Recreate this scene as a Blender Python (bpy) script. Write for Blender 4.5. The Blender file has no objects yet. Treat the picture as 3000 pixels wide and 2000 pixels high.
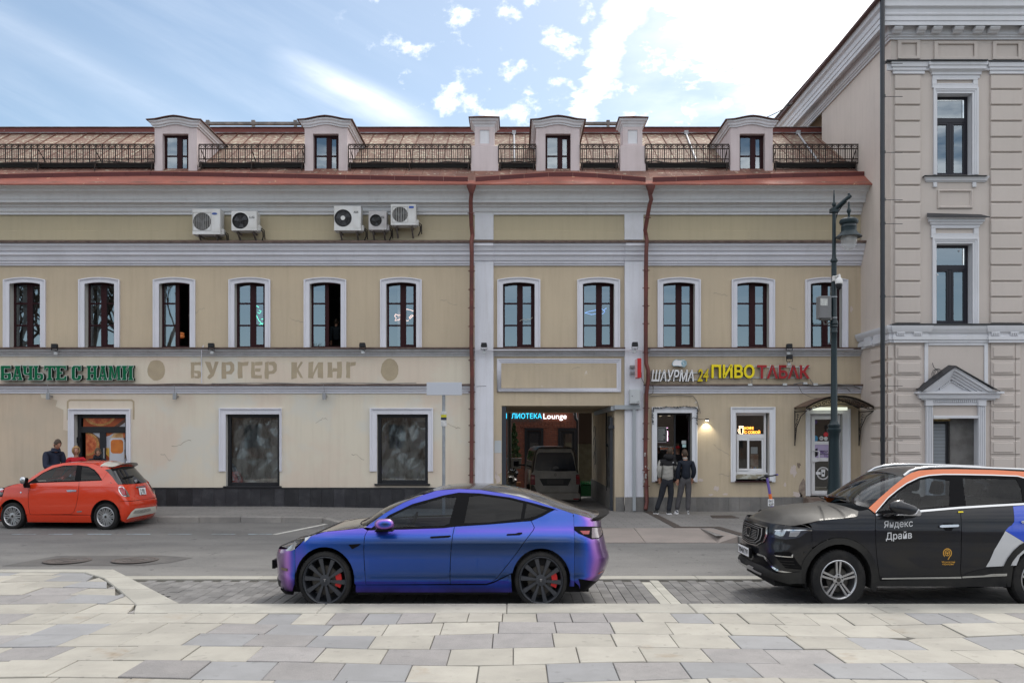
import bpy,bmesh,math,random
from mathutils import Vector,Matrix
from mathutils.geometry import delaunay_2d_cdt
rad=math.radians
sc=bpy.context.scene
COL=sc.collection
# ------------------------------------------------------------------ camera, world, sun, exposure
F,CX,CY,H=2540.0,1508.0,1280.0,2.27
def wx(px,d): return (px -CX)*d /F
def wz(py,d): return H +(CY -py)*d /F
cam=bpy.data.cameras.new('camera')
cam.sensor_width=36; cam.lens=F /3000 *36
cam.shift_x=-(CX -1500)/3000; cam.shift_y=(CY -1000)/3000
cam.clip_end=3000
camo=bpy.data.objects.new('camera',cam); COL.objects.link(camo)
camo.location=(0,0,H); camo.rotation_euler=(rad(90),0,0)
sc.camera=camo
SUN_EL,SUN_AZ=52.0,28.0          # the sun stands beyond the houses, to the right, behind thin cloud
w=bpy.data.worlds.new('World'); sc.world=w; w.use_nodes=True
class NT:
    def __init__(s,nt): s.nt=nt
    def n(s,typ,**kw):
        nd=s.nt.nodes.new(typ)
        for k,v in kw.items():
            if k.startswith('i_'): nd.inputs[k[2:].replace('_',' ')].default_value=v
            else: setattr(nd,k,v)
        return nd
    def l(s,a,b): s.nt.links.new(a,b)
    def put(s,sock,v):
        if hasattr(v,'is_output') or isinstance(v,bpy.types.NodeSocket): s.l(v,sock)
        else: sock.default_value=v
    def m(s,op,a,b=0.0,c=0.0,clamp=False):
        nd=s.nt.nodes.new('ShaderNodeMath'); nd.operation=op; nd.use_clamp=clamp
        s.put(nd.inputs[0],a); s.put(nd.inputs[1],b)
        if op in ('MULTIPLY_ADD','SMOOTH_MAX','COMPARE','WRAP'): s.put(nd.inputs[2],c)
        return nd.outputs[0]
    def ss(s,v,a,b):
        nd=s.nt.nodes.new('ShaderNodeMapRange'); nd.interpolation_type='SMOOTHSTEP'
        s.put(nd.inputs[0],v); s.put(nd.inputs[1],a); s.put(nd.inputs[2],b)
        return nd.outputs[0]
    def mix(s,f,a,b,bt='MIX'):
        nd=s.nt.nodes.new('ShaderNodeMix'); nd.data_type='RGBA'; nd.blend_type=bt
        s.put(nd.inputs[0],f); s.put(nd.inputs[6],a); s.put(nd.inputs[7],b)
        return nd.outputs[2]
    def noise(s,vec,scale,detail=4.0,rough=.55,dist=0.0):
        nd=s.nt.nodes.new('ShaderNodeTexNoise')
        if vec is not None: s.l(vec,nd.inputs['Vector'])
        nd.inputs['Scale'].default_value=scale; nd.inputs['Detail'].default_value=detail
        nd.inputs['Roughness'].default_value=rough; nd.inputs['Distortion'].default_value=dist
        return nd.outputs[0]
    def comb(s,x,y,z):
        nd=s.nt.nodes.new('ShaderNodeCombineXYZ')
        for i,v in enumerate((x,y,z)): s.put(nd.inputs[i],v)
        return nd.outputs[0]
def make_world():
    nt=w.node_tree
    for nd in list(nt.nodes): nt.nodes.remove(nd)
    g=NT(nt)
    sky=g.n('ShaderNodeTexSky',sky_type='NISHITA',sun_disc=False)
    sky.sun_elevation=rad(SUN_EL); sky.sun_rotation=rad(SUN_AZ)
    sky.air_density=1.0; sky.dust_density=1.2; sky.ozone_density=1.3; sky.altitude=100
    tc=g.n('ShaderNodeTexCoord')
    sp=g.n('ShaderNodeSeparateXYZ'); g.l(tc.outputs['Generated'],sp.inputs[0])
    x,y,z=sp.outputs
    # two flat cloud decks, each seen in perspective: position on the deck = direction / height
    zz=g.m('MAXIMUM',z,0.035)
    deck=g.comb(g.m('DIVIDE',x,zz),g.m('DIVIDE',y,zz),0.0)
    yy=g.m('MAXIMUM',y,0.05)
    u=g.m('DIVIDE',x,yy); v=g.m('DIVIDE',z,yy)
    front=g.ss(y,.1,.35)
    n1=g.noise(deck,2.6,9,.6,.15); n2=g.noise(deck,9.0,7,.6,.2); n3=g.noise(deck,.55,3,.5)
    # large bank, in front to the right and running on to the right and up
    jag=g.m('MULTIPLY',g.m('SUBTRACT',n2,.5),.16)
    jag=g.m('ADD',jag,g.m('MULTIPLY',g.m('SUBTRACT',n1,.5),.10))
    du=g.m('SUBTRACT',u,.205); dv=g.m('SUBTRACT',v,.405)
    e1=g.m('ADD',g.m('MULTIPLY',du,1.0),g.m('MULTIPLY',dv,.25))
    e2=g.m('ADD',dv,g.m('MULTIPLY',du,.12))
    bank=g.m('MULTIPLY',g.ss(g.m('ADD',e1,jag),-.012,.012),g.ss(g.m('ADD',e2,jag),-.018,.03))
    bank=g.m('MULTIPLY',bank,front)
    # veil below the bank
    veil=g.m('MULTIPLY',g.m('MULTIPLY',g.ss(u,.06,.3),front),.55)
    # torn streak climbing to the right
    ax=g.m('SUBTRACT',u,g.m('MULTIPLY_ADD',g.m('SUBTRACT',v,.37),.42,.078))
    ax=g.m('ADD',ax,g.m('MULTIPLY',jag,.35))
    wdt=g.m('MULTIPLY_ADD',g.m('SUBTRACT',v,.36),.10,.013)
    streak=g.m('SUBTRACT',1.0,g.ss(g.m('DIVIDE',g.m('ABSOLUTE',ax),wdt),.45,1.25))
    streak=g.m('MULTIPLY',g.m('MULTIPLY',streak,front),g.ss(g.m('ADD',g.m('MULTIPLY',n1,.6),g.m('MULTIPLY',n2,.5)),.36,.66))
    # small puffs, scattered
    n4=g.noise(g.comb(u,g.m('MULTIPLY',v,1.2),0.0),21.0,7,.6,.1); thr=g.m('MULTIPLY_ADD',g.ss(u,-.22,.0),-.06,.565)
    puff=g.ss(g.m('ADD',g.m('MULTIPLY',n4,.85),g.m('MULTIPLY',n1,.15)),thr,g.m('ADD',thr,.17))
    puff=g.m('MULTIPLY',g.m('MULTIPLY',puff,g.ss(u,-.24,-.1)),front)
    # wispy high cloud, combed from upper left to lower right
    a=g.m('ADD',g.m('MULTIPLY',u,.52),v); b=g.m('SUBTRACT',u,g.m('MULTIPLY',v,.5))
    wn=g.noise(g.comb(g.m('MULTIPLY',a,22.0),g.m('MULTIPLY',b,2.6),3.1),1.0,5,.55,.3)
    wis=g.m('MULTIPLY',g.ss(wn,.38,.95),g.m('SUBTRACT',1.0,g.ss(u,-.2,-.06)))
    c1=g.m('SUBTRACT',1.0,g.ss(g.m('ABSOLUTE',g.m('SUBTRACT',a,.165)),.0,.05))
    wis=g.m('MULTIPLY',g.m('ADD',g.m('MULTIPLY',wis,.12),g.m('MULTIPLY',c1,.06)),front)
    tail=g.m('MULTIPLY',g.m('SUBTRACT',1.0,g.ss(g.m('ABSOLUTE',g.m('ADD',g.m('SUBTRACT',v,.392),g.m('MULTIPLY',g.m('ADD',u,.18),.42))),.0,.034)),
               g.m('SUBTRACT',1.0,g.ss(g.m('ABSOLUTE',g.m('ADD',u,.185)),.03,.12)))
    tail=g.m('MULTIPLY',g.m('MULTIPLY',tail,g.ss(wn,.2,.7)),front)
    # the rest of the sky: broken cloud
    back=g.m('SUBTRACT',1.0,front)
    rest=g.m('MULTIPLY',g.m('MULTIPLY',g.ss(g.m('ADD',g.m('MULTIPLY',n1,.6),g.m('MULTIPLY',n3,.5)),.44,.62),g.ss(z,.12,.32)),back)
    upw=g.m('MULTIPLY',g.ss(z,.5,.62),g.ss(n1,.38,.6))
    mask=bank
    for q in (streak,puff,rest,upw,wis,g.m('MULTIPLY',tail,.5)): mask=g.m('MAXIMUM',mask,q)
    mask=g.m('MAXIMUM',mask,g.m('MULTIPLY',veil,g.ss(n1,.3,.7)))
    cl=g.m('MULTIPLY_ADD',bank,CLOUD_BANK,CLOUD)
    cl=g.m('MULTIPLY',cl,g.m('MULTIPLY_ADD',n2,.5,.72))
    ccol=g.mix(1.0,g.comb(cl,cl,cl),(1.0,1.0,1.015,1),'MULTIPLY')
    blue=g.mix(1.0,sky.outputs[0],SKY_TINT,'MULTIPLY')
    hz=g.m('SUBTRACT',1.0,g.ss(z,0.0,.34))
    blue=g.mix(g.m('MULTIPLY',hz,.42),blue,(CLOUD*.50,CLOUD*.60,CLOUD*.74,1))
    out=g.mix(mask,blue,ccol)
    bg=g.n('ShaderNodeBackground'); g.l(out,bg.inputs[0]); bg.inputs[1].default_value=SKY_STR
    o=g.n('ShaderNodeOutputWorld'); g.l(bg.outputs[0],o.inputs[0])
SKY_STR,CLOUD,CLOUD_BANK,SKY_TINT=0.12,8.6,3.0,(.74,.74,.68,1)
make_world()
sun=bpy.data.lights.new('sun','SUN'); sun.energy=1.25; sun.angle=rad(12); sun.color=(1,.95,.87)
suno=bpy.data.objects.new('sun',sun); COL.objects.link(suno)
dv=Vector((math.sin(rad(SUN_AZ))*math.cos(rad(SUN_EL)),math.cos(rad(SUN_AZ))*math.cos(rad(SUN_EL)),math.sin(rad(SUN_EL))))
suno.rotation_euler=dv.to_track_quat('Z','Y').to_euler(); suno.location=(10,30,40)
vs=sc.view_settings
sc.display_settings.display_device='sRGB'
vs.view_transform='Standard'; vs.look='None'; vs.gamma=1; vs.exposure=0.9
vs.use_curve_mapping=False
sc.cycles.use_denoising=True
sc.cycles.max_bounces=8; sc.cycles.transparent_max_bounces=12; sc.cycles.glossy_bounces=4
sc.cycles.sample_clamp_indirect=6
# ------------------------------------------------------------------ helpers
RN=random.Random(11)
def lin(r,g,b):
    f=lambda c: c/12.92/255 if c <= 10.3 else ((c/255+.055)/1.055)**2.4
    return (f(r),f(g),f(b),1)
def mat(name,col,rough=.75,metal=0.0,col2=None,vs=1.5,lo=.35,hi=.65,bump=0.0,bs=40.0,rnd=0.0,spec=.4,coat=0.0,
        fine=0.0,fs=60.0,streak=0.0,emit=0.0,speck=None,spk=(30.,.62,.68),stretch=None,worldspace=False,spots=0):
    """procedural principled material: two-tone noise, fine grain, rain streaks, specks, bump, per-object brightness"""
    m=bpy.data.materials.new(name); m.use_nodes=True
    g=NT(m.node_tree); p=m.node_tree.nodes['Principled BSDF']
    col=tuple(col[:3])+(1,)
    tc=g.n('ShaderNodeTexCoord'); vec=tc.outputs['Object']
    if worldspace:
        ge=g.n('ShaderNodeNewGeometry'); vec=ge.outputs['Position']
    if stretch:
        mp=g.n('ShaderNodeMapping'); g.l(vec,mp.inputs[0]); mp.inputs['Scale'].default_value=stretch; vec2=mp.outputs[0]
    else: vec2=vec
    c=col; used=False
    if col2 is not None:
        nz=g.noise(vec2,vs,6,.6)
        c=g.mix(g.ss(nz,lo,hi),col,tuple(col2[:3])+(1,)); used=True
    if streak:
        mp=g.n('ShaderNodeMapping'); g.l(vec,mp.inputs[0]); mp.inputs['Scale'].default_value=(7,7,.5)
        s=g.ss(g.noise(mp.outputs[0],1.0,5,.65),.42,.75)
        c=g.mix(g.m('MULTIPLY',s,streak),c,(col[0]*.5,col[1]*.46,col[2]*.42,1)); used=True
    if fine:
        nz=g.noise(vec,fs,3,.6)
        k=g.m('MULTIPLY_ADD',g.m('SUBTRACT',nz,.5),fine*2,1.0)
        c=g.mix(1.0,c,g.comb(k,k,k),'MULTIPLY'); used=True
    if speck:
        s=g.ss(g.noise(vec,spk[0],5,.6),spk[1],spk[2])
        c=g.mix(s,c,tuple(speck[:3])+(1,)); used=True
    if spots:
        s=g.ss(g.noise(vec,9.,2,.4),.66,.72); c=g.mix(g.m('MULTIPLY',s,spots),c,(.05,.047,.042,1)); used=True
        s=g.ss(g.noise(vec,.9,5,.7),.5,.75); c=g.mix(g.m('MULTIPLY',s,spots*.6),c,(col[0]*.6,col[1]*.58,col[2]*.54,1))
    if rnd:
        oi=g.n('ShaderNodeObjectInfo')
        k=g.m('MULTIPLY_ADD',g.m('SUBTRACT',oi.outputs['Random'],.5),rnd*2,1.0)
        c=g.mix(1.0,c,g.comb(k,k,k),'MULTIPLY'); used=True
    if used: g.l(c,p.inputs['Base Color'])
    else: p.inputs['Base Color'].default_value=col
    p.inputs['Roughness'].default_value=rough; p.inputs['Metallic'].default_value=metal
    p.inputs['Specular IOR Level'].default_value=spec
    if coat: p.inputs['Coat Weight'].default_value=coat; p.inputs['Coat Roughness'].default_value=.04
    if emit:
        p.inputs['Emission Color'].default_value=col; p.inputs['Emission Strength'].default_value=emit
    if bump:
        b=g.n('ShaderNodeBump'); b.inputs['Strength'].default_value=min(1,bump*2); b.inputs['Distance'].default_value=.02*bump
        g.l(g.noise(vec,bs,5,.6),b.inputs['Height']); g.l(b.outputs[0],p.inputs['Normal'])
    return m
def glass(name,refl,tint,rough=.012,wob=0.0,blue=(1,1,1,1),ior=1.5):
    """coated window glass: reflects more towards grazing, lets the rest through tinted"""
    m=bpy.data.materials.new(name); m.use_nodes=True
    nt=m.node_tree; g=NT(nt); nt.nodes.remove(nt.nodes['Principled BSDF'])
    out=nt.nodes['Material Output']
    fr=g.n('ShaderNodeFresnel'); fr.inputs[0].default_value=ior
    gl=g.n('ShaderNodeBsdfGlossy'); gl.inputs['Roughness'].default_value=rough; gl.inputs['Color'].default_value=blue
    tr=g.n('ShaderNodeBsdfTransparent'); tr.inputs[0].default_value=tuple(tint)+(1,)
    if wob:
        b=g.n('ShaderNodeBump'); b.inputs['Strength'].default_value=wob; b.inputs['Distance'].default_value=.02
        tc=g.n('ShaderNodeTexCoord'); g.l(g.noise(tc.outputs['Object'],1.3,2),b.inputs['Height']); g.l(b.outputs[0],gl.inputs['Normal'])
    f=g.m('ADD',g.m('MULTIPLY',fr.outputs[0],1.0 -refl),refl)
    mx=g.n('ShaderNodeMixShader'); g.l(f,mx.inputs[0]); g.l(tr.outputs[0],mx.inputs[1]); g.l(gl.outputs[0],mx.inputs[2])
    g.l(mx.outputs[0],out.inputs[0])
    return m
class MB:
    def __init__(s): s.v=[]; s.f=[]; s.m=[]; s.cm=0
    def add(s,vs,fs):
        o=len(s.v); s.v += [tuple(q) for q in vs]
        for f in fs: s.f.append(tuple(i +o for i in f)); s.m.append(s.cm)
        return s
    def box(s,x0,x1,y0,y1,z0,z1):
        v=[(x0,y0,z0),(x1,y0,z0),(x1,y1,z0),(x0,y1,z0),(x0,y0,z1),(x1,y0,z1),(x1,y1,z1),(x0,y1,z1)]
        return s.add(v,[(0,3,2,1),(4,5,6,7),(0,1,5,4),(1,2,6,5),(2,3,7,6),(3,0,4,7)])
    def prism(s,poly,a,b,ax='y'):
        """polygon in the plane across axis ax, from a to b along it"""
        f={'y': lambda p,t: (p[0],t,p[1]),'x': lambda p,t: (t,p[0],p[1]),'z': lambda p,t: (p[0],p[1],t)}[ax]
        n=len(poly); v=[f(p,a) for p in poly]+[f(p,b) for p in poly]
        fs=[tuple(range(n)),tuple(range(2*n-1,n-1,-1))]
        fs += [(i,i+n,(i+1) % n +n,(i+1) % n) for i in range(n)]
        return s.add(v,fs)
    def tube(s,pts,r,n=8,cap=True):
        pts=[Vector(p) for p in pts]; rs=r if isinstance(r,(list,tuple)) else [r]*len(pts)
        vs=[]; fs=[]; up=None
        for i,p in enumerate(pts):
            t=(pts[min(i+1,len(pts)-1)]-pts[max(i-1,0)])
            t=t.normalized() if t.length > 1e-9 else Vector((0,0,1))
            if up is None: up=Vector((0,0,1)) if abs(t.z) < .9 else Vector((1,0,0))
            a=t.cross(up); a=a.normalized() if a.length > 1e-6 else t.orthogonal().normalized()
            b=t.cross(a).normalized(); up=a.cross(t)
            for k in range(n):
                q=2*math.pi*k/n; vs.append(p +a*(math.cos(q)*rs[i])+b*(math.sin(q)*rs[i]))
        for i in range(len(pts)-1):
            for k in range(n): fs.append((i*n+k,i*n+(k+1) % n,(i+1)*n+(k+1) % n,(i+1)*n+k))
        if cap: fs += [tuple(range(n-1,-1,-1)),tuple(range((len(pts)-1)*n,len(pts)*n))]
        return s.add(vs,fs)
    def lathe(s,prof,c,n=20,ax='z',a0=0,a1=2*math.pi):
        full=abs(a1-a0-2*math.pi) < 1e-6; m=n if full else n+1
        vs=[]
        for r,h in prof:
            for k in range(m):
                q=a0 +(a1-a0)*k/n; u,w_=r*math.cos(q),r*math.sin(q)
                vs.append({'z': (c[0]+u,c[1]+w_,c[2]+h),'y': (c[0]+u,c[1]+h,c[2]+w_),'x': (c[0]+h,c[1]+u,c[2]+w_)}[ax])
        fs=[]
        for i in range(len(prof)-1):
            for k in range(n):
                k2=(k+1) % m
                fs.append((i*m+k,i*m+k2,(i+1)*m+k2,(i+1)*m+k))
        return s.add(vs,fs)
    def strip(s,prof,x0,x1,caps=True,ax='x'):
        """moulding: profile [(y, z)] run along x (or [(x, z)] along y)"""
        n=len(prof); f=(lambda p,t: (t,p[0],p[1])) if ax == 'x' else (lambda p,t: (p[0],t,p[1]))
        v=[f(p,x0) for p in prof]+[f(p,x1) for p in prof]
        fs=[(i,i+1,i+1+n,i+n) for i in range(n-1)]
        if caps: fs += [tuple(range(n)),tuple(range(2*n-1,n-1,-1))]
        return s.add(v,fs)
    def grid(s,fn,nu,nv):
        vs=[fn(i/nu,j/nv) for i in range(nu+1) for j in range(nv+1)]
        fs=[(i*(nv+1)+j,(i+1)*(nv+1)+j,(i+1)*(nv+1)+j+1,i*(nv+1)+j+1) for i in range(nu) for j in range(nv)]
        return s.add(vs,fs)
    def ball(s,c,rx,ry=None,rz=None,n=12):
        ry=rx if ry is None else ry; rz=rx if rz is None else rz
        return s.grid(lambda u,v: (c[0]+rx*math.cos(u*2*math.pi)*math.sin(v*math.pi),c[1]+ry*math.sin(u*2*math.pi)*math.sin(v*math.pi),c[2]+rz*math.cos(v*math.pi)),n,max(4,n*2//3))
    def xf(s,M,start=0):
        s.v=s.v[:start]+[tuple(M @ Vector(q)) for q in s.v[start:]]; return s
    def build(s,name,mats,parent=None,smooth=None,bevel=0.0,recalc=True):
        me=bpy.data.meshes.new(name); me.from_pydata(s.v,[],s.f)
        mats=mats if isinstance(mats,(list,tuple)) else [mats]
        for q in mats: me.materials.append(q)
        me.polygons.foreach_set('material_index',s.m)
        if recalc or bevel:
            bm=bmesh.new(); bm.from_mesh(me)
            bmesh.ops.remove_doubles(bm,verts=bm.verts,dist=1e-5)
            if bevel:
                ed=[e for e in bm.edges if len(e.link_faces) == 2 and e.calc_face_angle(0) > .6]
                bmesh.ops.bevel(bm,geom=ed,offset=bevel,segments=1,affect='EDGES',clamp_overlap=True)
            bmesh.ops.recalc_face_normals(bm,faces=bm.faces)
            bm.to_mesh(me); bm.free()
        if smooth:
            me.shade_smooth(); me.set_sharp_from_angle(angle=rad(smooth))
        return link(name,me,parent)
LOCAL=set()
def link(name,me,parent=None):
    o=bpy.data.objects.new(name,me); COL.objects.link(o)
    if parent is not None:
        o.parent=parent
        if parent.type == 'EMPTY' and parent.name not in LOCAL: o.location=-Vector(parent.location)
    return o
def tag(o,label=None,cat=None,group=None,kind=None):
    if label: o['label']=label
    if cat: o['category']=cat
    if group: o['group']=group
    if kind: o['kind']=kind
    return o
def thing(name,label,cat,loc=(0,0,0),group=None,local=False,rz=0.0):
    """an Empty at the base of a thing; its parts are built in world space, or (local) round its base"""
    o=bpy.data.objects.new(name,None); COL.objects.link(o); o.location=loc; o.rotation_euler=(0,0,rz)
    o.empty_display_size=.2
    if local: LOCAL.add(o.name)
    return tag(o,label,cat,group)
def copy_tree(o,parent=None):
    c=o.copy(); COL.objects.link(c)
    if parent is not None: c.parent=parent
    if o.name in LOCAL: LOCAL.add(c.name)
    for ch in list(o.children): copy_tree(ch,c)
    return c
def text_mesh(s,off=0.0,ext=.1):
    cu=bpy.data.curves.new('txt','FONT'); cu.body=s; cu.size=1; cu.extrude=ext; cu.offset=off; cu.resolution_u=3
    ob=bpy.data.objects.new('txt',cu); COL.objects.link(ob)
    dg=bpy.context.evaluated_depsgraph_get()
    me=bpy.data.meshes.new_from_object(ob.evaluated_get(dg)); bpy.data.objects.remove(ob); bpy.data.curves.remove(cu)
    return me
def text(name,s,x0,x1,z0,z1,y,m,parent=None,depth=.02,off=0.0,M=None,slant=0.0):
    """lettering fitted to the box x0..x1, z0..z1, facing -y, its front at y"""
    me=text_mesh(s,off)
    co=[v.co.copy() for v in me.vertices]
    ax,bx=min(c.x for c in co),max(c.x for c in co); ay,by=min(c.y for c in co),max(c.y for c in co)
    for v,c in zip(me.vertices,co):
        t=(c.y-ay)/(by-ay)
        q=Vector((x0+(c.x-ax)/(bx-ax)*(x1-x0)+slant*t,y if c.z > 0 else y+depth,z0+t*(z1-z0)))
        v.co=M @ q if M else q
    me.materials.clear()
    for q in (m if isinstance(m,(list,tuple)) else [m]): me.materials.append(q)
    if isinstance(m,(list,tuple)) and len(m) > 1:
        for p in me.polygons:
            p.material_index=0 if abs(p.normal.z if M is None else 0) < .3 and p.normal.y <-.5 else 1
    me.name=name
    return link(name,me,parent)
def spline(tab):
    """monotone cubic through a table [(x, y), ...]"""
    xs=[p[0] for p in tab]; ys=[p[1] for p in tab]; n=len(xs)
    d=[(ys[i+1]-ys[i])/(xs[i+1]-xs[i]) for i in range(n-1)]
    m=[d[0]]+[0 if d[i-1]*d[i] <= 0 else 2*d[i-1]*d[i]/(d[i-1]+d[i]) for i in range(1,n-1)]+[d[-1]]
    def f(x):
        if x <= xs[0]: return ys[0]
        if x >= xs[-1]: return ys[-1]
        i=0
        while xs[i+1] < x: i += 1
        h=xs[i+1]-xs[i]; t=(x-xs[i])/h
        return (2*t**3-3*t*t+1)*ys[i]+(t**3-2*t*t+t)*h*m[i]+(-2*t**3+3*t*t)*ys[i+1]+(t**3-t*t)*h*m[i+1]
    return f
def lerp(a,b,t): return a +(b-a)*t
def clamp(v,a=0.,b=1.): return max(a,min(b,v))
def dens(P,st):
    out=[]
    for i in range(len(P)):
        a,b=Vector(P[i]),Vector(P[(i+1) % len(P)]); n=max(1,int((b-a).length/st))
        out += [tuple(a.lerp(b,k/n)) for k in range(n)]
    return out
# ------------------------------------------------------------------ ground, road, pavements
M={}
M['ground']=mat('ground',(.10,.10,.095),.9,col2=(.14,.135,.12),vs=.3)
M['asphalt']=mat('asphalt',(.115,.112,.109),.88,col2=(.17,.165,.157),vs=.8,lo=.3,hi=.7,stretch=(.35,1.2,1),fine=.42,fs=75,bump=.35,bs=180,speck=(.075,.072,.07),spk=(5,.63,.72),spots=.35)
M['patch']=mat('asphalt_patch',(.075,.071,.07),.85,col2=(.10,.095,.09),vs=2,fine=.4,fs=75,bump=.3,bs=180)
M['slab_cream']=mat('slab_cream',(.325,.308,.268),.8,col2=(.28,.265,.232),vs=2.2,fine=.13,fs=130,rnd=.10,spots=.2,bump=.15,bs=120,speck=(.235,.185,.13),spk=(1.7,.60,.80))
M['slab_grey']=mat('slab_grey',(.225,.226,.230),.75,col2=(.20,.20,.203),vs=2.5,fine=.18,fs=150,rnd=.12,spots=.2,bump=.15,bs=120)
M['slab_mauve']=mat('slab_mauve',(.240,.228,.222),.8,col2=(.205,.196,.192),vs=3,fine=.42,fs=110,rnd=.10,spots=.15,bump=.25,bs=140)
M['kerb_pale']=mat('kerb_pale',(.325,.312,.275),.8,col2=(.27,.26,.23),vs=1.6,fine=.14,fs=120,rnd=.06,bump=.15,bs=120,spots=.2)
M['joint']=mat('joint',(.085,.08,.07),.95)
M['paver']=mat('paver',(.165,.16,.155),.85,col2=(.125,.122,.12),vs=2,fine=.25,fs=120,rnd=.2,worldspace=True,spots=.2,bump=.2,bs=120)
M['paver_pale']=mat('paver_pale',(.34,.33,.29),.85,fine=.2,fs=120,rnd=.12)
M['granite']=mat('granite_kerb',(.27,.255,.235),.8,col2=(.20,.19,.18),vs=1.5,fine=.25,fs=90,rnd=.1,bump=.2,bs=100)
M['granite_pink']=mat('granite_pink',(.285,.245,.22),.8,col2=(.24,.21,.19),vs=1.2,fine=.28,fs=110,rnd=.06,bump=.15,bs=120)
M['channel']=mat('channel_iron',(.075,.06,.052),.8,fine=.4,fs=60,bump=.5,bs=90)
M['iron']=mat('cast_iron',(.085,.070,.063),.75,col2=(.06,.053,.05),vs=5,bump=.3,bs=80)
M['white_paint']=mat('road_paint',(.58,.57,.53),.8,col2=(.40,.39,.36),vs=5,fine=.3,fs=50)
M['blue_paint']=mat('road_paint_blue',(.30,.37,.42),.8,col2=(.19,.21,.22),vs=4,lo=.4,hi=.6,fine=.3,fs=40)
def brick_ground(name,c1,c2,cj,sx,sy):
    m=bpy.data.materials.new(name); m.use_nodes=True
    g=NT(m.node_tree); p=m.node_tree.nodes['Principled BSDF']
    tc=g.n('ShaderNodeTexCoord'); mp=g.n('ShaderNodeMapping'); g.l(tc.outputs['Object'],mp.inputs[0])
    b=g.n('ShaderNodeTexBrick'); g.l(mp.outputs[0],b.inputs['Vector'])
    b.inputs['Color1'].default_value=c1; b.inputs['Color2'].default_value=c2; b.inputs['Mortar'].default_value=cj
    b.inputs['Scale'].default_value=1; b.inputs['Brick Width'].default_value=sx; b.inputs['Row Height'].default_value=sy
    b.inputs['Mortar Size'].default_value=.006; b.inputs['Bias'].default_value=0
    nz=g.noise(tc.outputs['Object'],.7,6,.65)
    k=g.m('MULTIPLY_ADD',nz,.7,.65)
    nf=g.m('MULTIPLY_ADD',g.noise(tc.outputs['Object'],60,3),.5,.75)
    c=g.mix(1.0,b.outputs[0],g.comb(k,k,k),'MULTIPLY'); c=g.mix(1.0,c,g.comb(nf,nf,nf),'MULTIPLY')
    g.l(c,p.inputs['Base Color']); p.inputs['Roughness'].default_value=.85
    bp=g.n('ShaderNodeBump'); bp.inputs['Distance'].default_value=.01; g.l(b.outputs['Fac'],bp.inputs['Height']); bp.invert=True
    g.l(bp.outputs[0],p.inputs['Normal'])
    return m
M['pavement']=brick_ground('pavement_blocks',(.215,.205,.195,1),(.185,.178,.17,1),(.10,.095,.09,1),.42,.21)
def struct(o): o['kind']='structure'; return o
mb=MB(); S_=1500
mb.add([(-S_,-S_,-.16),(S_,-S_,-.16),(S_,S_,-.16),(-S_,S_,-.16)],[(0,1,2,3)])
struct(mb.build('ground',M['ground'],recalc=False))
def zroad(d): return .22*clamp((d-14)/7.0)
mb=MB()
mb.grid(lambda u,v: (-45+95*u,lerp(14.19,22.2,v),zroad(lerp(14.19,22.2,v))),30,16)
road=struct(mb.build('road',M['asphalt'],smooth=30))
# patch with two covers, painted marks
def on_road(poly,lift): return [(x,d,zroad(d)+lift) for x,d in poly]
mb=MB(); mb.add(on_road([(-8.9,15.05),(-6.5,15.1),(-6.1,15.4),(-5.9,15.9),(-6.6,16.15),(-8.5,16.1)],.005),[(0,1,2,3,4,5)])
mb.build('asphalt_patch',M['patch'],road)
def cover(x,d):
    root=thing('manhole_cover','round iron manhole cover in the dark asphalt patch, ' +('left of the pair' if x <-7.4 else 'right of the pair'),'manhole cover',(x,d,zroad(d)+.006),'manhole covers in the road',local=True)
    m1=MB(); m1.lathe([(.40,0),(.40,.012),(.34,.012),(.335,.004)],(0,0,0),32); m1.build('rim',M['iron'],root,smooth=30)
    m1=MB(); m1.lathe([(.33,.0),(.33,.008),(.27,.008),(.268,.003),(.21,.003),(.208,.009),(.15,.009),(.148,.003),(.08,.003),(.078,.009),(0.001,.009)],(0,0,0),32)
    m1.build('lid',M['iron'],root,smooth=30)
cover(-8.02,15.55); cover(-6.83,15.6)
mb=MB(); mb.add(on_road([(-5.28,18.85),(-5.17,18.85),(-4.42,20.55),(-4.53,20.6)],.005),[(0,1,2,3)])
mb.build('white_line',M['white_paint'],road)
for x in (-10.7,-9.9,-9.05,-8.2,-7.3,-6.35,-5.55):
    mb=MB(); mb.add(on_road([(x-.26,18.86),(x+.26,18.86),(x+.26,18.94),(x-.26,18.94)],.005),[(0,1,2,3)])
    mb.build('blue_dash',M['blue_paint'],road)
# concrete band between asphalt and parking lane
x=-6.46
lane=MB(); lane.add([(-45,10.3,-.03),(45,10.3,-.03),(45,14.3,-.03),(-45,14.3,-.03)],[(0,1,2,3)])
lane=struct(lane.build('parking_lane',M['joint'],recalc=False))
for i in range(12):
    L=2.35; mb=MB(); mb.box(x+.003,x+L-.003,13.87,14.19,-.03,.004); mb.build('kerb_band',M['kerb_pale'],lane,bevel=.004); x += L
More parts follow.
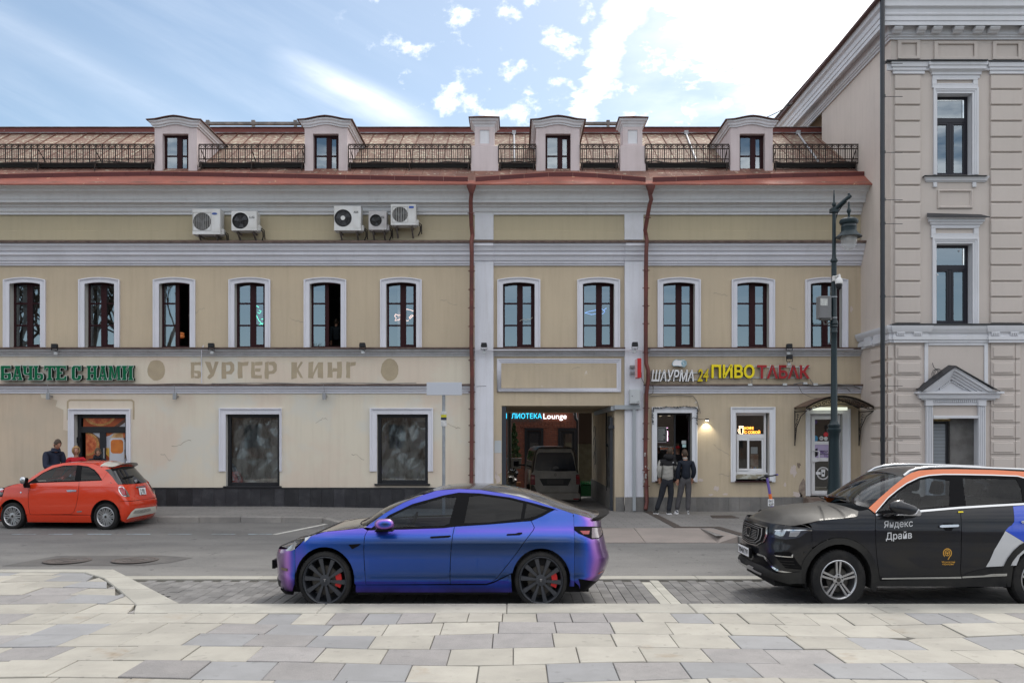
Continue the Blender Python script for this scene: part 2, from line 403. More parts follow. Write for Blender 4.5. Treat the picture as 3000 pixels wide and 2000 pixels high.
# small pavers
PW,PL=.147,.295
meshes={}
def pav(mm):
    if mm not in meshes:
        b=MB(); b.box(-PW/2+.003,PW/2-.003,-PL/2+.003,PL/2-.003,-.03,0); o=b.build('tmp',M[mm],bevel=.004); meshes[mm]=o.data; bpy.data.objects.remove(o)
    return meshes[mm]
def diag_x(d):      # outer face of the bulb's slanted kerb
    pts=[(10.9,-4.13),(11.09,-4.28),(13.23,-5.90),(13.98,-6.47),(15,-6.47)]
    for (a,xa),(b,xb) in zip(pts,pts[1:]):
        if d <= b: return lerp(xa,xb,clamp((d-a)/(b-a)))
    return -6.47
rest=MB(); cnt=0
for c in range(-44,92):
    xc=c*PW
    off=(0 if c % 2 else PL/2)
    for r in range(11):
        dc=10.95+off+r*PL
        if dc-PL/2 < 10.9 or dc+PL/2 > 13.87: continue
        if xc-PW/2 < diag_x(dc-PL/2)+.0: continue
        pale=14 <= c <= 15
        seen=(-6.2 < xc <-3.0 or 1.25 < xc < 3.55) and abs(xc/dc) < .6
        z=RN.uniform(-.003,.003)
        if seen and cnt < 300:
            o=bpy.data.objects.new('paver',pav('paver_pale' if pale else 'paver')); COL.objects.link(o); o.parent=lane; o.location=(xc,dc,z); cnt += 1
        else: rest.box(xc-PW/2+.003,xc+PW/2-.003,dc-PL/2+.003,dc+PL/2-.003,-.03,z)
o=rest.build('pavers',M['paver'],lane,recalc=False); o['kind']='stuff'
# ---- near plaza of big slabs
plaza=MB()
plaza.add([(-45,-40,.105),(45,-40,.105),(45,10.9,.105),(-4.2,10.9,.105),(-6.4,13.8,.105),(-45,13.8,.105)],[(0,1,2,3,4,5)])
plaza=struct(plaza.build('plaza',M['joint'],recalc=False))
def und(x,d):
    return .016*math.sin(x*1.15+d*.7)+.012*math.sin(x*.62-d*1.3+2)+.008*math.sin(x*2.1+d*2.2)
def und_k(x,d): return und(x,d)*clamp((10.6-d)/.8) if d > 9.8 and x >-4.7 else und(x,d)*clamp((13.9-d)/1.5)*(clamp((inner_x(d)-x)/1.3) if d > 9.8 else 1)
def inner_x(d):     # inner edge of the slanted kerb
    pts=[(10.5,-4.62),(11.0,-4.80),(13.1,-6.22),(13.68,-6.80)]
    for (a,xa),(b,xb) in zip(pts,pts[1:]):
        if d <= b: return lerp(xa,xb,clamp((d-a)/(b-a)))
    return -6.8
stuff={k: MB() for k in ('slab_cream','slab_grey','slab_mauve')}
ns=0
rows=[10.5-.575*i for i in range(22)]
for ri in range(-6,21):
    d1=10.5-.575*ri; d0=d1-.575
    if ri < 0: d1=min(d1,13.66); d0=10.5-.575*(ri+1)
    tw=.405 if ri == 0 else .632
    xoff=RN.uniform(0,tw)
    x=-16.0 +xoff
    while x < 13:
        x1=x+tw
        xe0,xe1,d1c=x1,x1,d1
        if ri < 0:
            xe0,xe1=min(x1,inner_x(d0)),min(x1,inner_x(d1))
            if xe1 <= x+.05 and xe0 <= x+.05: break
            if xe1 < x+.02: d1c=lerp(d0,d1,clamp((inner_x(d0)-x)/(inner_x(d0)-inner_x(d1)))); xe1=x+.02
        k=RN.random(); mk='slab_cream' if k < .62 else ('slab_grey' if k < .80 else 'slab_mauve')
        g_=.004
        xc,dc=(x+x1)/2,(d0+d1)/2
        t=RN.uniform(-.006,.006)
        zs=[.14+t+und_k(a,b)+RN.uniform(-.003,.003) for a,b in ((x,d0),(xe0,d0),(xe1,d1c),(x,d1c))]
        q=[(x+g_,d0+g_),(xe0-g_,d0+g_),(xe1-g_,d1c-g_),(x+g_,d1c-g_)]
        v=[(a,b,.10) for a,b in q]+[(a,b,z) for (a,b),z in zip(q,zs)]
        fs=[(4,5,6,7),(0,1,5,4),(1,2,6,5),(2,3,7,6),(3,0,4,7)]
        vis=d1 > 7.45 and abs(xc)/d1 < .60+.35/d1
        if vis and ns < 300:
            b=MB(); b.add(v,fs); b.build('paving_slab',M[mk],plaza,bevel=.006); ns += 1
        elif d1 > 4: stuff[mk].add(v,fs)
        x=x1
for k,b in stuff.items():
    if b.v: b.build('slabs_beyond',M[k],plaza,recalc=False)['kind']='stuff'
# kerb stones of the plaza
x=-4.72
first=True
while x < 13:
    x1=x+2.31; mb=MB()
    if first: mb.prism([(-4.62,10.503),(x1-.003,10.503),(x1-.003,11.09),(-4.28,11.09),(-4.80,10.98)],-.03,.145,'z'); first=False
    else: mb.box(x+.003,x1-.003,10.503,11.09,-.03,.145+RN.uniform(-.003,.004))
    mb.build('kerb_stone',M['kerb_pale'],plaza,bevel=.012); x=x1
for q in ([(-4.805,11.0),(-4.285,11.095),(-5.09,12.16),(-5.52,12.09)],[(-5.525,12.095),(-5.095,12.165),(-5.90,13.23),(-6.215,13.11)],[(-6.22,13.115),(-5.905,13.235),(-6.47,13.98),(-6.8,13.68)]):
    mb=MB(); mb.prism(q,-.03,.146,'z'); mb.build('kerb_stone',M['kerb_pale'],plaza,bevel=.012)
x=-6.48
mb=MB(); mb.prism([(-8.6,13.68),(-6.81,13.69),(-6.5,13.98),(-8.6,13.98)],-.03,.143,'z'); mb.build('kerb_stone',M['kerb_pale'],plaza,bevel=.012)
x=-8.605
while x >-15:
    mb=MB(); mb.box(x-1.9,x-.004,13.68,13.98,-.03,.145); mb.build('kerb_stone',M['kerb_pale'],plaza,bevel=.012); x -= 1.9
# ---- far pavement
def zwalk(x,d=23.7):
    z=lerp(.385,.245,clamp((x+6.4)/9.1)); return z-.033*clamp((23.7-d)/2.8)*clamp((-x)/4)
AX0,AX1=-1.3,4.13
def walk_front(x):
    pts=[(-60,20.9),(-4.62,20.9),(-3.84,19.5),(-2.75,17.75),(-1.3,17.65),(4.13,17.65),(60,17.65)]
    for (a,da),(b,db) in zip(pts,pts[1:]):
        if x <= b: return lerp(da,db,clamp((x-a)/(b-a)))
    return 17.65
xs=[-45,-30,-20]+[-16+.4*i for i in range(28)]+[-4.62,-4.3,-3.84,-3.4,-2.75,-2,-1.3,-.6,0,.7,1.4,2.1,2.8,3.5,4.128,4.132,5,6,8,10,14,20,45]
xs=sorted(set(round(a,3) for a in xs))
mb=MB(); cols=[]
for a in xs:
    f=19.35 if AX0+.001 < a < AX1 else walk_front(a)+.16
    cols.append([(a,lerp(f,24.0,j/6),zwalk(a,lerp(f,24.0,j/6))) for j in range(7)])
for a,b in zip(cols,cols[1:]): mb.grid(lambda u,v: (a if u < .5 else b)[round(v*6)],1,6)
walk=struct(mb.build('pavement',M['pavement'],smooth=30))
# far kerb stones
def kstone(p0,p1,wdt=.16,name='kerb_stone',m='granite'):
    (x0,d0),(x1,d1)=p0,p1; L=math.hypot(x1-x0,d1-d0); n=max(1,round(L/1.0))
    nx,nd=-(d1-d0)/L,(x1-x0)/L
    for i in range(n):
        a,b=(i+.003)/n,(i+1-.003)/n
        q=[(lerp(x0,x1,a),lerp(d0,d1,a)),(lerp(x0,x1,b),lerp(d0,d1,b))]
        q += [(q[1][0]+nx*wdt,q[1][1]+nd*wdt),(q[0][0]+nx*wdt,q[0][1]+nd*wdt)]
        b_=MB(); v=[(px,pd,zroad(pd)-.05) for px,pd in q]+[(px,pd,zwalk(px,pd)+.004) for px,pd in q]
        b_.add(v,[(0,3,2,1),(4,5,6,7),(0,1,5,4),(1,2,6,5),(2,3,7,6),(3,0,4,7)])
        b_.build(name,M[m],walk,bevel=.012)
kstone((-15.6,20.9),(-4.62,20.9)); kstone((-4.62,20.9),(-3.84,19.5)); kstone((-3.84,19.5),(-2.75,17.75)); kstone((-2.75,17.75),(-1.5,17.65))
kstone((4.55,17.65),(14.6,17.65))
# sloping granite crossing in front of the gateway
for a,b,c,e in ((-1.3,-.55,-1.5,-.55),(-.55,1.05,-.55,1.05),(1.05,2.66,1.05,2.66),(2.66,4.13,2.66,4.13)):
    mb=MB()
    v=[(c+.004,17.65,.09),(e-.004,17.65,.09),(b-.004,19.34,.1),(a+.004,19.34,.1),(c+.004,17.65,zroad(17.65)+.02),(e-.004,17.65,zroad(17.65)+.02),(b-.004,19.34,.249),(a+.004,19.34,.249)]
    mb.add(v,[(0,3,2,1),(4,5,6,7),(0,1,5,4),(1,2,6,5),(2,3,7,6),(3,0,4,7)])
    mb.build('crossing_slab',M['granite_pink'],walk,bevel=.006)
mb=MB(); mb.add([(4.13,17.66,.11),(4.54,17.65,.11),(4.54,17.65,.25),(4.3,17.85,.255),(4.13,19.2,.251),(4.36,19.3,.252),(4.54,17.9,.253)],[(0,1,2),(0,2,3),(0,3,4),(3,5,4),(3,6,5),(2,6,3)])
mb.build('kerb_wedge',M['granite_pink'],walk)
def ribbon(poly,z,name,m,par):
    b=MB(); b.prism(poly,z-.02,z,'z'); return b.build(name,M[m],par)
ribbon([(3.53,23.6),(3.72,23.6),(3.76,19.56),(3.57,19.38)],.256,'drain_channel','channel',walk)
ribbon([(3.57,19.375),(3.765,19.555),(4.62,19.55),(4.44,19.37)],.257,'drain_channel','channel',walk)
ribbon([(4.445,19.365),(4.625,19.545),(4.84,17.72),(4.64,17.72)],.258,'drain_channel','channel',walk)
ribbon([(4.95,21.7),(5.62,21.7),(5.6,22.4),(5.05,22.4)],.256,'cover_plate','channel',walk)
mb=MB(); mb.box(4.57,4.86,17.635,17.72,.12,.246); mb.build('gully_mouth',M['granite'],walk,bevel=.005)
mb=MB(); mb.lathe([(.05,0),(.05,-.004)],(4.73,17.634,.175),16,'y'); mb.lathe([(.05,-.004),(0.001,-.004)],(4.73,17.634,.175),16,'y'); mb.build('gully_pipe',mat('black_hole',(.005,.005,.005),1),walk)
# ------------------------------------------------------------------ the long yellow house
FD=23.7
def xf(px,d=FD): return wx(px,d)
def zf(py,d=FD): return wz(py,d)
M['ochre']=mat('plaster_ochre',(.535,.440,.315),.85,col2=(.49,.405,.295),vs=.5,fine=.05,fs=40,streak=.16,bump=.12,bs=50,speck=(.40,.33,.24),spk=(1.3,.68,.74))
M['frieze']=mat('plaster_frieze',(.49,.42,.285),.85,col2=(.46,.395,.275),vs=.4,fine=.04,streak=.12,bump=.1,bs=50)
M['cream']=mat('plaster_cream',(.665,.605,.495),.85,col2=(.65,.555,.455),vs=.55,lo=.4,hi=.6,fine=.04,fs=40,streak=.12,bump=.12,bs=50,speck=(.625,.595,.52),spk=(.7,.52,.66))
M['peach']=mat('plaster_peach',(.56,.455,.345),.85,col2=(.50,.42,.325),vs=.8,fine=.06,streak=.18,bump=.12,bs=50)
M['ochre_low']=mat('plaster_ochre_low',(.53,.44,.315),.85,col2=(.48,.40,.295),vs=.9,fine=.06,fs=40,streak=.22,bump=.15,bs=50,speck=(.62,.56,.49),spk=(2.1,.70,.73))
M['oldpaint']=mat('paint_ghost',(.43,.355,.245),.9,col2=(.39,.32,.225),vs=3,fine=.1)
M['trim']=mat('trim_grey_white',(.69,.69,.745),.8,col2=(.64,.64,.69),vs=.8,fine=.04,streak=.1,bump=.08,bs=50)
M['trimw']=mat('trim_white',(.73,.73,.77),.75,col2=(.64,.64,.66),vs=1,fine=.04,streak=.2)
M['cornice']=mat('cornice_stucco',(.72,.72,.73),.8,col2=(.66,.66,.67),vs=.5,fine=.04,streak=.14,stretch=(.4,1,3))
M['capiron']=mat('ledge_iron',(.075,.045,.038),.6,col2=(.13,.085,.07),vs=6,fine=.2)
M['plinth']=mat('plinth_black',(.022,.022,.026),.5,col2=(.045,.045,.05),vs=3,lo=.4,hi=.75,rnd=.35,fine=.25,fs=50)
M['plinth_grey']=mat('plinth_grey',(.205,.195,.185),.8,col2=(.16,.155,.15),vs=3,rnd=.1,fine=.15,streak=.35)
M['frame_dark']=mat('frame_maroon',(.030,.008,.010),.45,spec=.15)
M['frame_black']=mat('frame_black',(.016,.017,.02),.4)
M['glass']=glass('window_glass',.25,(.55,.6,.62),wob=.03,blue=(.86,.95,1,1))
M['glass_low']=glass('shop_glass',.10,(.7,.74,.74),wob=.03)
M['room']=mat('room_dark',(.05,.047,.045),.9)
M['reveal']=mat('reveal',(.50,.485,.455),.85,fine=.06,streak=.2)
M['rust']=mat('roof_sheet',(.235,.155,.115),.8,col2=(.19,.11,.082),vs=1.6,lo=.38,hi=.62,rnd=.16,fine=.3,fs=25,speck=(.40,.36,.27),spk=(9.,.52,.62),bump=.15,bs=12,worldspace=True)
M['rust2']=mat('roof_sheet_low',(.21,.10,.072),.75,col2=(.155,.075,.058),vs=2.2,lo=.38,hi=.62,rnd=.16,fine=.3,fs=25,speck=(.37,.32,.24),spk=(7.,.58,.66),bump=.15,bs=12,worldspace=True)
M['rust_low']=mat('eave_sheet',(.30,.092,.062),.65,col2=(.24,.08,.058),vs=2,fine=.15,fs=25,speck=(.55,.33,.2),spk=(6.,.66,.72))
M['gutter']=mat('gutter_red',(.105,.026,.026),.55,fine=.15,fs=20,rnd=.12)
M['pipe_red']=mat('pipe_red',(.155,.043,.034),.55,col2=(.10,.035,.03),vs=3,fine=.2,speck=(.3,.27,.26),spk=(9.,.72,.76))
M['ridge']=mat('ridge_red',(.165,.043,.036),.65,fine=.12,fs=15,speck=(.5,.52,.55),spk=(3.2,.71,.73))
M['lilac']=mat('dormer_plaster',(.63,.545,.55),.8,col2=(.58,.50,.50),vs=1.5,fine=.05,streak=.2,bump=.1)
M['railing']=mat('railing_iron',(.012,.009,.008),.65,col2=(.035,.018,.012),vs=8)
M['brown_sheet']=mat('brown_sheet',(.10,.04,.028),.55,fine=.2)
house=thing('townhouse','long two storey yellow house with white cornices, brown metal roof and a gateway','house',(0,FD,.25))
def hp(mb,name,m,**k): return mb.build(name,M[m] if isinstance(m,str) else m,house,**k)
P1=(xf(1391),xf(1446)); P2=(xf(1829),xf(1884))
XL,XR=-15.6,9.458
ZB=zf(1152)
def wall(name,x0,x1,z0,z1,m,holes=(),depth=.26,y=FD,rm='reveal'):
    """flat wall with openings; each opening gets its reveals"""
    xs=sorted({x0,x1,*[h[0] for h in holes],*[h[1] for h in holes]}); zs=sorted({z0,z1,*[h[2] for h in holes],*[h[3] for h in holes]})
    mb=MB()
    for a,b in zip(xs,xs[1:]):
        for c,d in zip(zs,zs[1:]):
            if any(h[0] <= a and b <= h[1] and h[2] <= c and d <= h[3] for h in holes): continue
            mb.add([(a,y,c),(b,y,c),(b,y,d),(a,y,d)],[(0,1,2,3)])
    mb.cm=1
    for a,b,c,d in holes:
        if depth:
            e=y+depth
            mb.add([(a,y,c),(a,e,c),(a,e,d),(a,y,d)],[(0,1,2,3)]); mb.add([(b,y,c),(b,e,c),(b,e,d),(b,y,d)],[(3,2,1,0)])
            mb.add([(a,y,d),(b,y,d),(b,e,d),(a,e,d)],[(3,2,1,0)]); mb.add([(a,y,c),(b,y,c),(b,e,c),(a,e,c)],[(0,1,2,3)])
    return mb.build(name,[M[m],M[rm]],house,recalc=False)
UP=[(12,135),(232,352),(450,573),(671,793),(891,1015),(1114.5,1236),(1457,1583),(1691,1816),(1926,2052),(2143,2269),(2358,2483)]
z20,z21=zf(1020),zf(829)
uph=[(xf(a+16.5),xf(b-16.5),z20,z21+.07) for a,b in UP]
wall('wall',XL,P1[0],z20,zf(778),'ochre',uph[:6],.24)
wall('wall',P1[1],P2[0],z20,zf(778),'ochre',uph[6:8],.24)
wall('wall',P2[1],XR,z20,zf(778),'ochre',uph[8:],.24)
wall('wall',XL,XR,zf(778),zf(540),'frieze')
mb=MB(); 
for a,b in ((XL,P1[0]),(P1[1],P2[0]),(P2[1],XR-.02)):
    mb.strip([(FD,zf(675.4)),(FD-.012,zf(676)),(FD-.022,zf(677)),(FD-.022,zf(703)),(FD,zf(704))],a,b)
hp(mb,'frieze_board','frieze')
# openings at street level
G1=(xf(218),xf(370),.2,zf(1213)); G2=(xf(662),xf(819),zf(1425),zf(1213)); G3=(xf(1104.5),xf(1254),zf(1418),zf(1213))
GATE=(xf(1470),xf(1801),-.2,zf(1188))
R1=(xf(1924.5),xf(2027),zf(1408),zf(1209)); R2=(xf(2155),xf(2254),zf(1408),zf(1209)); R3=(xf(2373),xf(2468),.2,zf(1212))
wall('wall',XL,P1[0],-.2,ZB,'cream',(G1,G2,G3),.25)
wall('wall',XL,P1[0],ZB,z20,'cream')
wall('wall',P1[1],P2[0],-.2,z20,'ochre_low',(GATE,),.0)
wall('wall',P2[1],XR,-.2,ZB,'ochre_low',(R1,R2,R3),.27)
wall('wall',P2[1],XR,ZB,z20,'ochre_low')
# patch of older peach paint at the left end (an uneven edge)
pts=[(XL,zf(1153)),(xf(118),zf(1153)),(xf(122),zf(1165)),(xf(152),zf(1168)),(xf(168),zf(1172)),(xf(163),zf(1190)),(xf(186),zf(1200)),(xf(185),zf(1258)),(xf(200),zf(1262)),(xf(201),zf(1400)),(xf(150),zf(1404)),(xf(60),zf(1428)),(XL,zf(1429))]
mb=MB(); mb.prism(pts,FD-.004,FD-.001); hp(mb,'paint_patch','peach')
mb=MB()
for q in ([(196,1230),(196,1175),(204,1169),(386,1169),(394,1175),(394,1228),(389,1228),(389,1178),(384,1174),(206,1174),(201,1178),(201,1230)],):
    mb.prism([(xf(a),zf(b)) for a,b in q],FD-.004,FD-.001)
hp(mb,'paint_outline','oldpaint')
mb=MB(); mb.prism([(xf(1449),zf(1290)),(xf(1469),zf(1290)),(xf(1469),zf(1326)),(xf(1448),zf(1326))],FD-.004,FD-.001); hp(mb,'paint_patch',mat('patch_blue_grey',(.47,.50,.52),.85,fine=.06))
mb=MB(); mb.prism([(xf(1449),zf(1327)),(xf(1469),zf(1327)),(xf(1469),zf(1384)),(xf(1458),zf(1390)),(xf(1449),zf(1386))],FD-.004,FD-.001); hp(mb,'paint_patch',mat('patch_pinkish',(.56,.47,.40),.85,fine=.08))
# worn plaster patches, right wing
pl=mat('bare_plaster',(.58,.50,.46),.9,fine=.15,fs=30); dk=mat('bare_brick',(.20,.15,.12),.9,col2=(.33,.27,.22),vs=8,fine=.3)
def blot(px,py,rx,ry,m,seed,n=13):
    r=random.Random(seed); b=MB()
    b.prism([(xf(px+rx*math.cos(k*6.283/n)*r.uniform(.45,1.1)),zf(py+ry*math.sin(k*6.283/n)*r.uniform(.45,1.1))) for k in range(n)],FD-.004,FD-.001)
    return hp(b,'plaster_patch',m)
for q in ((2325,1378,12,22,pl,1),(2340,1362,6,12,dk,2),(2100,1430,10,9,pl,3),(2082,1449,9,4,pl,4),(2052,1405,9,6,pl,5),(2352,1430,14,34,dk,6),(2336,1448,20,12,pl,7),(2365,1455,8,22,dk,8),(2300,1420,5,8,pl,9),(2125,1447,8,4,pl,10),(1458,1400,10,18,pl,11),(2494,905,6,11,pl,12),(2345,1460,9,9,dk,13)): blot(*q)
r=random.Random(31); M['crack']=mat('crack_line',(.36,.31,.25),.95)
for px,py,L in ((600,905,90),(850,930,60),(1290,880,70),(1560,930,50),(1700,1075,40),(2090,860,60),(2310,900,50),(560,1290,80),(960,1230,60),(1030,1330,45),(470,1330,60),(2090,1300,70),(2105,1390,50),(160,1310,70),(1310,1240,60)):
    q=MB(); a,b=px,py; pts=[]
    for k in range(9): pts.append((xf(a),zf(b))); a += L/9*r.uniform(.3,1.2)*(1 if px % 20 else -1); b += L/9*r.uniform(-.5,1.0)
    w_=[.004+.006*r.random() for _ in pts]; q.prism([(x,z+k) for (x,z),k in zip(pts,w_)]+[(x,z-k) for (x,z),k in list(zip(pts,w_))[::-1]],FD-.003,FD-.001); hp(q,'crack','crack')
# cornices
c1=[(.05,629),(.05,622),(.09,620),(.11,616),(.11,607),(.17,605),(.17,597.5),(.205,595.5),(.205,594),(.33,592.5),(.33,584.5),(.36,583),(.37,576),(.40,570),(.46,564),(.52,560),(.55,559),(.55,553),(.57,552),(.60,547),(.70,543),(.735,541),(.735,539.2),(.02,538.5)]
mb=MB(); mb.strip([(FD-p,wz(py,FD-p)) for p,py in c1],XL,XR-.004); hp(mb,'cornice','cornice',smooth=25)
def corn2(x0,x1,ex=0.0):
    c2=[(.04,778),(.04,772),(.085,770.5),(.085,764),(.125,762.5),(.14,757),(.16,750),(.20,747),(.215,746),(.215,735.5),(.26,734),(.28,728),(.31,722),(.345,718.5),(.345,711.5),(.0,710.5)]
    b=MB(); b.strip([(FD-p-ex,wz(py,FD-p-ex)) for p,py in c2],x0,x1); return hp(b,'cornice','trim',smooth=25)
corn2(XL,P1[0]-.002); corn2(P1[1]+.002,P2[0]-.002); corn2(P2[1]+.002,XR-.004)
corn2(P1[0]-.001,P1[1]+.001,.035); corn2(P2[0]-.001,P2[1]+.001,.035)
mb=MB(); mb.box(XL,XR-.004,FD-.40,FD,wz(710.5,FD-.4),wz(704.5,FD-.4)); hp(mb,'ledge_cap','capiron')
# string courses
def strc(x0,x1,a,b,pr,m='trim',cap=4.5):
    h=b-a-cap
    prof=[(.03,b),(.03,b-h*.28),(pr*.5,b-h*.33),(pr*.5,b-h*.55),(pr*.8,b-h*.6),(pr,b-h*.78),(pr,b-h),(0,b-h-.1)]
    q=MB(); q.strip([(FD-p,zf(y)) for p,y in prof],x0,x1); hp(q,'string_course',m,smooth=25)
    q=MB(); q.box(x0,x1,FD-pr-.05,FD,zf(a+cap)+.002,zf(a)); hp(q,'ledge_cap','capiron')
M['trim_old']=mat('trim_weathered',(.50,.50,.52),.85,col2=(.39,.39,.395),vs=2.5,lo=.4,hi=.75,fine=.1,streak=.25,stretch=(.5,1,3))
for a,b in ((XL,P1[0]),(P1[1],P2[0]),(P2[1],XR-.004)): strc(a,b,1019,1043.5,.14,'trim_old')
for a,b in ((XL,P1[0]),(P2[1],XR-.004)): strc(a,b,1126,1152,.13)
# pilasters
for a,b in (P1,P2):
    q=MB(); q.box(a,b,FD-.125,FD+.1,-.2 if a < 0 else zf(1455),zf(752)); hp(q,'pilaster',mat('pilaster_white',(.70,.705,.76),.8,col2=(.64,.645,.69),vs=.7,fine=.05,streak=.25),bevel=.01)
    q=MB(); q.box(a,b,FD-.06,FD+.1,zf(703.5),zf(629)); hp(q,'pilaster','trimw',bevel=.005)
# plinths: stone panels
def panels(x0,x1,z0,z1,m,w_,y=FD,pr=.04,rows=1,name='plinth_panel',rnd=.15):
    n=max(1,round((x1-x0)/w_)); a=x0
    for i in range(n):
        b=x1 if i == n-1 else x0+(x1-x0)*(i+1+RN.uniform(-rnd,rnd))/n
        for r in range(rows):
            c,d=lerp(z0,z1,r*.35 if rows == 2 else 0),lerp(z0,z1,.35 if rows == 2 and r == 0 else 1)
            q=MB(); q.box(a+.002,b-.002,y-pr-RN.uniform(0,.004),y+.01,c+.002,d-.002); hp(q,name,m)
        a=b
panels(XL,P1[0]-.003,-.1,zf(1430),'plinth',.32)
mb=MB(); mb.box(XL,P1[0]-.003,FD-.055,FD,zf(1430)+.001,zf(1430)+.025); hp(mb,'plinth_cap','plinth')
panels(xf(1803),P2[0]-.002,-.1,zf(1455),'plinth_grey',.3,pr=.03,rows=2)
panels(P2[0],P2[1],-.1,zf(1455),'plinth_grey',.3,y=FD-.125,pr=.02,rows=2)
panels(P2[1]+.002,xf(2352),-.1,zf(1455),'plinth_grey',.29,pr=.03,rows=2,rnd=.03)
# ---- windows
def arc_path(x0,x1,z0,z1,rise,n=10):
    p=[(x0,z0)]
    for i in range(n+1):
        t=i/n; p.append((lerp(x0,x1,t),z1+rise*(1-(2*t-1)**2)))
    return p+[(x1,z0)]
def surround(outer,inner,prof,m,y=FD,name='window_surround',parent=None):
    """moulded frame between two paths; profile = [(t from outer to inner, projection)]"""
    b=MB(); n=len(outer); vs=[]
    for t,p in prof:
        for o,i in zip(outer,inner): vs.append((lerp(o[0],i[0],t),y-p,lerp(o[1],i[1],t)))
    fs=[(k*n+j,k*n+j+1,(k+1)*n+j+1,(k+1)*n+j) for k in range(len(prof)-1) for j in range(n-1)]
    fs += [tuple(k*n for k in range(len(prof))),tuple(k*n+n-1 for k in range(len(prof)))]
    b.add(vs,fs); return b.build(name,M[m],parent or house,smooth=25)
TRIMP=[(0,0),(0,.065),(.16,.07),(.2,.05),(.3,.045),(.36,.03),(.9,.03),(1,.026),(1,-.02)]
def pane(parent,x0,x1,z0,z1,y,m='glass',name='pane',arch=0.0):
    b=MB()
    if arch: p=arc_path(x0,x1,z0,z1-arch,arch,6); b.add([(a,y,c) for a,c in p],[tuple(range(len(p)))])
    else: b.add([(x0,y,z0),(x1,y,z0),(x1,y,z1),(x0,y,z1)],[(0,1,2,3)])
    return b.build(name,M[m] if isinstance(m,str) else m,parent,recalc=False)
def sash(mb,x0,x1,z0,z1,y,w_,dp=.06):
    """rectangular frame ring"""
    mb.box(x0,x0+w_,y,y+dp,z0,z1); mb.box(x1-w_,x1,y,y+dp,z0,z1)
    mb.box(x0+w_,x1-w_,y,y+dp,z0,z0+w_); mb.box(x0+w_,x1-w_,y,y+dp,z1-w_,z1)
def upper_window(a,b,state):
    xo0,xo1,x0,x1=xf(a),xf(b),xf(a+16.5),xf(b-16.5)
    surround(arc_path(xo0,xo1,z20,zf(820),.065),arc_path(x0,x1,z20,zf(832),.045),TRIMP,'trim')
    y=FD+.19; zb,zt=z20+.0,zf(829)+.045
    w_=MB()
    w_.box(x0,x1,y-.02,y+.08,zb,zb+.075)
    w_.box(x0,x0+.05,y,y+.08,zb+.075,zt); w_.box(x1-.05,x1,y,y+.08,zb+.075,zt)
    w_.box(x0+.05,x1-.05,y,y+.08,zt-.05,zt+.02)
    xm=(x0+x1)/2+.005
    w_.box(xm-.055,xm+.055,y-.012,y+.07,zb+.075,zt-.05)
    h=zt-zb
    zr=[zb+h*.355,zb+h*.685]
    for z in zr: w_.box(x0+.05,xm-.055,y+.004,y+.06,z-.022,z+.022)
    openr=state in ('open','half')
    if not openr:
        sash(w_,xm+.055,x1-.05,zb+.075,zt-.05,y-.012,.05)
        for z in zr: w_.box(xm+.105,x1-.1,y+.004,y+.05,z-.02,z+.02)
    fr=hp(w_,'window_frame','frame_dark',bevel=.006)
    cuts=[zb+.075,zr[0],zr[1],zt-.05]
    for i in range(3):
        pane(fr,x0+.045,xm-.05,cuts[i]+(.02 if i else -.005),cuts[i+1]-(.02 if i < 2 else -.01),y+.03)
        if not openr: pane(fr,xm+.1,x1-.095,cuts[i]+(.02 if i else .045),cuts[i+1]-(.02 if i < 2 else .045),y+.02)
    if state == 'half':       # casement swung inwards, seen edge on
        q=MB(); sash(q,0,.42,zb+.08,zt-.06,0,.05); 
        for z in zr: q.box(.05,.37,0,.05,z-.02,z+.02)
        q.xf(Matrix.Translation((x1-.06,y+.06,0)) @ Matrix.Rotation(rad(112),4,'Z')); hp(q,'open_casement','frame_dark')
    # plaster lintel filling the arch
    return fr
states=['tilt','','half','','open','','','','','','']
for (a,b),s in zip(UP,states): upper_window(a,b,s)
# rooms behind the glass
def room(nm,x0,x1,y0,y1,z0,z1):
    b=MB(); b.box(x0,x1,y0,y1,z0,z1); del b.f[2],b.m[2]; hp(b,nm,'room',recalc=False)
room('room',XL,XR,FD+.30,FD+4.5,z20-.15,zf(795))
bw=mat('inner_white',(.45,.46,.46),.85)
for px,w_ in ((47,22),(268,14),(488,10)):
    mb=MB(); mb.box(xf(px),xf(px+w_),FD+.32,FD+.36,z20,zf(836)); hp(mb,'blind',bw)
for px in (720,1160,1520,1750,2035,2210):
    mb=MB(); mb.box(xf(px),xf(px+12),FD+.34,FD+.37,z20,zf(836)); hp(mb,'curtain',mat('curtain',(.5,.5,.5),.9))
mb=MB(); mb.lathe([(.10,0),(.13,.02),(.13,.07),(.11,.08)],(xf(512),FD+.36,zf(985)),14); mb.lathe([(.09,.09),(.12,.1),(.12,.14),(.1,.15),(.001,.15)],(xf(512),FD+.36,zf(985)),14)
t=thing('plastic_bowls','stack of orange plastic bowls behind the third upper window from the left','bowls',(xf(512),FD+.36,zf(985)))
mb.build('bowl',mat('orange_bowl',(.75,.25,.08),.4,emit=.06),t,smooth=40)
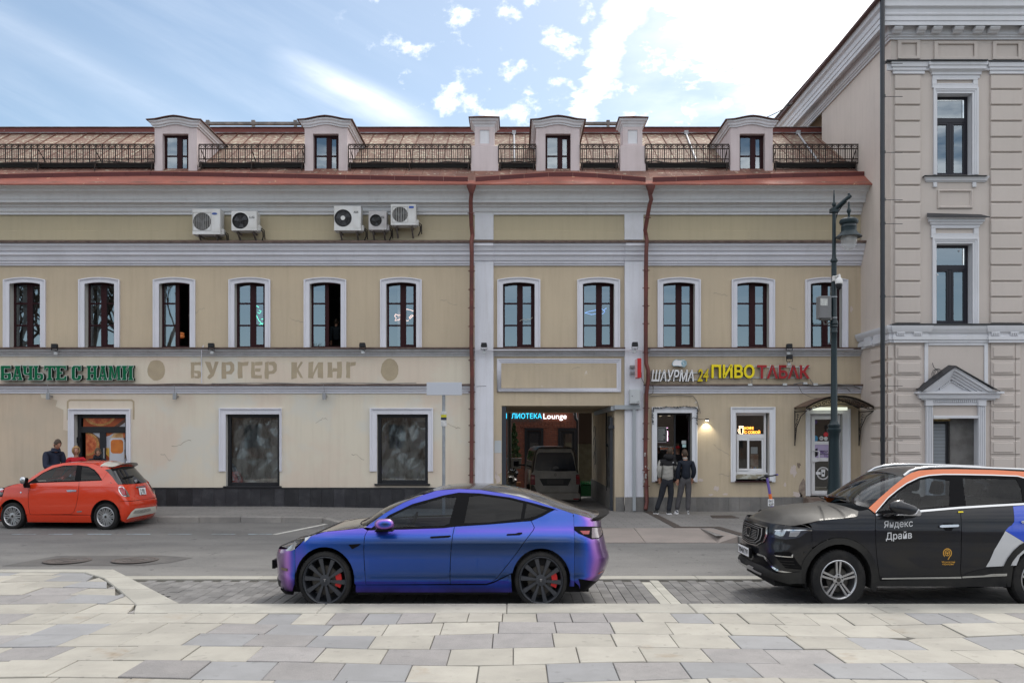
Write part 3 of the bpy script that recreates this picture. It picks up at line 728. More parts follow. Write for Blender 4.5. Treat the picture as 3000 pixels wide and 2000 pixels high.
# trim round the street level openings
def rect_sur(o,i,prof=TRIMP,m='trim',y=FD,name='window_surround',closed=False):
    po=[(o[0],o[2]),(o[0],o[3]),(o[1],o[3]),(o[1],o[2])]; pi=[(i[0],i[2]),(i[0],i[3]),(i[1],i[3]),(i[1],i[2])]
    if closed: po.append(po[0]); pi.append(pi[0])
    return surround(po,pi,prof,m,y,name)
rect_sur((xf(202),xf(384),zf(1430),zf(1197)),G1[:2]+(zf(1430),G1[3]))
for (a,b),g in (((643,826),G2),((1084,1269),G3)): rect_sur((xf(a),xf(b),zf(1380),zf(1195)),g[:2]+(zf(1380),g[3]))
TW=mat('trim_bright',(.72,.73,.76),.7,fine=.04,streak=.12); M['trim_bright']=TW
for (a,b),g in (((1909,2042),R1),((2140,2270),R2)): rect_sur((xf(a),xf(b),zf(1411),zf(1192)),g[:2]+(zf(1411),g[3]),m='trim_bright')
rect_sur((xf(2360),xf(2490),zf(1452),zf(1197)),R3[:2]+(zf(1452),R3[3]),m='trim_bright')
rect_sur((xf(1456),xf(1819),zf(1148),zf(1051)),(xf(1468.5),xf(1806.5),zf(1136.5),zf(1063.5)),[(0,0),(0,.05),(.25,.055),(.35,.03),(.6,.035),(.7,.012),(1,.01),(1,0)],'trim',name='wall_panel_moulding',closed=True)
# dark framed shop windows with wrinkled plastic behind the glass
M['plastic']=mat('plastic_sheet',(.42,.43,.43),.24,metal=.4,spec=.9,col2=(.10,.105,.105),vs=1.6,lo=.4,hi=.62,stretch=(2.2,1,.8))
def wrinkle(x0,x1,z0,z1,y,seed,parent):
    r=random.Random(seed); fx=[(r.uniform(2,9),r.uniform(2,8),r.uniform(0,6)) for _ in range(9)]
    cx,cz=lerp(x0,x1,.55),z1+.1
    def fn(u,v):
        x,z=lerp(x0,x1,u),lerp(z0,z1,v)
        q=math.hypot(x-cx,(z-cz)*1.1); a=math.atan2(x-cx,cz-z)
        h=.030*abs(math.sin(a*5+.8*math.sin(q*3)+seed)); wx_,wz_=x+.05*math.sin(z*5+seed),z+.06*math.sin(x*6)
        for k,l,p in fx: t=((k-5)*wx_+(l-5)*wz_)*.55+p; h += .055*abs(t-math.floor(t)-.5)
        return (x,y+h,z)
    b=MB(); b.grid(fn,60,60); return b.build('plastic_sheet',M['plastic'],parent,smooth=28)
for g,s in ((G2,3),(G3,8)):
    q=MB(); sash(q,g[0],g[1],g[2]+.02,g[3],FD+.15,.09,.08); q.box(g[0]-.06,g[1]+.06,FD-.07,FD+.2,g[2]-.03,g[2]+.019)
    fr=hp(q,'shop_window_frame','frame_black',bevel=.006)
    pane(fr,g[0]+.08,g[1]-.08,g[2]+.1,g[3]-.08,FD+.19,'glass_low')
    wrinkle(g[0]+.06,g[1]-.06,g[2]+.08,g[3]-.06,FD+.29,s,fr)
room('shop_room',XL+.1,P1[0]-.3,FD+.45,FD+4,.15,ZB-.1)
# ---- roof
EY,EZ,PT=FD-.75,wz(538,FD-.75),.65
TR=4.33
def roof_z(y): return EZ+PT*(y-EY)
def roof_x(px,t): return wx(px,EY+t)
RXR=9.40; XLR=-18.2
SW=.475
sh=MB()
t0=.05
tm=1.22; sh.add([(0,EY+t0,roof_z(EY+t0)+.012),(SW,EY+t0,roof_z(EY+t0)+.012),(SW,EY+tm,roof_z(EY+tm)+.012),(0,EY+tm,roof_z(EY+tm)+.012),(0,EY+tm+.004,roof_z(EY+tm)+.022),(SW,EY+tm+.004,roof_z(EY+tm)+.022),(SW,EY+TR,roof_z(EY+TR)),(0,EY+TR,roof_z(EY+TR))],[(0,1,2,3),(4,5,6,7),(3,2,5,4)])
for j in range(1):
    sh.m[0]=1; a,b=(EY+t0,roof_z(EY+t0)),(EY+TR,roof_z(EY+TR))
    v=[(-.016,a[0],a[1]),(.016,a[0],a[1]),(.016,b[0],b[1]),(-.016,b[0],b[1]),(-.008,a[0],a[1]+.008),(.008,a[0],a[1]+.008),(.008,b[0],b[1]+.04),(-.008,b[0],b[1]+.04)]
    sh.add(v,[(0,1,5,4),(4,5,6,7),(1,2,6,5),(3,0,4,7),(2,3,7,6)])
sh.m[3:]=[2]*5; o0=sh.build('roof_sheet',[M['rust'],M['rust2'],mat('seam_rust',(.13,.052,.034),.8,fine=.3)],house); o0.location.x += XLR
n=int((RXR-XLR)/SW)
for i in range(1,n+1):
    o=o0.copy(); COL.objects.link(o); o.parent=house; o.location.x=XLR+i*SW
mb=MB(); mb.add([(XLR,EY+.3,roof_z(EY+.3)-.06),(RXR,EY+.3,roof_z(EY+.3)-.06),(RXR,EY+TR+.1,roof_z(EY+TR+.1)-.06),(XLR,EY+TR+.1,roof_z(EY+TR+.1)-.06)],[(0,1,2,3)])
mb.add([(XLR,EY+TR+.1,roof_z(EY+TR)),(RXR,EY+TR+.1,roof_z(EY+TR)),(RXR,31.5,8.9),(XLR,31.5,8.9)],[(0,1,2,3)])
hp(mb,'roof','rust')
mb=MB(); mb.box(XLR,wx(2408,EY+TR),EY+TR-.02,EY+TR+.25,roof_z(EY+TR)-.1,roof_z(EY+TR)+.205)
hp(mb,'ridge_wall','ridge')
mb=MB(); mb.box(XLR,wx(2408,EY+TR),EY+TR-.06,EY+TR+.28,roof_z(EY+TR)+.206,roof_z(EY+TR)+.222); mb.tube([(XLR,EY+TR-.05,roof_z(EY+TR)+.03),(wx(2408,EY+TR),EY+TR-.05,roof_z(EY+TR)+.03)],.018,6)
hp(mb,'ridge_flashing',mat('zinc_line',(.30,.31,.33),.5,col2=(.14,.10,.09),vs=2))
# eave strip and raised wall gutter
gp=[(-200,514),(0,513.5),(215,509),(430,506),(620,508),(950,514.5),(1250,520),(1371,522),(1393,522),(1500,515),(1640,506),(1760,512),(1892,523),(1912,523),(2100,518),(2300,511),(2530,506)]
def g_at(px):
    for (a,ya),(b,yb) in zip(gp,gp[1:]):
        if px <= b: return lerp(ya,yb,(px-a)/(b-a))
    return 506
def g_pos(px,dy=0):
    py=g_at(px)+dy; k=(CY-py)/F     # meet the roof plane
    t=((EZ-H)-k*EY)/(k-PT)
    return wx(px,EY+t),EY+t,roof_z(EY+t)
seg=[p for p in range(-60,2530,70)]
for a,b in ((-60,1371),(1393,1892),(1912,2532)):
    n=max(2,round((b-a)/70))
    for i in range(n):
        q0,q1=g_pos(lerp(a,b,i/n)+.5,13),g_pos(lerp(a,b,(i+1)/n)-.5,13)
        m_=MB(); hgt=.135
        v=[]
        for (x,y,z) in (q0,q1): v += [(x,y,z-.02),(x,y-.02,z+hgt),(x,y+.015,z+hgt),(x,y+.03,z-.02)]
        m_.add(v,[(0,4,5,1),(1,5,6,2),(2,6,7,3),(0,1,2,3),(4,7,6,5)])
        hp(m_,'gutter_board','gutter')
        m_=MB(); m_.tube([(q0[0],q0[1]-.0,q0[2]+hgt+.008),(q1[0],q1[1]-.0,q1[2]+hgt+.008)],.014,5); hp(m_,'gutter_bead','rust_low')
mb=MB()
xs_=[-80+i*40 for i in range(67)]
for a,b in zip(xs_,xs_[1:]):
    r0,r1=g_pos(min(a,2530),11),g_pos(min(b,2530),11)
    j0,j1=.006*math.sin(a*.05),.006*math.sin(b*.05)
    mb.add([(wx(a,EY-.03),EY-.03+j0,EZ-.015),(wx(b,EY-.03),EY-.03+j1,EZ-.015),(r1[0],r1[1],r1[2]+.04),(r0[0],r0[1],r0[2]+.04)],[(0,1,2,3)])
    mb.add([(wx(a,EY-.03),EY-.03+j0,EZ-.015),(wx(b,EY-.03),EY-.03+j1,EZ-.015),(wx(b,EY-.03),EY-.02+j1,EZ-.045),(wx(a,EY-.03),EY-.02+j0,EZ-.045)],[(0,3,2,1)])
hp(mb,'eave_sheet','rust_low')
mb=MB()
for px in range(40,2520,97): mb.lathe([(.012,0),(.012,-.012),(.001,-.014)],(xf(px,23.05),23.05,wz(549,23.05)-.03),8)
# roof railing
RY=EY+.93; RT,RB=wz(423.5,RY),wz(478,RY)
def rail_run(a,b):
    x0,x1=wx(a,RY),wx(b,RY); m_=MB(); z1,z0=RT,RB
    for z in (z1,z1-.118,z0+.11,z0): m_.box(x0,x1,RY-.016,RY+.016,z-.013,z+.013)
    n=max(2,round((x1-x0)/.178)); st=(x1-x0)/n
    for i in range(n+1):
        x=x0+i*st; m_.box(x-.0125,x+.0125,RY-.014,RY+.014,z0+.017,z1-.017)
        if i < n:
            for k in (1/3,2/3): m_.box(x+st*k-.0065,x+st*k+.0065,RY-.007,RY+.007,z0+.127,z1-.135)
            for s in (-1,1):
                c=(x+st/2+s*.042,RY,z1-.062)
                m_.tube([(c[0]+s*.036*(1-q*.09)*math.cos(q*.9)*-s*1.0,RY,c[2]+.036*(1-q*.09)*math.sin(q*.9)) for q in range(7)],.0105,4)
                m_.tube([(x+st/2+s*.03+.022*math.cos(q*.95),RY,z0+.055+.022*math.sin(q*.95)) for q in range(7)],.006,4)
    n=max(1,round((x1-x0)/1.75))
    for i in range(n+1):
        x=lerp(x0+.06,x1-.06,i/n); zr=roof_z(RY)
        m_.tube([(x,RY,z0),(x-.01,RY-.03,zr+.02)],.016,5); m_.tube([(x+.02,RY+.45,roof_z(RY+.45)),(x,RY,z1-.15)],.014,5)
        m_.tube([(x,RY,z0+.02),(x+.03,RY+.22,roof_z(RY+.22))],.014,5)
    hp(m_,'railing','railing')
for a,b in ((-60,452),(583,892),(1021,1379),(1461,1570),(1700,1812),(1890,2136),(2266,2514)): rail_run(a,b)
# walkway clutter behind the rails: cable tray and hoses
r=random.Random(4); M['lampk']=mat('black_cable',(.02,.02,.02),.7)
for a,b in ((-60,450),(585,890),(1022,1378),(1462,1568),(1702,1810),(1892,2134),(2268,2512)):
    mb=MB(); y=RY+.16; z=roof_z(y)+.09
    mb.box(wx(a,y),wx(b,y),y-.05,y+.05,z-.04,z+.075)
    mb.tube([(wx(lerp(a,b,k/10),y),y+r.uniform(-.03,.05),z+.09+r.uniform(-.02,.05)) for k in range(11)],.018,5)
    hp(mb,'cable_run','lampk')
mb=MB(); y=RY+.3
mb.tube([(wx(125,y),y,roof_z(y)+.09),(wx(200,y),y,roof_z(y)+.06),(wx(300,y),y,roof_z(y)+.05),(wx(445,y),y,roof_z(y)+.10)],.03,6)
mb.tube([(wx(600,y),y,roof_z(y)+.06),(wx(760,y),y,roof_z(y)+.07)],.022,6); mb.tube([(wx(1030,y),y,roof_z(y)+.07),(wx(1130,y),y,roof_z(y)+.07)],.022,6)
hp(mb,'pale_hose',mat('pale_hose',(.50,.45,.33),.6))
# ventilation posts and long beams on the ridge
mb=MB(); yb=EY+TR+.2; zb_=roof_z(EY+TR)+.21
for px in (13,132,290,832,1091,1226,1353,607,708): mb.box(wx(px-3,yb),wx(px+4,yb),yb,yb+.12,zb_,zb_+.10)
hp(mb,'roof_post',mat('post_grey',(.09,.085,.085),.6),bevel=.004)
for a,b in ((587,894),(1552,1812)):
    mb=MB(); yb=30.2
    mb.box(wx(a,yb),wx(b,yb),yb,yb+.15,wz(364,yb),wz(357,yb))
    for px in (a+20,(a+b)/2,b-30): mb.box(wx(px-4,yb),wx(px+4,yb),yb+.02,yb+.13,9,wz(364,yb)+.01); mb.box(wx(px-5,yb),wx(px+5,yb),yb+.02,yb+.13,wz(357,yb),wz(351,yb))
    hp(mb,'ridge_beam',mat('beam_grey',(.12,.115,.115),.7,col2=(.22,.20,.19),vs=4))
# snow guard pipes running down the upper slope
mb=MB()
for px,py,px2 in ((1506,388,1508),(2010,390,2042),(2338,392,2400)):
    y0=EY+TR-.06; y1=EY+1.5
    mb.box(wx(px,y0)-.06,wx(px,y0)+.06,y0-.07,y0+.05,roof_z(y0)+.0,roof_z(y0)+.12)
    mb.tube([(wx(px,y0),y0,roof_z(y0)+.05),(wx(px2,y1),y1,roof_z(y1)+.06)],.028,6)
hp(mb,'drain_tube',mat('tube_grey',(.38,.38,.40),.5))
# dormers
DY=EY+.96
def dormer(a,b,wa,wb,i):
    x0,x1=wx(a,DY),wx(b,DY); xa,xb=wx(wa,DY),wx(wb,DY)
    zb,ze,zw=wz(505,DY)-.08,wz(374,DY),wz(392,DY); xc=(x0+x1)/2; hw=(x1-x0)/2
    zs=wz(503,DY)
    m_=MB()
    for q in ([(x0,zb),(xa,zb),(xa,zw),(x0,zw)],[(xb,zb),(x1,zb),(x1,zw),(xb,zw)],[(x0,zw),(x1,zw),(x1,ze+.12),(x0,ze+.12)]):
        m_.add([(u,DY,v) for u,v in q],[(0,1,2,3)])
    e=DY+.17
    m_.add([(xa,DY,zb),(xa,e,zb),(xa,e,zw),(xa,DY,zw)],[(0,1,2,3)]); m_.add([(xb,DY,zb),(xb,e,zb),(xb,e,zw),(xb,DY,zw)],[(3,2,1,0)]); m_.add([(xa,DY,zw),(xb,DY,zw),(xb,e,zw),(xa,e,zw)],[(3,2,1,0)])
    yb=EY+(ze+.1-EZ)/PT
    for x in (x0,x1): m_.add([(x,DY,zb),(x,yb,ze+.12),(x,DY,ze+.12)],[(0,1,2)])
    d=hp(m_,'dormer','lilac',recalc=False)
    # eyebrow cornice, stepped, returned along the sides
    def crv(t,amp=.078): return amp*math.cos(t*math.pi*.5/.72)**1.3 if abs(t) < .72 else 0.0
    m_=MB()
    prof=[(0,0),(.035,.0),(.04,.045),(.07,.05),(.085,.10),(.12,.125),(.125,.165),(.0,.168)]
    n=20
    for k in range(len(prof)-1):
        (p0,h0),(p1,h1)=prof[k],prof[k+1]
        for j in range(n):
            t0,t1=-1+2*j/n,-1+2*(j+1)/n
            m_.add([(xc+t0*(hw+p0),DY-p0,ze+h0+crv(t0)),(xc+t1*(hw+p0),DY-p0,ze+h0+crv(t1)),(xc+t1*(hw+p1),DY-p1,ze+h1+crv(t1)),(xc+t0*(hw+p1),DY-p1,ze+h1+crv(t0))],[(0,1,2,3)])
        for s in (-1,1):
            m_.add([(xc+s*(hw+p0),DY-p0,ze+h0),(xc+s*(hw+p0),yb+.2,ze+h0),(xc+s*(hw+p1),yb+.2,ze+h1),(xc+s*(hw+p1),DY-p1,ze+h1)],[(0,1,2,3)])
    m_.build('cornice',M['trimw'],d,smooth=25)
    m_=MB(); L=3.4
    def top(t,y): return ze+.172+crv(t,.055)+.055*(1-abs(t))
    for lift in (0,.022):
        m_.grid(lambda u,v: (xc+(-1+2*u)*(hw+.175),lerp(DY-.17,DY+L,v),top(-1+2*u,0)+lift-(.012 if v < .5 else 0)),20,1)
    m_.grid(lambda u,v: (xc+(-1+2*u)*(hw+.175),DY-.17,top(-1+2*u,0)-.012+.022*v),20,1)
    for s in (0,1): m_.grid(lambda u,v: (xc+(-1+2*s)*(hw+.175),lerp(DY-.17,DY+L,u),top(-1+2*s,0)+.022*v-(.012 if u < .5 else 0)),1,1)
    m_.build('roof',M['brown_sheet'],d,smooth=30)
    # window
    m_=MB(); y=DY+.15
    zt=zw
    sash(m_,xa,xb,zs,zt,y,.055,.06); xm=lerp(xa,xb,.53)
    m_.box(xm-.035,xm+.065,y-.01,y+.05,zs+.055,zt-.055)
    zm=lerp(zs,zt,.455)
    m_.box(xa+.055,xm-.035,y+.004,y+.05,zm-.02,zm+.02)
    sash(m_,xm+.065,xb-.055,zs+.055,zt-.055,y-.01,.04); m_.box(xm+.105,xb-.095,y+.003,y+.05,zm-.02,zm+.02)
    m_.box(xa-.03,xb+.03,DY-.05,y,zs-.04,zs)
    fr=hp(m_,'dormer_window','frame_dark',bevel=.005)
    for q0,q1 in ((xa+.05,xm-.03),(xm+.1,xb-.09)):
        pane(fr,q0,q1,zs+.05,zm-.015,y+.025); pane(fr,q0,q1,zm+.015,zt-.05,y+.025)
    m_=MB(); m_.box(xa+.02,xb-.02,y+.3,y+.34,zs-.1,zw+.05); hp(m_,'dormer_room','room')
dormer(453,577,476,552,0); dormer(892.5,1018,917,992,1); dormer(1571,1698,1598,1672,2); dormer(2140,2264,2167,2241,3)
# chimneys
def chimney(a,b,sa,sb,ca,cb):
    m_=MB(); y=DY-.02
    m_.box(wx(a,y),wx(b,y),y,y+.75,wz(508,y)-.2,wz(427,y))
    d=hp(m_,'chimney','lilac',bevel=.008)
    m_=MB(); y2=y+.06; s0,s1=wx(sa,y2),wx(sb,y2); zt=wz(372,y2)
    p0,p1,q0,q1=lerp(s0,s1,.25),lerp(s0,s1,.75),wz(421,y2),wz(381,y2)
    for q in ((s0,p0,wz(427,y2)+.002,zt),(p1,s1,wz(427,y2)+.002,zt),(p0,p1,wz(427,y2)+.002,q0),(p0,p1,q1,zt)): m_.box(q[0],q[1],y2,y2+.6,q[2],q[3])
    m_.box(p0-.001,p1+.001,y2+.035,y2+.59,q0-.001,q1+.001)
    m_.build('shaft',M['lilac'],d)
    m_=MB(); m_.box(p0+.004,p1-.004,y2+.02,y2+.034,q0+.004,q1-.004); m_.build('white_panel',M['trimw'],d)
    m_=MB(); c0,c1=wx(ca,y),wx(cb,y); xc,hw,hs=(c0+c1)/2,(c1-c0)/2,(s1-s0)/2
    yc=y2+.3
    st=[(0,0),(.10,.05),(.15,.10),(.25,.13),(.45,.18),(.55,.25),(.82,.29),(1,.36),(1,.40)]
    lev=[(hs+(hw-.03-hs)*t,.30+(hw-.03-hs)*t,zt+.0+h*.5) for t,h in st]
    vs=[]
    for hx,hy,z in lev: vs += [(xc-hx,yc-hy,z),(xc+hx,yc-hy,z),(xc+hx,yc+hy,z),(xc-hx,yc+hy,z)]
    fs=[(k*4+i,k*4+(i+1) % 4,(k+1)*4+(i+1) % 4,(k+1)*4+i) for k in range(len(lev)-1) for i in range(4)]+[tuple(range((len(lev)-1)*4,len(lev)*4))]
    m_.add(vs,fs); m_.build('cornice',M['trimw'],d)
    m_=MB(); hx,hy,z=lev[-1]; m_.prism([(xc-hx-.03,z+.003),(xc+hx+.03,z+.003),(xc+hx+.03,z+.03),(xc,z+.05),(xc-hx-.03,z+.03)],yc-hy-.03,yc+hy+.03); m_.build('cap',M['brown_sheet'],d)
chimney(1380,1460,1391,1448,1373,1464); chimney(1817,1892,1825,1882,1811,1899)
# downpipes
def downpipe(name_x,pts,funnel,lab,stick=False):
    m_=MB(); m_.tube([(xf(px,d),d,wz(py,d)) for px,py,d in pts],.055,12)
    dp=hp(m_,'downpipe','pipe_red',smooth=40)
    px,py,d=funnel; m_=MB(); m_.lathe([(.05,-.20),(.06,-.17),(.125,.0),(.125,.045),(.115,.05),(.11,0)],(xf(px,d),d,wz(py,d)),14); m_.build('funnel',M['pipe_red'],dp,smooth=40)
    for a,b in zip(pts,pts[1:]):
        n=int(abs(b[1]-a[1])/55)
        for k in range(1,n+1):
            t=k/(n+1); p,q,d=lerp(a[0],b[0],t),lerp(a[1],b[1],t),lerp(a[2],b[2],t)
            m_=MB(); m_.lathe([(.056,-.02),(.064,-.02),(.064,.02),(.056,.02)],(xf(p,d),d,wz(q,d)),12); m_.box(xf(p,d)-.095,xf(p,d)+.095,d-.012,d+.012,wz(q,d)-.01,wz(q,d)+.01); m_.build('bracket',M['pipe_red'],dp)
downpipe(0,[(1382,560,22.98),(1379,590,23.05),(1381,660,23.3),(1384,690,23.36),(1381,708,23.22),(1382,740,23.22),(1381,1010,23.45),(1383,1100,23.5),(1381,1440,23.55),(1380,1470,23.5)],(1381,547,22.95),'')
downpipe(1,[(1903,562,22.98),(1908,585,23.0),(1903,600,23.05),(1890,675,23.32),(1893,692,23.36),(1895,704,23.22),(1893,740,23.22),(1892,1000,23.45),(1893,1065,23.5),(1899,1085,23.42),(1899,1110,23.42),(1894,1150,23.5),(1891,1330,23.52),(1895,1470,23.52),(1891,1492,23.42)],(1906,547,22.95),'')
# stickers and rust low on the right downpipe
mb=MB(); r=random.Random(9)
for k in range(10):
    z=zf(r.uniform(1318,1420)); a=r.uniform(-1.2,1.2); x,y=xf(1892,23.52)+.058*math.sin(a),23.52-.058*math.cos(a)-.003; s=r.uniform(.012,.03)
    mb.box(x-s,x+s,y-.002,y,z-s,z+s*1.4)
hp(mb,'stickers',mat('old_stickers',(.5,.48,.46),.7,col2=(.2,.18,.17),vs=20))
# ---- gateway: tunnel through the house
gx0,gx1,gz,gy=GATE[0],GATE[1],GATE[3],30.7
M['gate_wall']=mat('gateway_wall',(.60,.50,.36),.9,col2=(.48,.40,.29),vs=1.1,fine=.1,streak=.35,bump=.2,bs=30,speck=(.16,.14,.12),spk=(1.8,.68,.75))
mb=MB(); mb.add([(gx1,FD,-.2),(gx1,gy,-.2),(gx1,gy,gz),(gx1,FD,gz)],[(3,2,1,0)]); hp(mb,'gateway_wall','gate_wall',recalc=False)
mb=MB(); mb.add([(gx0,FD,-.2),(gx0,gy,-.2),(gx0,gy,gz),(gx0,FD,gz)],[(0,1,2,3)]); hp(mb,'gateway_wall','gate_wall',recalc=False)
mb=MB(); mb.add([(gx0,FD,gz),(gx1,FD,gz),(gx1,gy,gz),(gx0,gy,gz)],[(3,2,1,0)]); hp(mb,'gateway_ceiling','gate_wall',recalc=False)
mb=MB(); mb.box(gx1-.03,gx1-.001,FD+.6,gy,-.2,.80); hp(mb,'plinth','plinth_grey')
M['gate_post']=mat('gate_post',(.035,.04,.05),.5); mb=MB(); mb.box(gx0+.001,gx0+.12,FD+.02,FD+.1,0,gz-.02); hp(mb,'gate_post','gate_post'); mb=MB(); mb.box(gx1-.11,gx1-.03,FD+.15,FD+.24,.05,zf(1222)); mb.box(gx1-.15,gx1+.02,FD+.1,FD+.26,zf(1255),zf(1245)); hp(mb,'gate_post','gate_post')
mb=MB(); mb.box(gx1-.11,gx1+.03,FD-.06,FD+5,zf(1197)-.05,zf(1197)+.07); mb.box(xf(1798),xf(1872),FD-.21,FD-.128,zf(1199),zf(1187)); mb.box(xf(1851),xf(1860),FD-.20,FD-.128,.27,zf(1199)-.002)
mb.box(xf(1797),xf(1830),FD-.128,FD-.0,zf(1199),zf(1187)); hp(mb,'cable_duct',mat('duct_grey',(.34,.365,.385),.5,streak=.2))
mb=MB(); mb.tube([(gx1-.03,FD+1.9,gz-.1),(gx1-.03,FD+1.95,1.9),(gx1-.04,FD+1.7,1.5),(gx1-.03,FD+1.8,.7)],.02,6); mb.tube([(gx1-.03,FD+2.0,2.1),(gx1-.04,FD+1.4,2.0)],.02,6); hp(mb,'wall_cable',mat('cable_black2',(.015,.015,.015),.7))
mb=MB(); mb.box(gx1-.02,gx1-.002,FD+.7,FD+1.75,.25,zf(1215)); hp(mb,'service_door',mat('door_grey',(.15,.155,.16),.6,col2=(.05,.05,.05),vs=3,streak=.5))
mb=MB()       # scrawl on the tunnel wall
for k,(yy,zz,rr) in enumerate(((29.6,2.45,.2),(29.7,2.0,.25),(29.5,1.55,.2))): mb.tube([(gx1-.006,yy+rr*math.cos(q*.55)*1.8,zz+rr*math.sin(q*.55)) for q in range(10)],.012,4)
hp(mb,'painted_scrawl',mat('scrawl_grey',(.16,.16,.16),.8))
mb=MB(); mb.add([(gx0-3,24.0,.243),(gx1+2,24.0,.243),(gx1+9,45,.0),(gx0-9,45,.0)],[(0,1,2,3)])
struct(mb.build('courtyard_ground',mat('yard_asphalt',(.12,.115,.11),.9,col2=(.15,.145,.14),vs=1,fine=.3),recalc=False))
# ------------------------------------------------------------------ taller beige house on the right
FR=21.8
def xr(px,d=FR): return wx(px,d)
def zr(py,d=FR): return wz(py,d)
M['beige']=mat('plaster_beige',(.555,.495,.455),.85,col2=(.525,.47,.43),vs=.5,fine=.04,fs=40,streak=.06,bump=.1,bs=60)
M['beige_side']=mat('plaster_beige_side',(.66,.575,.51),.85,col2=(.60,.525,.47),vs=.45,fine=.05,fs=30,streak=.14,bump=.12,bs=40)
M['rwhite']=mat('stucco_white',(.66,.665,.70),.75,col2=(.62,.625,.65),vs=.8,fine=.04,streak=.08)
M['frame_navy']=mat('frame_navy',(.014,.013,.02),.35)
M['slate']=mat('dark_flashing',(.028,.03,.035),.5,fine=.2,fs=15)
M['black_pipe']=mat('black_pipe',(.010,.011,.016),.3,spec=.6)
corner=thing('corner_house','tall beige house with white stucco surrounds and banded corner strips, right of the yellow house','house',(9.458,FR,.25))
def rp(mb,name,m,**k): return mb.build(name,M[m] if isinstance(m,str) else m,corner,**k)
XS,XE,ZT=9.458,15.2,zr(30)
D1=(xr(2734),xr(2868),-.1,zr(1225)); W1=(xr(2744),xr(2847),zr(513),zr(275)); W2=(xr(2742),xr(2848),zr(949),zr(714))
def rwall(holes,depth,z0,z1):
    xs=sorted({XS,XE,*[h[0] for h in holes],*[h[1] for h in holes]}); zs=sorted({z0,z1,*[h[2] for h in holes],*[h[3] for h in holes]})
    b_=MB()
    for a,b in zip(xs,xs[1:]):
        for c,d in zip(zs,zs[1:]):
            if any(h[0] <= a and b <= h[1] and h[2] <= c and d <= h[3] for h in holes): continue
            b_.add([(a,FR,c),(b,FR,c),(b,FR,d),(a,FR,d)],[(0,1,2,3)])
    b_.cm=1
    for a,b,c,d in holes:
        e=FR+depth
        b_.add([(a,FR,c),(a,e,c),(a,e,d),(a,FR,d)],[(0,1,2,3)]); b_.add([(b,FR,c),(b,e,c),(b,e,d),(b,FR,d)],[(3,2,1,0)])
        b_.add([(a,FR,d),(b,FR,d),(b,e,d),(a,e,d)],[(3,2,1,0)]); b_.add([(a,FR,c),(b,FR,c),(b,e,c),(a,e,c)],[(0,1,2,3)])
    b_.build('wall',[M['beige'],M['rwhite']],corner,recalc=False)
rwall((W1,W2,D1),.24,-.1,ZT)
mb=MB(); mb.add([(XS,FR,-.1),(XS,26.7,-.1),(XS,26.7,ZT+.4),(XS,FR,ZT+.4)],[(3,2,1,0)]); rp(mb,'side_wall','beige_side',recalc=False)
mb=MB(); mb.add([(XS+.35,26.7,6),(XS+.35,34,6),(XS+.35,34,ZT+.4),(XS+.35,26.7,ZT+.4)],[(3,2,1,0)]); mb.add([(XS,26.7,6),(XS+.35,26.7,6),(XS+.35,26.7,ZT),(XS,26.7,ZT)],[(0,1,2,3)]); rp(mb,'side_wall','ochre',recalc=False)
def wrap(prof,y1=34.0,x1=XE,name='cornice',m='rwhite',xs=XS,y0=FR):
    """moulding that runs along the front and returns along the side"""
    n=len(prof); vs=[]
    for p,z in prof: vs.append((x1,y0-p,z))
    for p,z in prof: vs.append((xs-p,y0-p,z))
    for p,z in prof: vs.append((xs-p,y1,z))
    b_=MB(); b_.add(vs,[(k*n+i,k*n+i+1,(k+1)*n+i+1,(k+1)*n+i) for k in (0,1) for i in range(n-1)])
    return rp(b_,name,m,smooth=25)
def pz(prof,d=FR): return [(p,wz(y,d-p)) for p,y in prof]
wrap(pz([(0,118),(.05,116),(.05,111),(.09,107),(.09,102),(.12,100),(.12,75),(.33,74),(.33,61.5),(.35,60),(.35,46),(.37,44),(.38,40),(.36,38),(.37,26),(.42,20),(.44,17),(.44,-2),(.47,-6),(.5,-9),(0,-12)]))
mb=MB(); mb.prism([(XS-.46,wz(-9,FR-.5)),(XS-.56,wz(-9,FR-.5)),(XS-.56,wz(-5,FR-.5)-.02),(XS-.46,wz(-5,FR-.5)-.02)],FR-.5,34)
mb.add([(XS-.5,FR-.5,wz(-11,FR-.5)),(XE,FR-.5,wz(-11,FR-.5)),(XE,34,wz(-11,FR-.5)+3.2),(XS-.5,34,wz(-11,FR-.5)+.25)],[(0,1,2,3)])
rp(mb,'roof_edge','brown_sheet')
for a,b in ((2621,2650),(2692,2719),(2736,2766),(2798,2829),(2859,2889),(2902,2935),(2994,3022),(3060,3090)):
    mb=MB(); x0,x1=wx(a,FR-.3),wx(b-3,FR-.3); zt,zm,zb=zr(76,FR-.3),zr(84,FR-.25),zr(99,FR-.15)
    mb.prism([(FR-.12,zt),(FR-.31,zt),(FR-.31,zm+.02),(FR-.27,zm-.03),(FR-.21,zb+.02),(FR-.2,zb),(FR-.12,zb)],x0,x1,'x'); rp(mb,'modillion','rwhite',bevel=.008)
# frieze panels
def inset(a,b,y0,y1,w_=.02,m='beige',nm='panel'):
    mb_=MB(); x0,x1,z0,z1=xr(a),xr(b),zr(y1),zr(y0)
    for q in ((x0-.09,x0,z0-.07,z1+.07),(x1,x1+.09,z0-.07,z1+.07),(x0,x1,z0-.07,z0),(x0,x1,z1,z1+.07)): mb_.box(q[0],q[1],FR-.045,FR,q[2],q[3])
    rp(mb_,nm,m,bevel=.006)
inset(2639,2684,128,166); inset(2746,2852,131,168); inset(2917,2981,131,168)
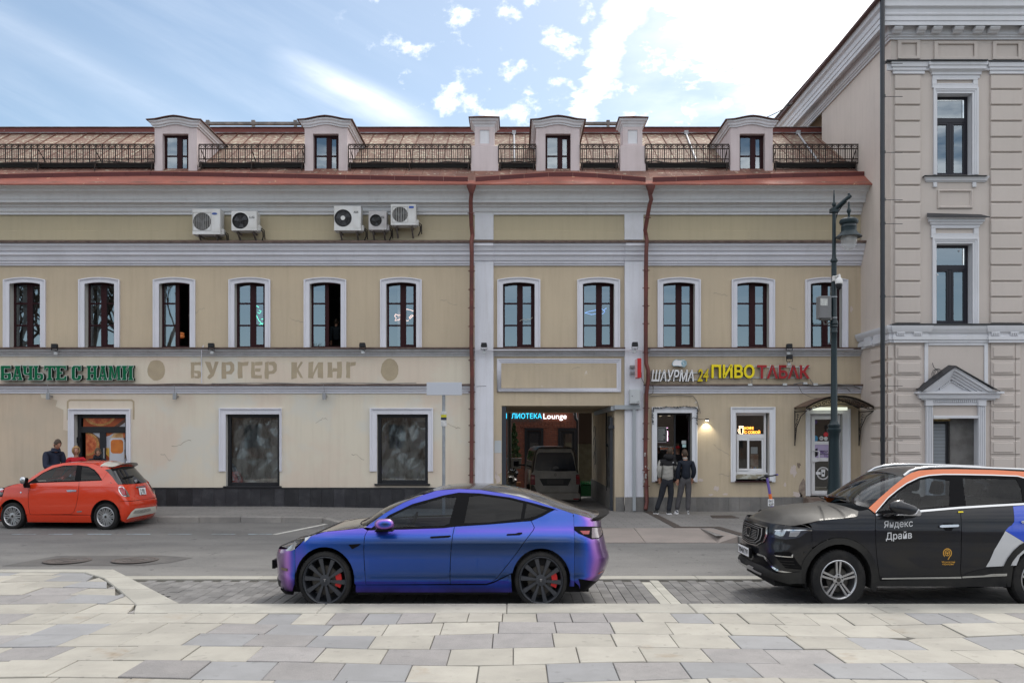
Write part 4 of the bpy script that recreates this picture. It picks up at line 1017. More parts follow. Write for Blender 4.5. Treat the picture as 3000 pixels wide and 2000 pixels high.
# capitals, bands and window dressings
def bx(a,b,y0,y1,p,m='rwhite',nm='moulding',bev=.008):
    mb_=MB(); mb_.box(wx(a,FR-p),wx(b,FR-p),FR-p,FR,wz(y1,FR-p),wz(y0,FR-p)); return rp(mb_,nm,m,bevel=bev)
def steps(a,b,prof,m='rwhite',nm='moulding',ret=True):
    """band whose profile also returns at both ends; a..b at zero projection"""
    x0,x1=xr(a),xr(b); vs=[]; n=len(prof)
    for p,y in prof:
        z=wz(y,FR-p); vs += [(x0-p,FR+.0,z),(x0-p,FR-p,z),(x1+p,FR-p,z),(x1+p,FR+.0,z)]
    mb_=MB(); mb_.add(vs,[(k*4+i,k*4+i+1,(k+1)*4+i+1,(k+1)*4+i) for k in range(n-1) for i in range(3)]+[(0,1,2,3),((n-1)*4+3,(n-1)*4+2,(n-1)*4+1,(n-1)*4)])
    return rp(mb_,nm,m,smooth=25)
bx(2600,3100,183,206,.06)
CAPP=[(.06,216),(.06,206),(.085,205),(.085,196),(.11,195),(.13,182),(.13,178)]
steps(2621,2699,CAPP); steps(2904,2998,CAPP)
bx(2598,2728,174.5,178,.17,'slate','flashing'); bx(2728,2896,173.5,177.5,.22,'slate','flashing'); bx(2896,3100,176,180,.16,'slate','flashing')
steps(2734,2865,[(.03,229),(.03,220),(.06,218),(.06,212),(.10,205),(.14,201),(.14,193),(.17,188),(.17,179)])
def frieze(a,b,y0,y1):
    bx(a,b,y0,y0+4.5,.055); bx(a,b,y1-9,y1,.055,bev=.004); bx(a,a+13,y0+4.6,y1-9.1,.055); bx(b-14,b,y0+4.6,y1-9.1,.055); bx(a+13,b-14,y1-13,y1-9.1,.04)
frieze(2732,2866,229,257); frieze(2729,2868,664,696)
def rsur(a,b,y0,y1,g):
    o=(xr(a),xr(b),zr(y1),zr(y0)); po=[(o[0],o[2]),(o[0],o[3]),(o[1],o[3]),(o[1],o[2])]; pi=[(g[0],o[2]),(g[0],g[3]),(g[1],g[3]),(g[1],o[2])]
    surround(po,pi,[(0,0),(0,.06),(.3,.065),(.35,.045),(.6,.05),(.65,.03),(1,.03),(1,-.01)],'rwhite',FR,parent=corner)
rsur(2733,2864,258,513,W1); rsur(2730,2865,697,949,W2)
steps(2716,2882,[(.03,533),(.03,531),(.06,529),(.07,524),(.09,520),(.1,515.5)]); bx(2709,2893,513,516,.14,'slate','flashing')
bx(2735,2746,533.5,548,.05,nm='bracket'); bx(2850,2861,533.5,548,.05,nm='bracket')
o=(xr(2746),xr(2848),zr(611),zr(557)); i_=(xr(2753),xr(2841),zr(604),zr(563))
po=[(o[0],o[2]),(o[0],o[3]),(o[1],o[3]),(o[1],o[2]),(o[0],o[2])]; pi=[(i_[0],i_[2]),(i_[0],i_[3]),(i_[1],i_[3]),(i_[1],i_[2]),(i_[0],i_[2])]
surround(po,pi,[(0,0),(0,.03),(.5,.045),(1,.01),(1,0)],'beige',FR,'panel',corner)
steps(2731,2866,[(.03,664),(.03,659),(.06,657),(.08,651),(.11,648),(.11,640),(.14,637),(.14,634)])
mb=MB(); x0,x1=xr(2728),xr(2876); mb.add([(x0-.2,FR-.2,zr(633,FR-.2)),(x1+.1,FR-.2,zr(634.5,FR-.2)),(x1-.02,FR,zr(628)),(x0-.1,FR,zr(624))],[(0,1,2,3)]); mb.add([(x0-.2,FR-.2,zr(633,FR-.2)),(x1+.1,FR-.2,zr(634.5,FR-.2)),(x1+.1,FR-.2,zr(637,FR-.2)),(x0-.2,FR-.2,zr(636,FR-.2))],[(0,3,2,1)]); rp(mb,'flashing','slate')
# windows
for g,ft in ((W1,345),(W2,779)):
    q=MB(); y=FR+.2; sash(q,g[0]+.001,g[1]-.001,g[2]+.001,g[3]-.001,y,.06,.07); zm=zr(ft); xm=(g[0]+g[1])/2
    q.box(g[0]+.06,g[1]-.06,y-.01,y+.06,zm-.06,zm+.06); q.box(xm-.035,xm+.035,y-.012,y+.06,g[2]+.06,zm-.06)
    for a,b in ((g[0]+.06,xm-.035),(xm+.035,g[1]-.06)): sash(q,a+.001,b-.001,g[2]+.061,zm-.061,y-.008,.05,.06)
    fr=rp(q,'window_frame','frame_navy',bevel=.006)
    pane(fr,g[0]+.055,g[1]-.055,zm+.055,g[3]-.055,y+.03)
    for a,b in ((g[0]+.06,xm-.035),(xm+.035,g[1]-.06)): pane(fr,a+.045,b-.045,g[2]+.1,zm-.1,y+.025)
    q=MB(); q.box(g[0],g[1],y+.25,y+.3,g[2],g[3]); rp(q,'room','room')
for px,py in ((2846-23,730),(2759,800),(2797,803)):
    q=MB(); q.lathe([(.022,0),(.022,-.004),(.001,-.005)],(xr(px),FR+.215,zr(py)),12,'y'); rp(q,'sticker','trimw')
# banded corner strips
up=[219,262,308,355,402,446.5,497,543,593,639,684,730,777,824,870,917,948]
for a,b in ((2622,2698),(2903,2997)):
    q=MB(); q.box(xr(a-2),xr(b+1),FR-.02,FR,zr(949),zr(216)); rp(q,'corner_strip','beige')
    for y0,y1 in zip(up,up[1:]):
        q=MB(); x0,x1,z0,z1=xr(a,FR-.06),xr(b,FR-.06),zr(y1-1.8,FR-.06),zr(y0+2.2,FR-.06)
        q.box(x0,x1,FR-.065,FR-.019,z0,z1); rp(q,'band_block','beige',bevel=.018)
# white belt between the storeys
wrap(pz([(0,1004),(.06,1002),(.06,996),(.09,994),(.09,984),(.07,983),(.07,976),(.10,975),(.14,966),(.16,962),(.17,956),(.17,952.5),(0,952)]),y1=23.68,name='belt')
wrap(pz([(0,952),(.2,951.8),(.2,948),(0,947)]),y1=21.9,name='flashing',m='slate',xs=XS+.16)
for a,b in ((2625,2702),(2903,2985)):
    steps(a,b,[(.10,1003),(.10,996),(.13,994),(.13,984),(.11,983),(.11,975),(.15,972),(.19,960),(.2,953)])
    for c in (a+3,b-24):
        bx(c,c+24,972,976,.16,bev=.003)
        for k in range(4): bx(c+k*6.2,c+k*6.2+4.4,976.3,982,.15,bev=.003)
for a in (22.15,22.75):
    mb=MB(); mb.box(XS-.12,XS,a,a+.45,zr(1000),zr(957)); rp(mb,'moulding','rwhite',bevel=.01)
# lower storey blocks
low=[1007+46.6*k for k in range(11)]
for a,b in ((2624,2700),(2904,2974),(2975.5,2990)):
    q=MB(); q.box(xr(a-2),xr(b+1),FR-.018,FR,.1,zr(1004)); rp(q,'corner_strip','beige')
    for y0 in low:
        q=MB(); x0,x1,z0,z1=xr(a,FR-.05),xr(b,FR-.05),zr(y0+43,FR-.05),zr(y0+4,FR-.05)
        q.box(x0,x1,FR-.05,FR-.017,z0,z1); rp(q,'band_block','beige',bevel=.012)
        if b-a > 30:
            q=MB(); q.box(x0+.045,x1-.045,FR-.075,FR-.049,z0+.045,z1-.045); rp(q,'band_block','beige',bevel=.02)
for y0 in low:
    q=MB(); z0,z1=zr(y0+43),zr(y0+4); q.box(XS-.055,XS,21.98,22.95,z0,z1); rp(q,'band_block','beige_side',bevel=.02)
    q=MB(); q.box(xr(2600.5),xr(2617),FR-.03,FR,z0,z1); rp(q,'band_block','beige',bevel=.01)
# framed field over the doorway
o=(xr(2707),xr(2893),zr(1118),zr(1003.5)); t_=11*FR/F
for q in ((o[0],o[0]+t_,o[2]-.4,o[3]),(o[1]-t_,o[1],o[2]-.4,o[3]),(o[0]+t_,o[1]-t_,o[3]-t_*.75,o[3])):
    b_=MB(); b_.box(q[0],q[1],FR-.035,FR,q[2],q[3]); rp(b_,'field_frame','rwhite',bevel=.008)
# doorway: fluted pilasters, entablature, pediment
for a,b in ((2714,2734),(2868,2889)):
    q=MB(); x0,x1=xr(a,FR-.08),xr(b,FR-.08); q.box(x0,x1,FR-.06,FR,.2,zr(1189)); n=4; w_=(x1-x0)/n
    for k in range(n): q.box(x0+k*w_+.008,x0+(k+1)*w_-.008,FR-.085,FR-.06,.3,zr(1191))
    rp(q,'door_pilaster','rwhite',bevel=.006)
    bx(a-1.5,b+1.5,1172,1188.8,.11); bx(a-3,b+3,1169.5,1172,.13)
bx(2734.5,2868,1217,1225,.06,nm='lintel'); bx(2734.5,2868,1178.5,1187,.07)
q=MB()
for k in range(22): bx(2737+k*6,2740.6+k*6,1171.5,1178,.1,nm='dentil',bev=.002)
steps(2704,2899,[(.10,1171),(.10,1167),(.16,1166),(.18,1154),(.24,1152),(.24,1146)])
xa_,xb_,xc_=wx(2700,FR-.3),wx(2917,FR-.3),wx(2797,FR-.3); ze,za=zr(1145.5,FR-.27),zr(1073,FR-.3)
def pedi(i0,i1,p,m,nm='pediment',out=None):
    """sloping band of the gable between insets i0 and i1 (metres below the top line)"""
    q_=MB(); sl=(za-ze)/(xc_-xa_); dx=lambda k: k/sl
    for s,xe in ((1,xa_),(-1,xb_)):
        slp=(za-ze)/abs(xc_-xe)
        P_=[(xe+s*i0/slp,ze),(xc_,za-i0),(xc_,za-i1),(xe+s*i1/slp,ze)]
        q_.prism(P_,FR-p,FR)
    return rp(q_,nm,m)
pedi(.0,.10,.30,'rwhite'); pedi(.10,.17,.24,'rwhite'); pedi(.17,.23,.19,'rwhite'); pedi(.23,.30,.14,'rwhite')
q=MB(); slp=(za-ze)/(xc_-xa_); q.prism([(xa_+.30/slp,ze+.002),(xc_,za-.30),(xb_-.30/slp*1.25,ze+.002)],FR-.08,FR); rp(q,'tympanum','rwhite')
for s,xe in ((1,xa_),(-1,xb_)):
    slp=(za-ze)/abs(xc_-xe)
    for k in range(1,8):
        t=k/8; x=lerp(xe+s*.36/slp,xc_,lerp(.12,1,t)); z=ze+abs(x-xe)*slp-.34
        q=MB(); q.box(x-.016,x+.016,FR-.12,FR-.079,z-.022,z+.022); rp(q,'dentil','rwhite')
q=MB()
for s,xe in ((1,xa_-.03),(-1,xb_+.08)):
    slp=(za-ze)/abs(xc_-xe)
    q.add([(xe,FR-.36,ze+.0),(xc_,FR-.36,za+.015),(xc_,FR,za+.06),(xe,FR,ze+.07)],[(0,1,2,3)]); q.add([(xe,FR-.36,ze),(xc_,FR-.36,za+.015),(xc_,FR-.36,za-.012),(xe,FR-.36,ze-.025)],[(0,3,2,1)])
rp(q,'pediment_flashing','slate')
# cable loop hanging on the pediment
q=MB(); cx,cz=xr(2730),zr(1085)
q.tube([(cx,FR-.03,zr(1063)),(cx+.02,FR-.05,zr(1075)),(cx+.08,FR-.1,zr(1085)),(cx+.1,FR-.2,zr(1105)),(cx+.02,FR-.3,zr(1118))],.008,5)
for k in range(3): q.tube([(cx+.03+.10*math.sin(j*.7)+k*.015,FR-.14-k*.04,cz-.12+.15*math.cos(j*.7)) for j in range(10)],.007,5)
rp(q,'wire_loop','slate')
# door recess
y=FR+.24
q=MB(); q.box(xr(2734),xr(2800),y+.16,y+.2,.1,zr(1228)); 
sash(q,xr(2734),xr(2798),.25,zr(1229),y+.08,.075,.08); rp(q,'door_frame','frame_black',bevel=.005)
for k in range(26):
    z0=.35+k*.0875
    if z0 > zr(1245): break
    q=MB(); q.box(xr(2734)+.075,xr(2798)-.07,y+.10,y+.12,z0+.003,min(z0+.085,zr(1241))); rp(q,'shutter_slat',mat('shutter_grey',(.23,.25,.27),.45) if k == 0 else bpy.data.materials['shutter_grey'])
q=MB(); q.box(xr(2798),D1[1],y,y+.35,.1,D1[3]); rp(q,'concrete_jamb',mat('raw_concrete',(.16,.155,.15),.95,col2=(.11,.105,.10),vs=3,bump=.5,bs=20))
q=MB(); q.box(xr(2734),xr(2800),y-.0,y+.1,zr(1232),D1[3]-.003); rp(q,'foam_seam',mat('foam',(.42,.30,.10),.9,col2=(.2,.15,.08),vs=9,bump=.4))
# black downpipe at the corner
pipe=MB(); px_=(9.06,21.34); pipe.tube([(px_[0],px_[1],.3),(px_[0]-.005,px_[1],6),(px_[0]-.01,px_[1],13.3)],.056,12); dp=rp(pipe,'downpipe','black_pipe',smooth=40)
for py in (185,282,446,585,655,868,1130,1290):
    q=MB(); z=wz(py,21.34); q.lathe([(.057,-.03),(.064,-.03),(.064,.03),(.057,.03)],(px_[0],px_[1],z),12); q.box(px_[0]+.02,XS+.1,px_[1]+.02,px_[1]+.035,z-.006,z+.006); q.build('bracket',M['black_pipe'],dp)
# thin wire from the gable to the roof of the yellow house
q=MB(); a=Vector((wx(2322,26),26,wz(302,26))); b=Vector((wx(2185,25.5),25.5,wz(360,25.5)))
q.tube([a.lerp(b,k/6)-Vector((0,0,.1*math.sin(k/6*math.pi))) for k in range(7)],.012,5)
q.box(wx(2310,26)-.06,wx(2310,26)+.06,25.97,26.0,wz(309,26)-.02,wz(309,26)+.02)
wo=q.build('overhead_wire',M['slate']); tag(wo,'thin black wire slung from the beige gable down to the right dormer','wire')
# ------------------------------------------------------------------ signs, lamps, units and shop fittings
def on_wall(name,label,cat,px,py,d=FD,group=None): return thing(name,label,cat,(xf(px,d),d,wz(py,d)),group)
# ---- raised slab-serif sign
GL={  # glyphs as rectangles/polygons in a unit box
 'Б': [[(0,0),(.3,0),(.3,1),(0,1)],[(.3,.82),(.92,.82),(.92,1),(.3,1)],[(.3,.47),(.7,.47),(.88,.52),(.95,.42),(.95,.14),(.86,.02),(.7,0),(.3,0),(.3,.13),(.62,.13),(.66,.17),(.66,.31),(.62,.35),(.3,.35)]],
 'А': [[(0,0),(.42,0),(.42,.12),(.32,.12),(.5,.82),(.68,.12),(.58,.12),(.58,0),(1,0),(1,.12),(.93,.12),(.72,.88),(.8,.88),(.8,1),(.28,1),(.28,.88),(.36,.88),(.1,.12),(0,.12)],[(.3,.24),(.7,.24),(.66,.37),(.34,.37)]],
 'Ч': [[(0,.88),(.42,.88),(.42,1),(0,1)],[(.08,.5),(.16,.4),(.3,.36),(.66,.36),(.66,.48),(.4,.48),(.36,.52),(.36,.88),(.08,.88)],[(.64,.12),(.92,.12),(.92,.88),(.64,.88)],[(.54,0),(1,0),(1,.12),(.54,.12)],[(.58,.88),(1,.88),(1,1),(.58,1)]],
 'Ь': [[(0,0),(.4,0),(.4,.88),(.46,.88),(.46,1),(0,1),(0,.88),(.1,.88),(.1,.12),(0,.12)],[(.4,.47),(.72,.47),(.9,.42),(.96,.32),(.96,.14),(.88,.02),(.72,0),(.4,0),(.4,.12),(.64,.12),(.68,.17),(.68,.3),(.64,.35),(.4,.35)]],
 'Т': [[(0,.7),(.12,.7),(.16,.86),(.36,.86),(.36,.12),(.24,.12),(.24,0),(.76,0),(.76,.12),(.64,.12),(.64,.86),(.84,.86),(.88,.7),(1,.7),(1,1),(0,1)]],
 'Е': [[(0,0),(1,0),(1,.28),(.86,.28),(.8,.13),(.4,.13),(.4,.44),(.62,.44),(.62,.57),(.4,.57),(.4,.87),(.8,.87),(.84,.74),(.97,.74),(.97,1),(0,1),(0,.88),(.1,.88),(.1,.12),(0,.12)]],
 'С': [[(1,.33),(.68,.33),(.68,.18),(.6,.12),(.42,.12),(.36,.18),(.36,.82),(.42,.88),(.6,.88),(.68,.8),(.68,.66),(.98,.66),(.98,1),(.88,1),(.82,.95),(.7,1),(.24,1),(.04,.88),(.04,.12),(.24,0),(.8,0),(1,.12)]],
 'Н': [[(0,0),(.44,0),(.44,.12),(.36,.12),(.36,.88),(.44,.88),(.44,1),(0,1),(0,.88),(.08,.88),(.08,.12),(0,.12)],[(.56,0),(1,0),(1,.12),(.92,.12),(.92,.88),(1,.88),(1,1),(.56,1),(.56,.88),(.64,.88),(.64,.12),(.56,.12)],[(.36,.43),(.64,.43),(.64,.57),(.36,.57)]],
 'М': [[(0,0),(.3,0),(.3,.12),(.24,.12),(.27,.78),(.42,.1),(.58,.1),(.73,.78),(.76,.12),(.7,.12),(.7,0),(1,0),(1,.12),(.95,.12),(.92,.88),(1,.88),(1,1),(.68,1),(.5,.34),(.32,1),(0,1),(0,.88),(.08,.88),(.05,.12),(0,.12)]],
 'И': [[(0,0),(.38,0),(.38,.1),(.36,.4),(.64,.8),(.64,.12),(.56,.12),(.56,0),(1,0),(1,.12),(.92,.12),(.92,.88),(1,.88),(1,1),(.62,1),(.62,.9),(.36,.56),(.36,.88),(.44,.88),(.44,1),(0,1),(0,.88),(.08,.88),(.08,.12),(0,.12)]]}
M['green_face']=mat('sign_green',(.005,.12,.052),.7,spec=.12); M['green_side']=mat('sign_green_side',(.004,.03,.018),.6); M['sign_edge']=mat('sign_white_edge',(.62,.66,.64),.5)
sg=on_wall('letter_sign','green slab serif letters with pale outlines fixed along the cream band','sign',200,1113)
for ch,a,b in (('Б',2.5,33.5),('А',34.5,66),('Ч',66,96),('Ь',98,127.5),('Т',129.5,161.5),('Е',163,194),('С',209,237.5),('Н',254,284.5),('А',287,314),('М',317,354),('И',357,390)):
    x0,x1,z0,z1=xf(a,23.55),xf(b,23.55),wz(1113,23.55),wz(1071,23.55)
    mk=lambda e,y0,y1,nm,m_,par: None
    q=MB()
    for k,P_ in enumerate(GL[ch]):
        cx_=sum(p[0] for p in P_)/len(P_); cy_=sum(p[1] for p in P_)/len(P_)
        q.cm=0; pts=[(lerp(x0,x1,u),lerp(z0,z1,v)) for u,v in P_]
        n=len(pts); area=sum(pts[i][0]*pts[(i+1) % n][1]-pts[(i+1) % n][0]*pts[i][1] for i in range(n))
        off=[]
        for i in range(n):      # grow the outline for the white rim
            p0,p1,p2=Vector(pts[i-1]),Vector(pts[i]),Vector(pts[(i+1) % n]); d1,d2=(p1-p0).normalized(),(p2-p1).normalized()
            nn=Vector((d1.y+d2.y,-d1.x-d2.x)); nn=nn/max(.5,nn.length) if nn.length > 1e-6 else Vector((d1.y,-d1.x))
            off.append(tuple(p1+nn*(.016 if area > 0 else -.016)))
        q.prism(off,23.555+k*.0015,23.66)
    lt=q.build('letter',[M['sign_edge'],M['green_side']],sg)
    for p in lt.data.polygons: p.material_index=0 if p.normal.y <-.5 or p.center.y < 23.565 else 1
    q=MB()
    for k,P_ in enumerate(GL[ch]): q.prism([(lerp(x0,x1,u),lerp(z0,z1,v)) for u,v in P_],23.547+k*.0015,23.56)
    q.build('face',M['green_face'],lt)
q=MB(); 
for z in (wz(1075,FD),wz(1109,FD)): q.box(xf(0),xf(390),23.67,23.69,z-.01,z+.01)
q.build('rail',mat('sign_rail',(.3,.29,.27),.6),sg)
# ---- ghosts of letters that were taken down
def word(s,x0,x1,z0,z1,y,m,parent,depth,off,nm='letter',slant=0.0,M_=None):
    def ext(t):
        me=text_mesh(t,off); xs=[v.co.x for v in me.vertices]; ys=[v.co.y for v in me.vertices]; bpy.data.meshes.remove(me)
        return min(xs),max(xs),min(ys),max(ys)
    A=ext(s); k=(x1-x0)/(A[1]-A[0]); kz=(z1-z0)/(A[3]-A[2]); out=[]
    for i,ch in enumerate(s):
        if ch == ' ': continue
        e=ext(s[:i+1]); c=ext(ch); r_=x0+(e[1]-A[0])*k
        out.append(text(nm,ch,r_-(c[1]-c[0])*k,r_,z0+(c[2]-A[2])*kz,z0+(c[3]-A[2])*kz,y,m,parent,depth,off,M_,slant*(c[3]-c[2])/(A[3]-A[2])))
    return out
st=[(0,0),(.34,0),(.34,1),(0,1)]; sr=[(.66,0),(1,0),(1,1),(.66,1)]
GG={'Б': [st,[(.34,.8),(1,.8),(1,1),(.34,1)],[(.34,.44),(.8,.44),(1,.32),(.95,.06),(.75,0),(.34,0),(.34,.14),(.62,.14),(.66,.28),(.34,.3)]],'У': [[(0,1),(.38,1),(.6,.52),(.74,1),(1,1),(.62,.1),(.34,-.05),(.16,.02),(.3,.2),(.42,.28)]],
 'Р': [[(0,-.06),(.34,-.06),(.34,1),(0,1)],[(.34,.8),(.34,1),(.78,1),(1,.86),(1,.46),(.78,.26),(.34,.24),(.34,.42),(.62,.45),(.69,.55),(.69,.72),(.6,.8)]],'Г': [[(0,0),(.42,0),(.42,1),(0,1)],[(.42,.76),(.95,.8),(1,1),(.42,1)]],'Е': [st,[(.34,0),(1,0),(1,.2),(.34,.2)],[(.34,.42),(.85,.42),(.85,.6),(.34,.6)],[(.34,.8),(1,.8),(1,1),(.34,1)]],
 'К': [[(0,-.08),(.48,0),(.48,1),(0,1)],[(.48,.62),(.8,1),(1,1),(.62,.55),(1,0),(.74,0),(.48,.4)]],'И': [st,sr,[(.34,.02),(.34,.34),(.66,.98),(.66,.66)]],'Н': [st,sr,[(.34,.4),(.66,.4),(.66,.62),(.34,.62)]]}
r=random.Random(6)
for ch,a,b in (('Б',559,590),('У',600,641),('Р',649,687),('Г',697,728),('Е',736,768),('Р',775,812),('К',853,889),('И',903,946),('Н',960,1001),('Г',1014,1043)):
    q=MB()
    for k,L in enumerate(GG[ch]): q.prism([(xf(lerp(a,b,u)+r.uniform(-1.2,1.2)),zf(lerp(1107,1060,v)+r.uniform(-1.4,1.4))) for u,v in dens(L,.3)],FD-.0035-.0005*k,FD-.001)
    hp(q,'letter_ghost','oldpaint')
for px,py,rx,rz in ((458,1084,27,31),(1142,1083,27,33)):
    q=MB(); r=random.Random(px); q.prism([(xf(px+rx*math.cos(k*.37)*r.uniform(.94,1.03)),zf(py-rz*math.sin(k*.37)*r.uniform(.95,1.03))) for k in range(17)],FD-.004,FD-.001); hp(q,'paint_patch','oldpaint')
# ---- shop sign on the right
M['s_white']=mat('sign_white',(.75,.75,.76),.4); M['s_yel']=mat('sign_yellow',(.85,.68,.01),.4); M['s_yel2']=mat('sign_mustard',(.60,.47,.01),.4); M['s_red']=mat('sign_red',(.34,.012,.016),.4)
M['s_dark']=mat('sign_side_dark',(.035,.02,.018),.6); M['s_side']=mat('sign_side_pale',(.55,.55,.56),.6)
q=MB(); sd=23.58
sg2=on_wall('shop_sign','row of white, yellow and red shop letters above the right windows','sign',2140,1113)
for s,a,b,y0,y1,m1,m2,off,sl in (('ШАУРМА',1908,2033,1117,1083,'s_white','s_dark',.02,.04),('24',2043,2074,1117,1080,'s_yel2','s_dark',.02,.04),('ПИВО',2084.5,2211,1107.5,1067,'s_yel','s_dark',.03,0),('ТАБАК',2218,2373,1108.5,1069,'s_red','s_side',.03,.0)):
    for lt in word(s,xf(a,sd),xf(b,sd),wz(y0,sd),wz(y1,sd),sd,[M[m1],M[m2]],sg2,.085,off,'letter',sl):
        for p in lt.data.polygons: p.material_index=0 if p.normal.y <-.7 else 1
q=MB()
for a,b,y in ((1908,2076,1092),(1908,2076,1112),(2085,2212,1074),(2085,2370,1106),(2218,2372,1075)): q.box(xf(a),xf(b),23.672,23.69,zf(y)-.012,zf(y)+.012)
q.build('rail',M['sign_edge'],sg2)
q=MB(); pts=[(1969,1067),(1973,1057),(1980,1053),(1992,1055),(2004,1053),(2011,1059),(2012,1068),(2005,1075),(1994,1073),(1984,1072),(1973,1072)]
q.prism([(xf(a,sd),wz(b,sd)) for a,b in pts],sd,sd+.07); wr=q.build('wrap_emblem',M['s_white'],sg2,bevel=.012)
q=MB()
for k in range(3): q.tube([(xf(2003+math.cos(j*.7)*(6.5-k*2),sd),sd-.004,wz(1064+math.sin(j*.7)*(8-k*2.4),sd)) for j in range(10)],.006,4)
q.tube([(xf(a,sd),sd-.004,wz(b,sd)) for a,b in pts]+[(xf(1969,sd),sd-.004,wz(1067,sd))],.005,4)
q.build('emblem_lines',mat('emblem_teal',(.20,.42,.50),.5),wr)
# ---- projecting red light box
t=on_wall('projecting_sign','small red and pink box sign projecting from the white pilaster','sign',1868,1107,23.3)
q=MB(); x0,x1=wx(1867,22.95),wx(1879,22.95); q.box(x0+.006,x1,22.95,23.42,wz(1106,22.95),wz(1049,22.95)); q.build('box',mat('box_red',(.50,.012,.014),.4),t,bevel=.008)
q=MB(); q.box(x0,x0+.0058,22.97,23.40,wz(1104,22.95),wz(1051,22.95)); q.build('panel',mat('box_pink',(.74,.47,.49),.5),t)
q=MB(); z=wz(1070,23.4)
for z in (wz(1073,23.4),wz(1091,23.4)): q.box(x0-.12,x0+.03,23.40,23.57,z-.03,z+.03)
q.build('bracket',mat('bracket_grey',(.25,.25,.26),.5),t)
# ---- electrical cabinet
t=on_wall('electrical_box','pale grey electrical box on the white pilaster right of the gateway','electrical box',1860,1182,23.4)
q=MB(); q.box(xf(1845,23.37),xf(1876,23.37),23.37,23.57,wz(1182,23.37),wz(1140,23.37)); cab=q.build('cabinet',mat('cabinet_grey',(.50,.52,.53),.5,streak=.2),t,bevel=.008)
q=MB(); q.box(xf(1848,23.37),xf(1873,23.37),23.362,23.369,wz(1179,23.37),wz(1143,23.37)); q.build('door',bpy.data.materials['cabinet_grey'],t,bevel=.004)
text('lettering','U2',xf(1866,23.36),xf(1873,23.36),wz(1178.5,23.36),wz(1174,23.36),23.36,mat('ink',(.02,.02,.02),.6),t,.001)
q=MB(); q.lathe([(.012,0),(.012,-.006),(.001,-.006)],(xf(1852,23.36),23.361,wz(1160,23.36)),8,'y'); q.build('lock',bpy.data.materials['ink'],t)
# ---- floodlights along the ledges
M['lampblack']=mat('lamp_black',(.012,.012,.014),.4)
def flood(px,py,lab,d=23.35,up=True):
    t=thing('floodlight',lab,'floodlight',(xf(px,d),d,wz(py,d)),'floodlights along the ledges',local=True)
    q=MB(); q.box(-.075,.075,-.06,.05,.0,.12); q.box(-.06,.06,.05,.09,.02,.1); q.build('lamp_head',M['lampblack'],t,bevel=.012)
    q=MB(); q.box(-.085,-.077,-.02,.02,-.05,.07); q.box(.077,.085,-.02,.02,-.05,.07); q.box(-.085,.085,-.02,.02,-.062,-.05); q.tube([(0,.0,-.06),(.03,.12,-.09),(.02,.25,-.06)],.009,5); q.build('bracket',M['lampblack'],t)
    q=MB(); q.box(-.04,.04,.02,.1,-.17,-.09); q.build('junction_box',bpy.data.materials['cabinet_grey'],t,bevel=.006)
for px,py,w_ in ((160,1020,'between the first two upper windows'),(619,1018,'between the third and fourth upper windows'),(1062,1017,'left of the sixth upper window'),(1418,1017,'on the left white pilaster'),(1860,1015,'on the right white pilaster'),(2312,1020,'above the red letters, on the upper ledge'),(2313,1052,'just under the ledge above the red letters')):
    flood(px,py,'small black floodlight ' +w_)
M['steel']=mat('brushed_steel',(.36,.36,.37),.35,metal=.8)
for px,w_ in ((141,'left of the pizza posters'),(512,'between the posters and the first dark shop window'),(950,'between the two dark shop windows')):
    t=thing('wall_lamp','steel cylinder lamp under the lower ledge ' +w_,'wall lamp',(xf(px,23.5),23.5,wz(1160,23.5)),'cylinder lamps under the ledge',local=True)
    q=MB(); q.lathe([(.001,.09),(.055,.09),(.055,-.09),(.045,-.09),(.045,-.06),(.001,-.06)],(0,0,0),14); q.build('cylinder',M['steel'],t,smooth=35)
    q=MB(); q.tube([(0,0,.09),(.0,-.02,.2),(-.02,.0,.3)],.008,5); q.box(-.03,.03,.04,.19,-.03,.03); q.build('bracket',M['steel'],t)
# ---- cables on the facade
M['cable_grey']=mat('cable_grey',(.16,.155,.15),.7)
def cable(pts,r_=.011,m='cable_grey',nm='wall_cable'):
    q=MB(); q.tube([(xf(a,d),d,wz(b,d)) for a,b,d in pts],r_,5); hp(q,nm,m,smooth=60)
r=random.Random(2)
cable([(x,1125.5-1.6*abs(math.sin(x*.021))+r.uniform(-.6,.6),23.53) for x in range(-60,1385,30)]); cable([(x,1123.5-2.5*abs(math.sin(x*.013+1)),23.54) for x in range(620,1240,30)],.008)
cable([(x,1128-1.2*math.sin(x*.02)+r.uniform(-.6,.6),23.53) for x in range(1904,2500,22)]); cable([(2325,1125,23.52),(2350,1120,23.5),(2380,1129,23.5),(2440,1124,23.48),(2500,1130,23.5),(2520,1138,23.5)],.016); cable([(2340,1130,23.5),(2349,1150,23.55),(2375,1163,23.6),(2420,1170,23.6)],.007)
cable([(2203,1108,23.6),(2203,1124,23.6),(2195,1129,23.55)]); cable([(2373,1110,23.6),(2381,1124,23.58),(2392,1128,23.55)]); cable([(2440,1130,23.5),(2480,1136,23.45),(2491,1146,23.4)],.012)
cable([(1910,1084,23.6),(1904,1100,23.58),(1906,1122,23.58),(1914,1133,23.55),(1913,1150,23.55),(1901,1158,23.55)],.010,'cable_grey'); cable([(1905,1160,23.66),(1940,1158,23.66),(1990,1157,23.66),(2030,1159,23.66),(2042,1175,23.66),(2052,1210,23.66)],.010)
cable([(1879,1090,23.3),(1880,1108,23.4),(1885,1120,23.5),(1895,1124,23.5)],.009); cable([(592,1018,23.62),(596,1012,23.64),(591,1026,23.55),(590,1050,23.66),(591,1122,23.66)],.013,'trim','conduit')
cable([(1395,1025,23.50),(1440,1025,23.50),(1890,1024.5,23.50)],.016,'trim','conduit'); cable([(1905,1024,23.52),(2500,1023,23.52)],.012,'trim','conduit')
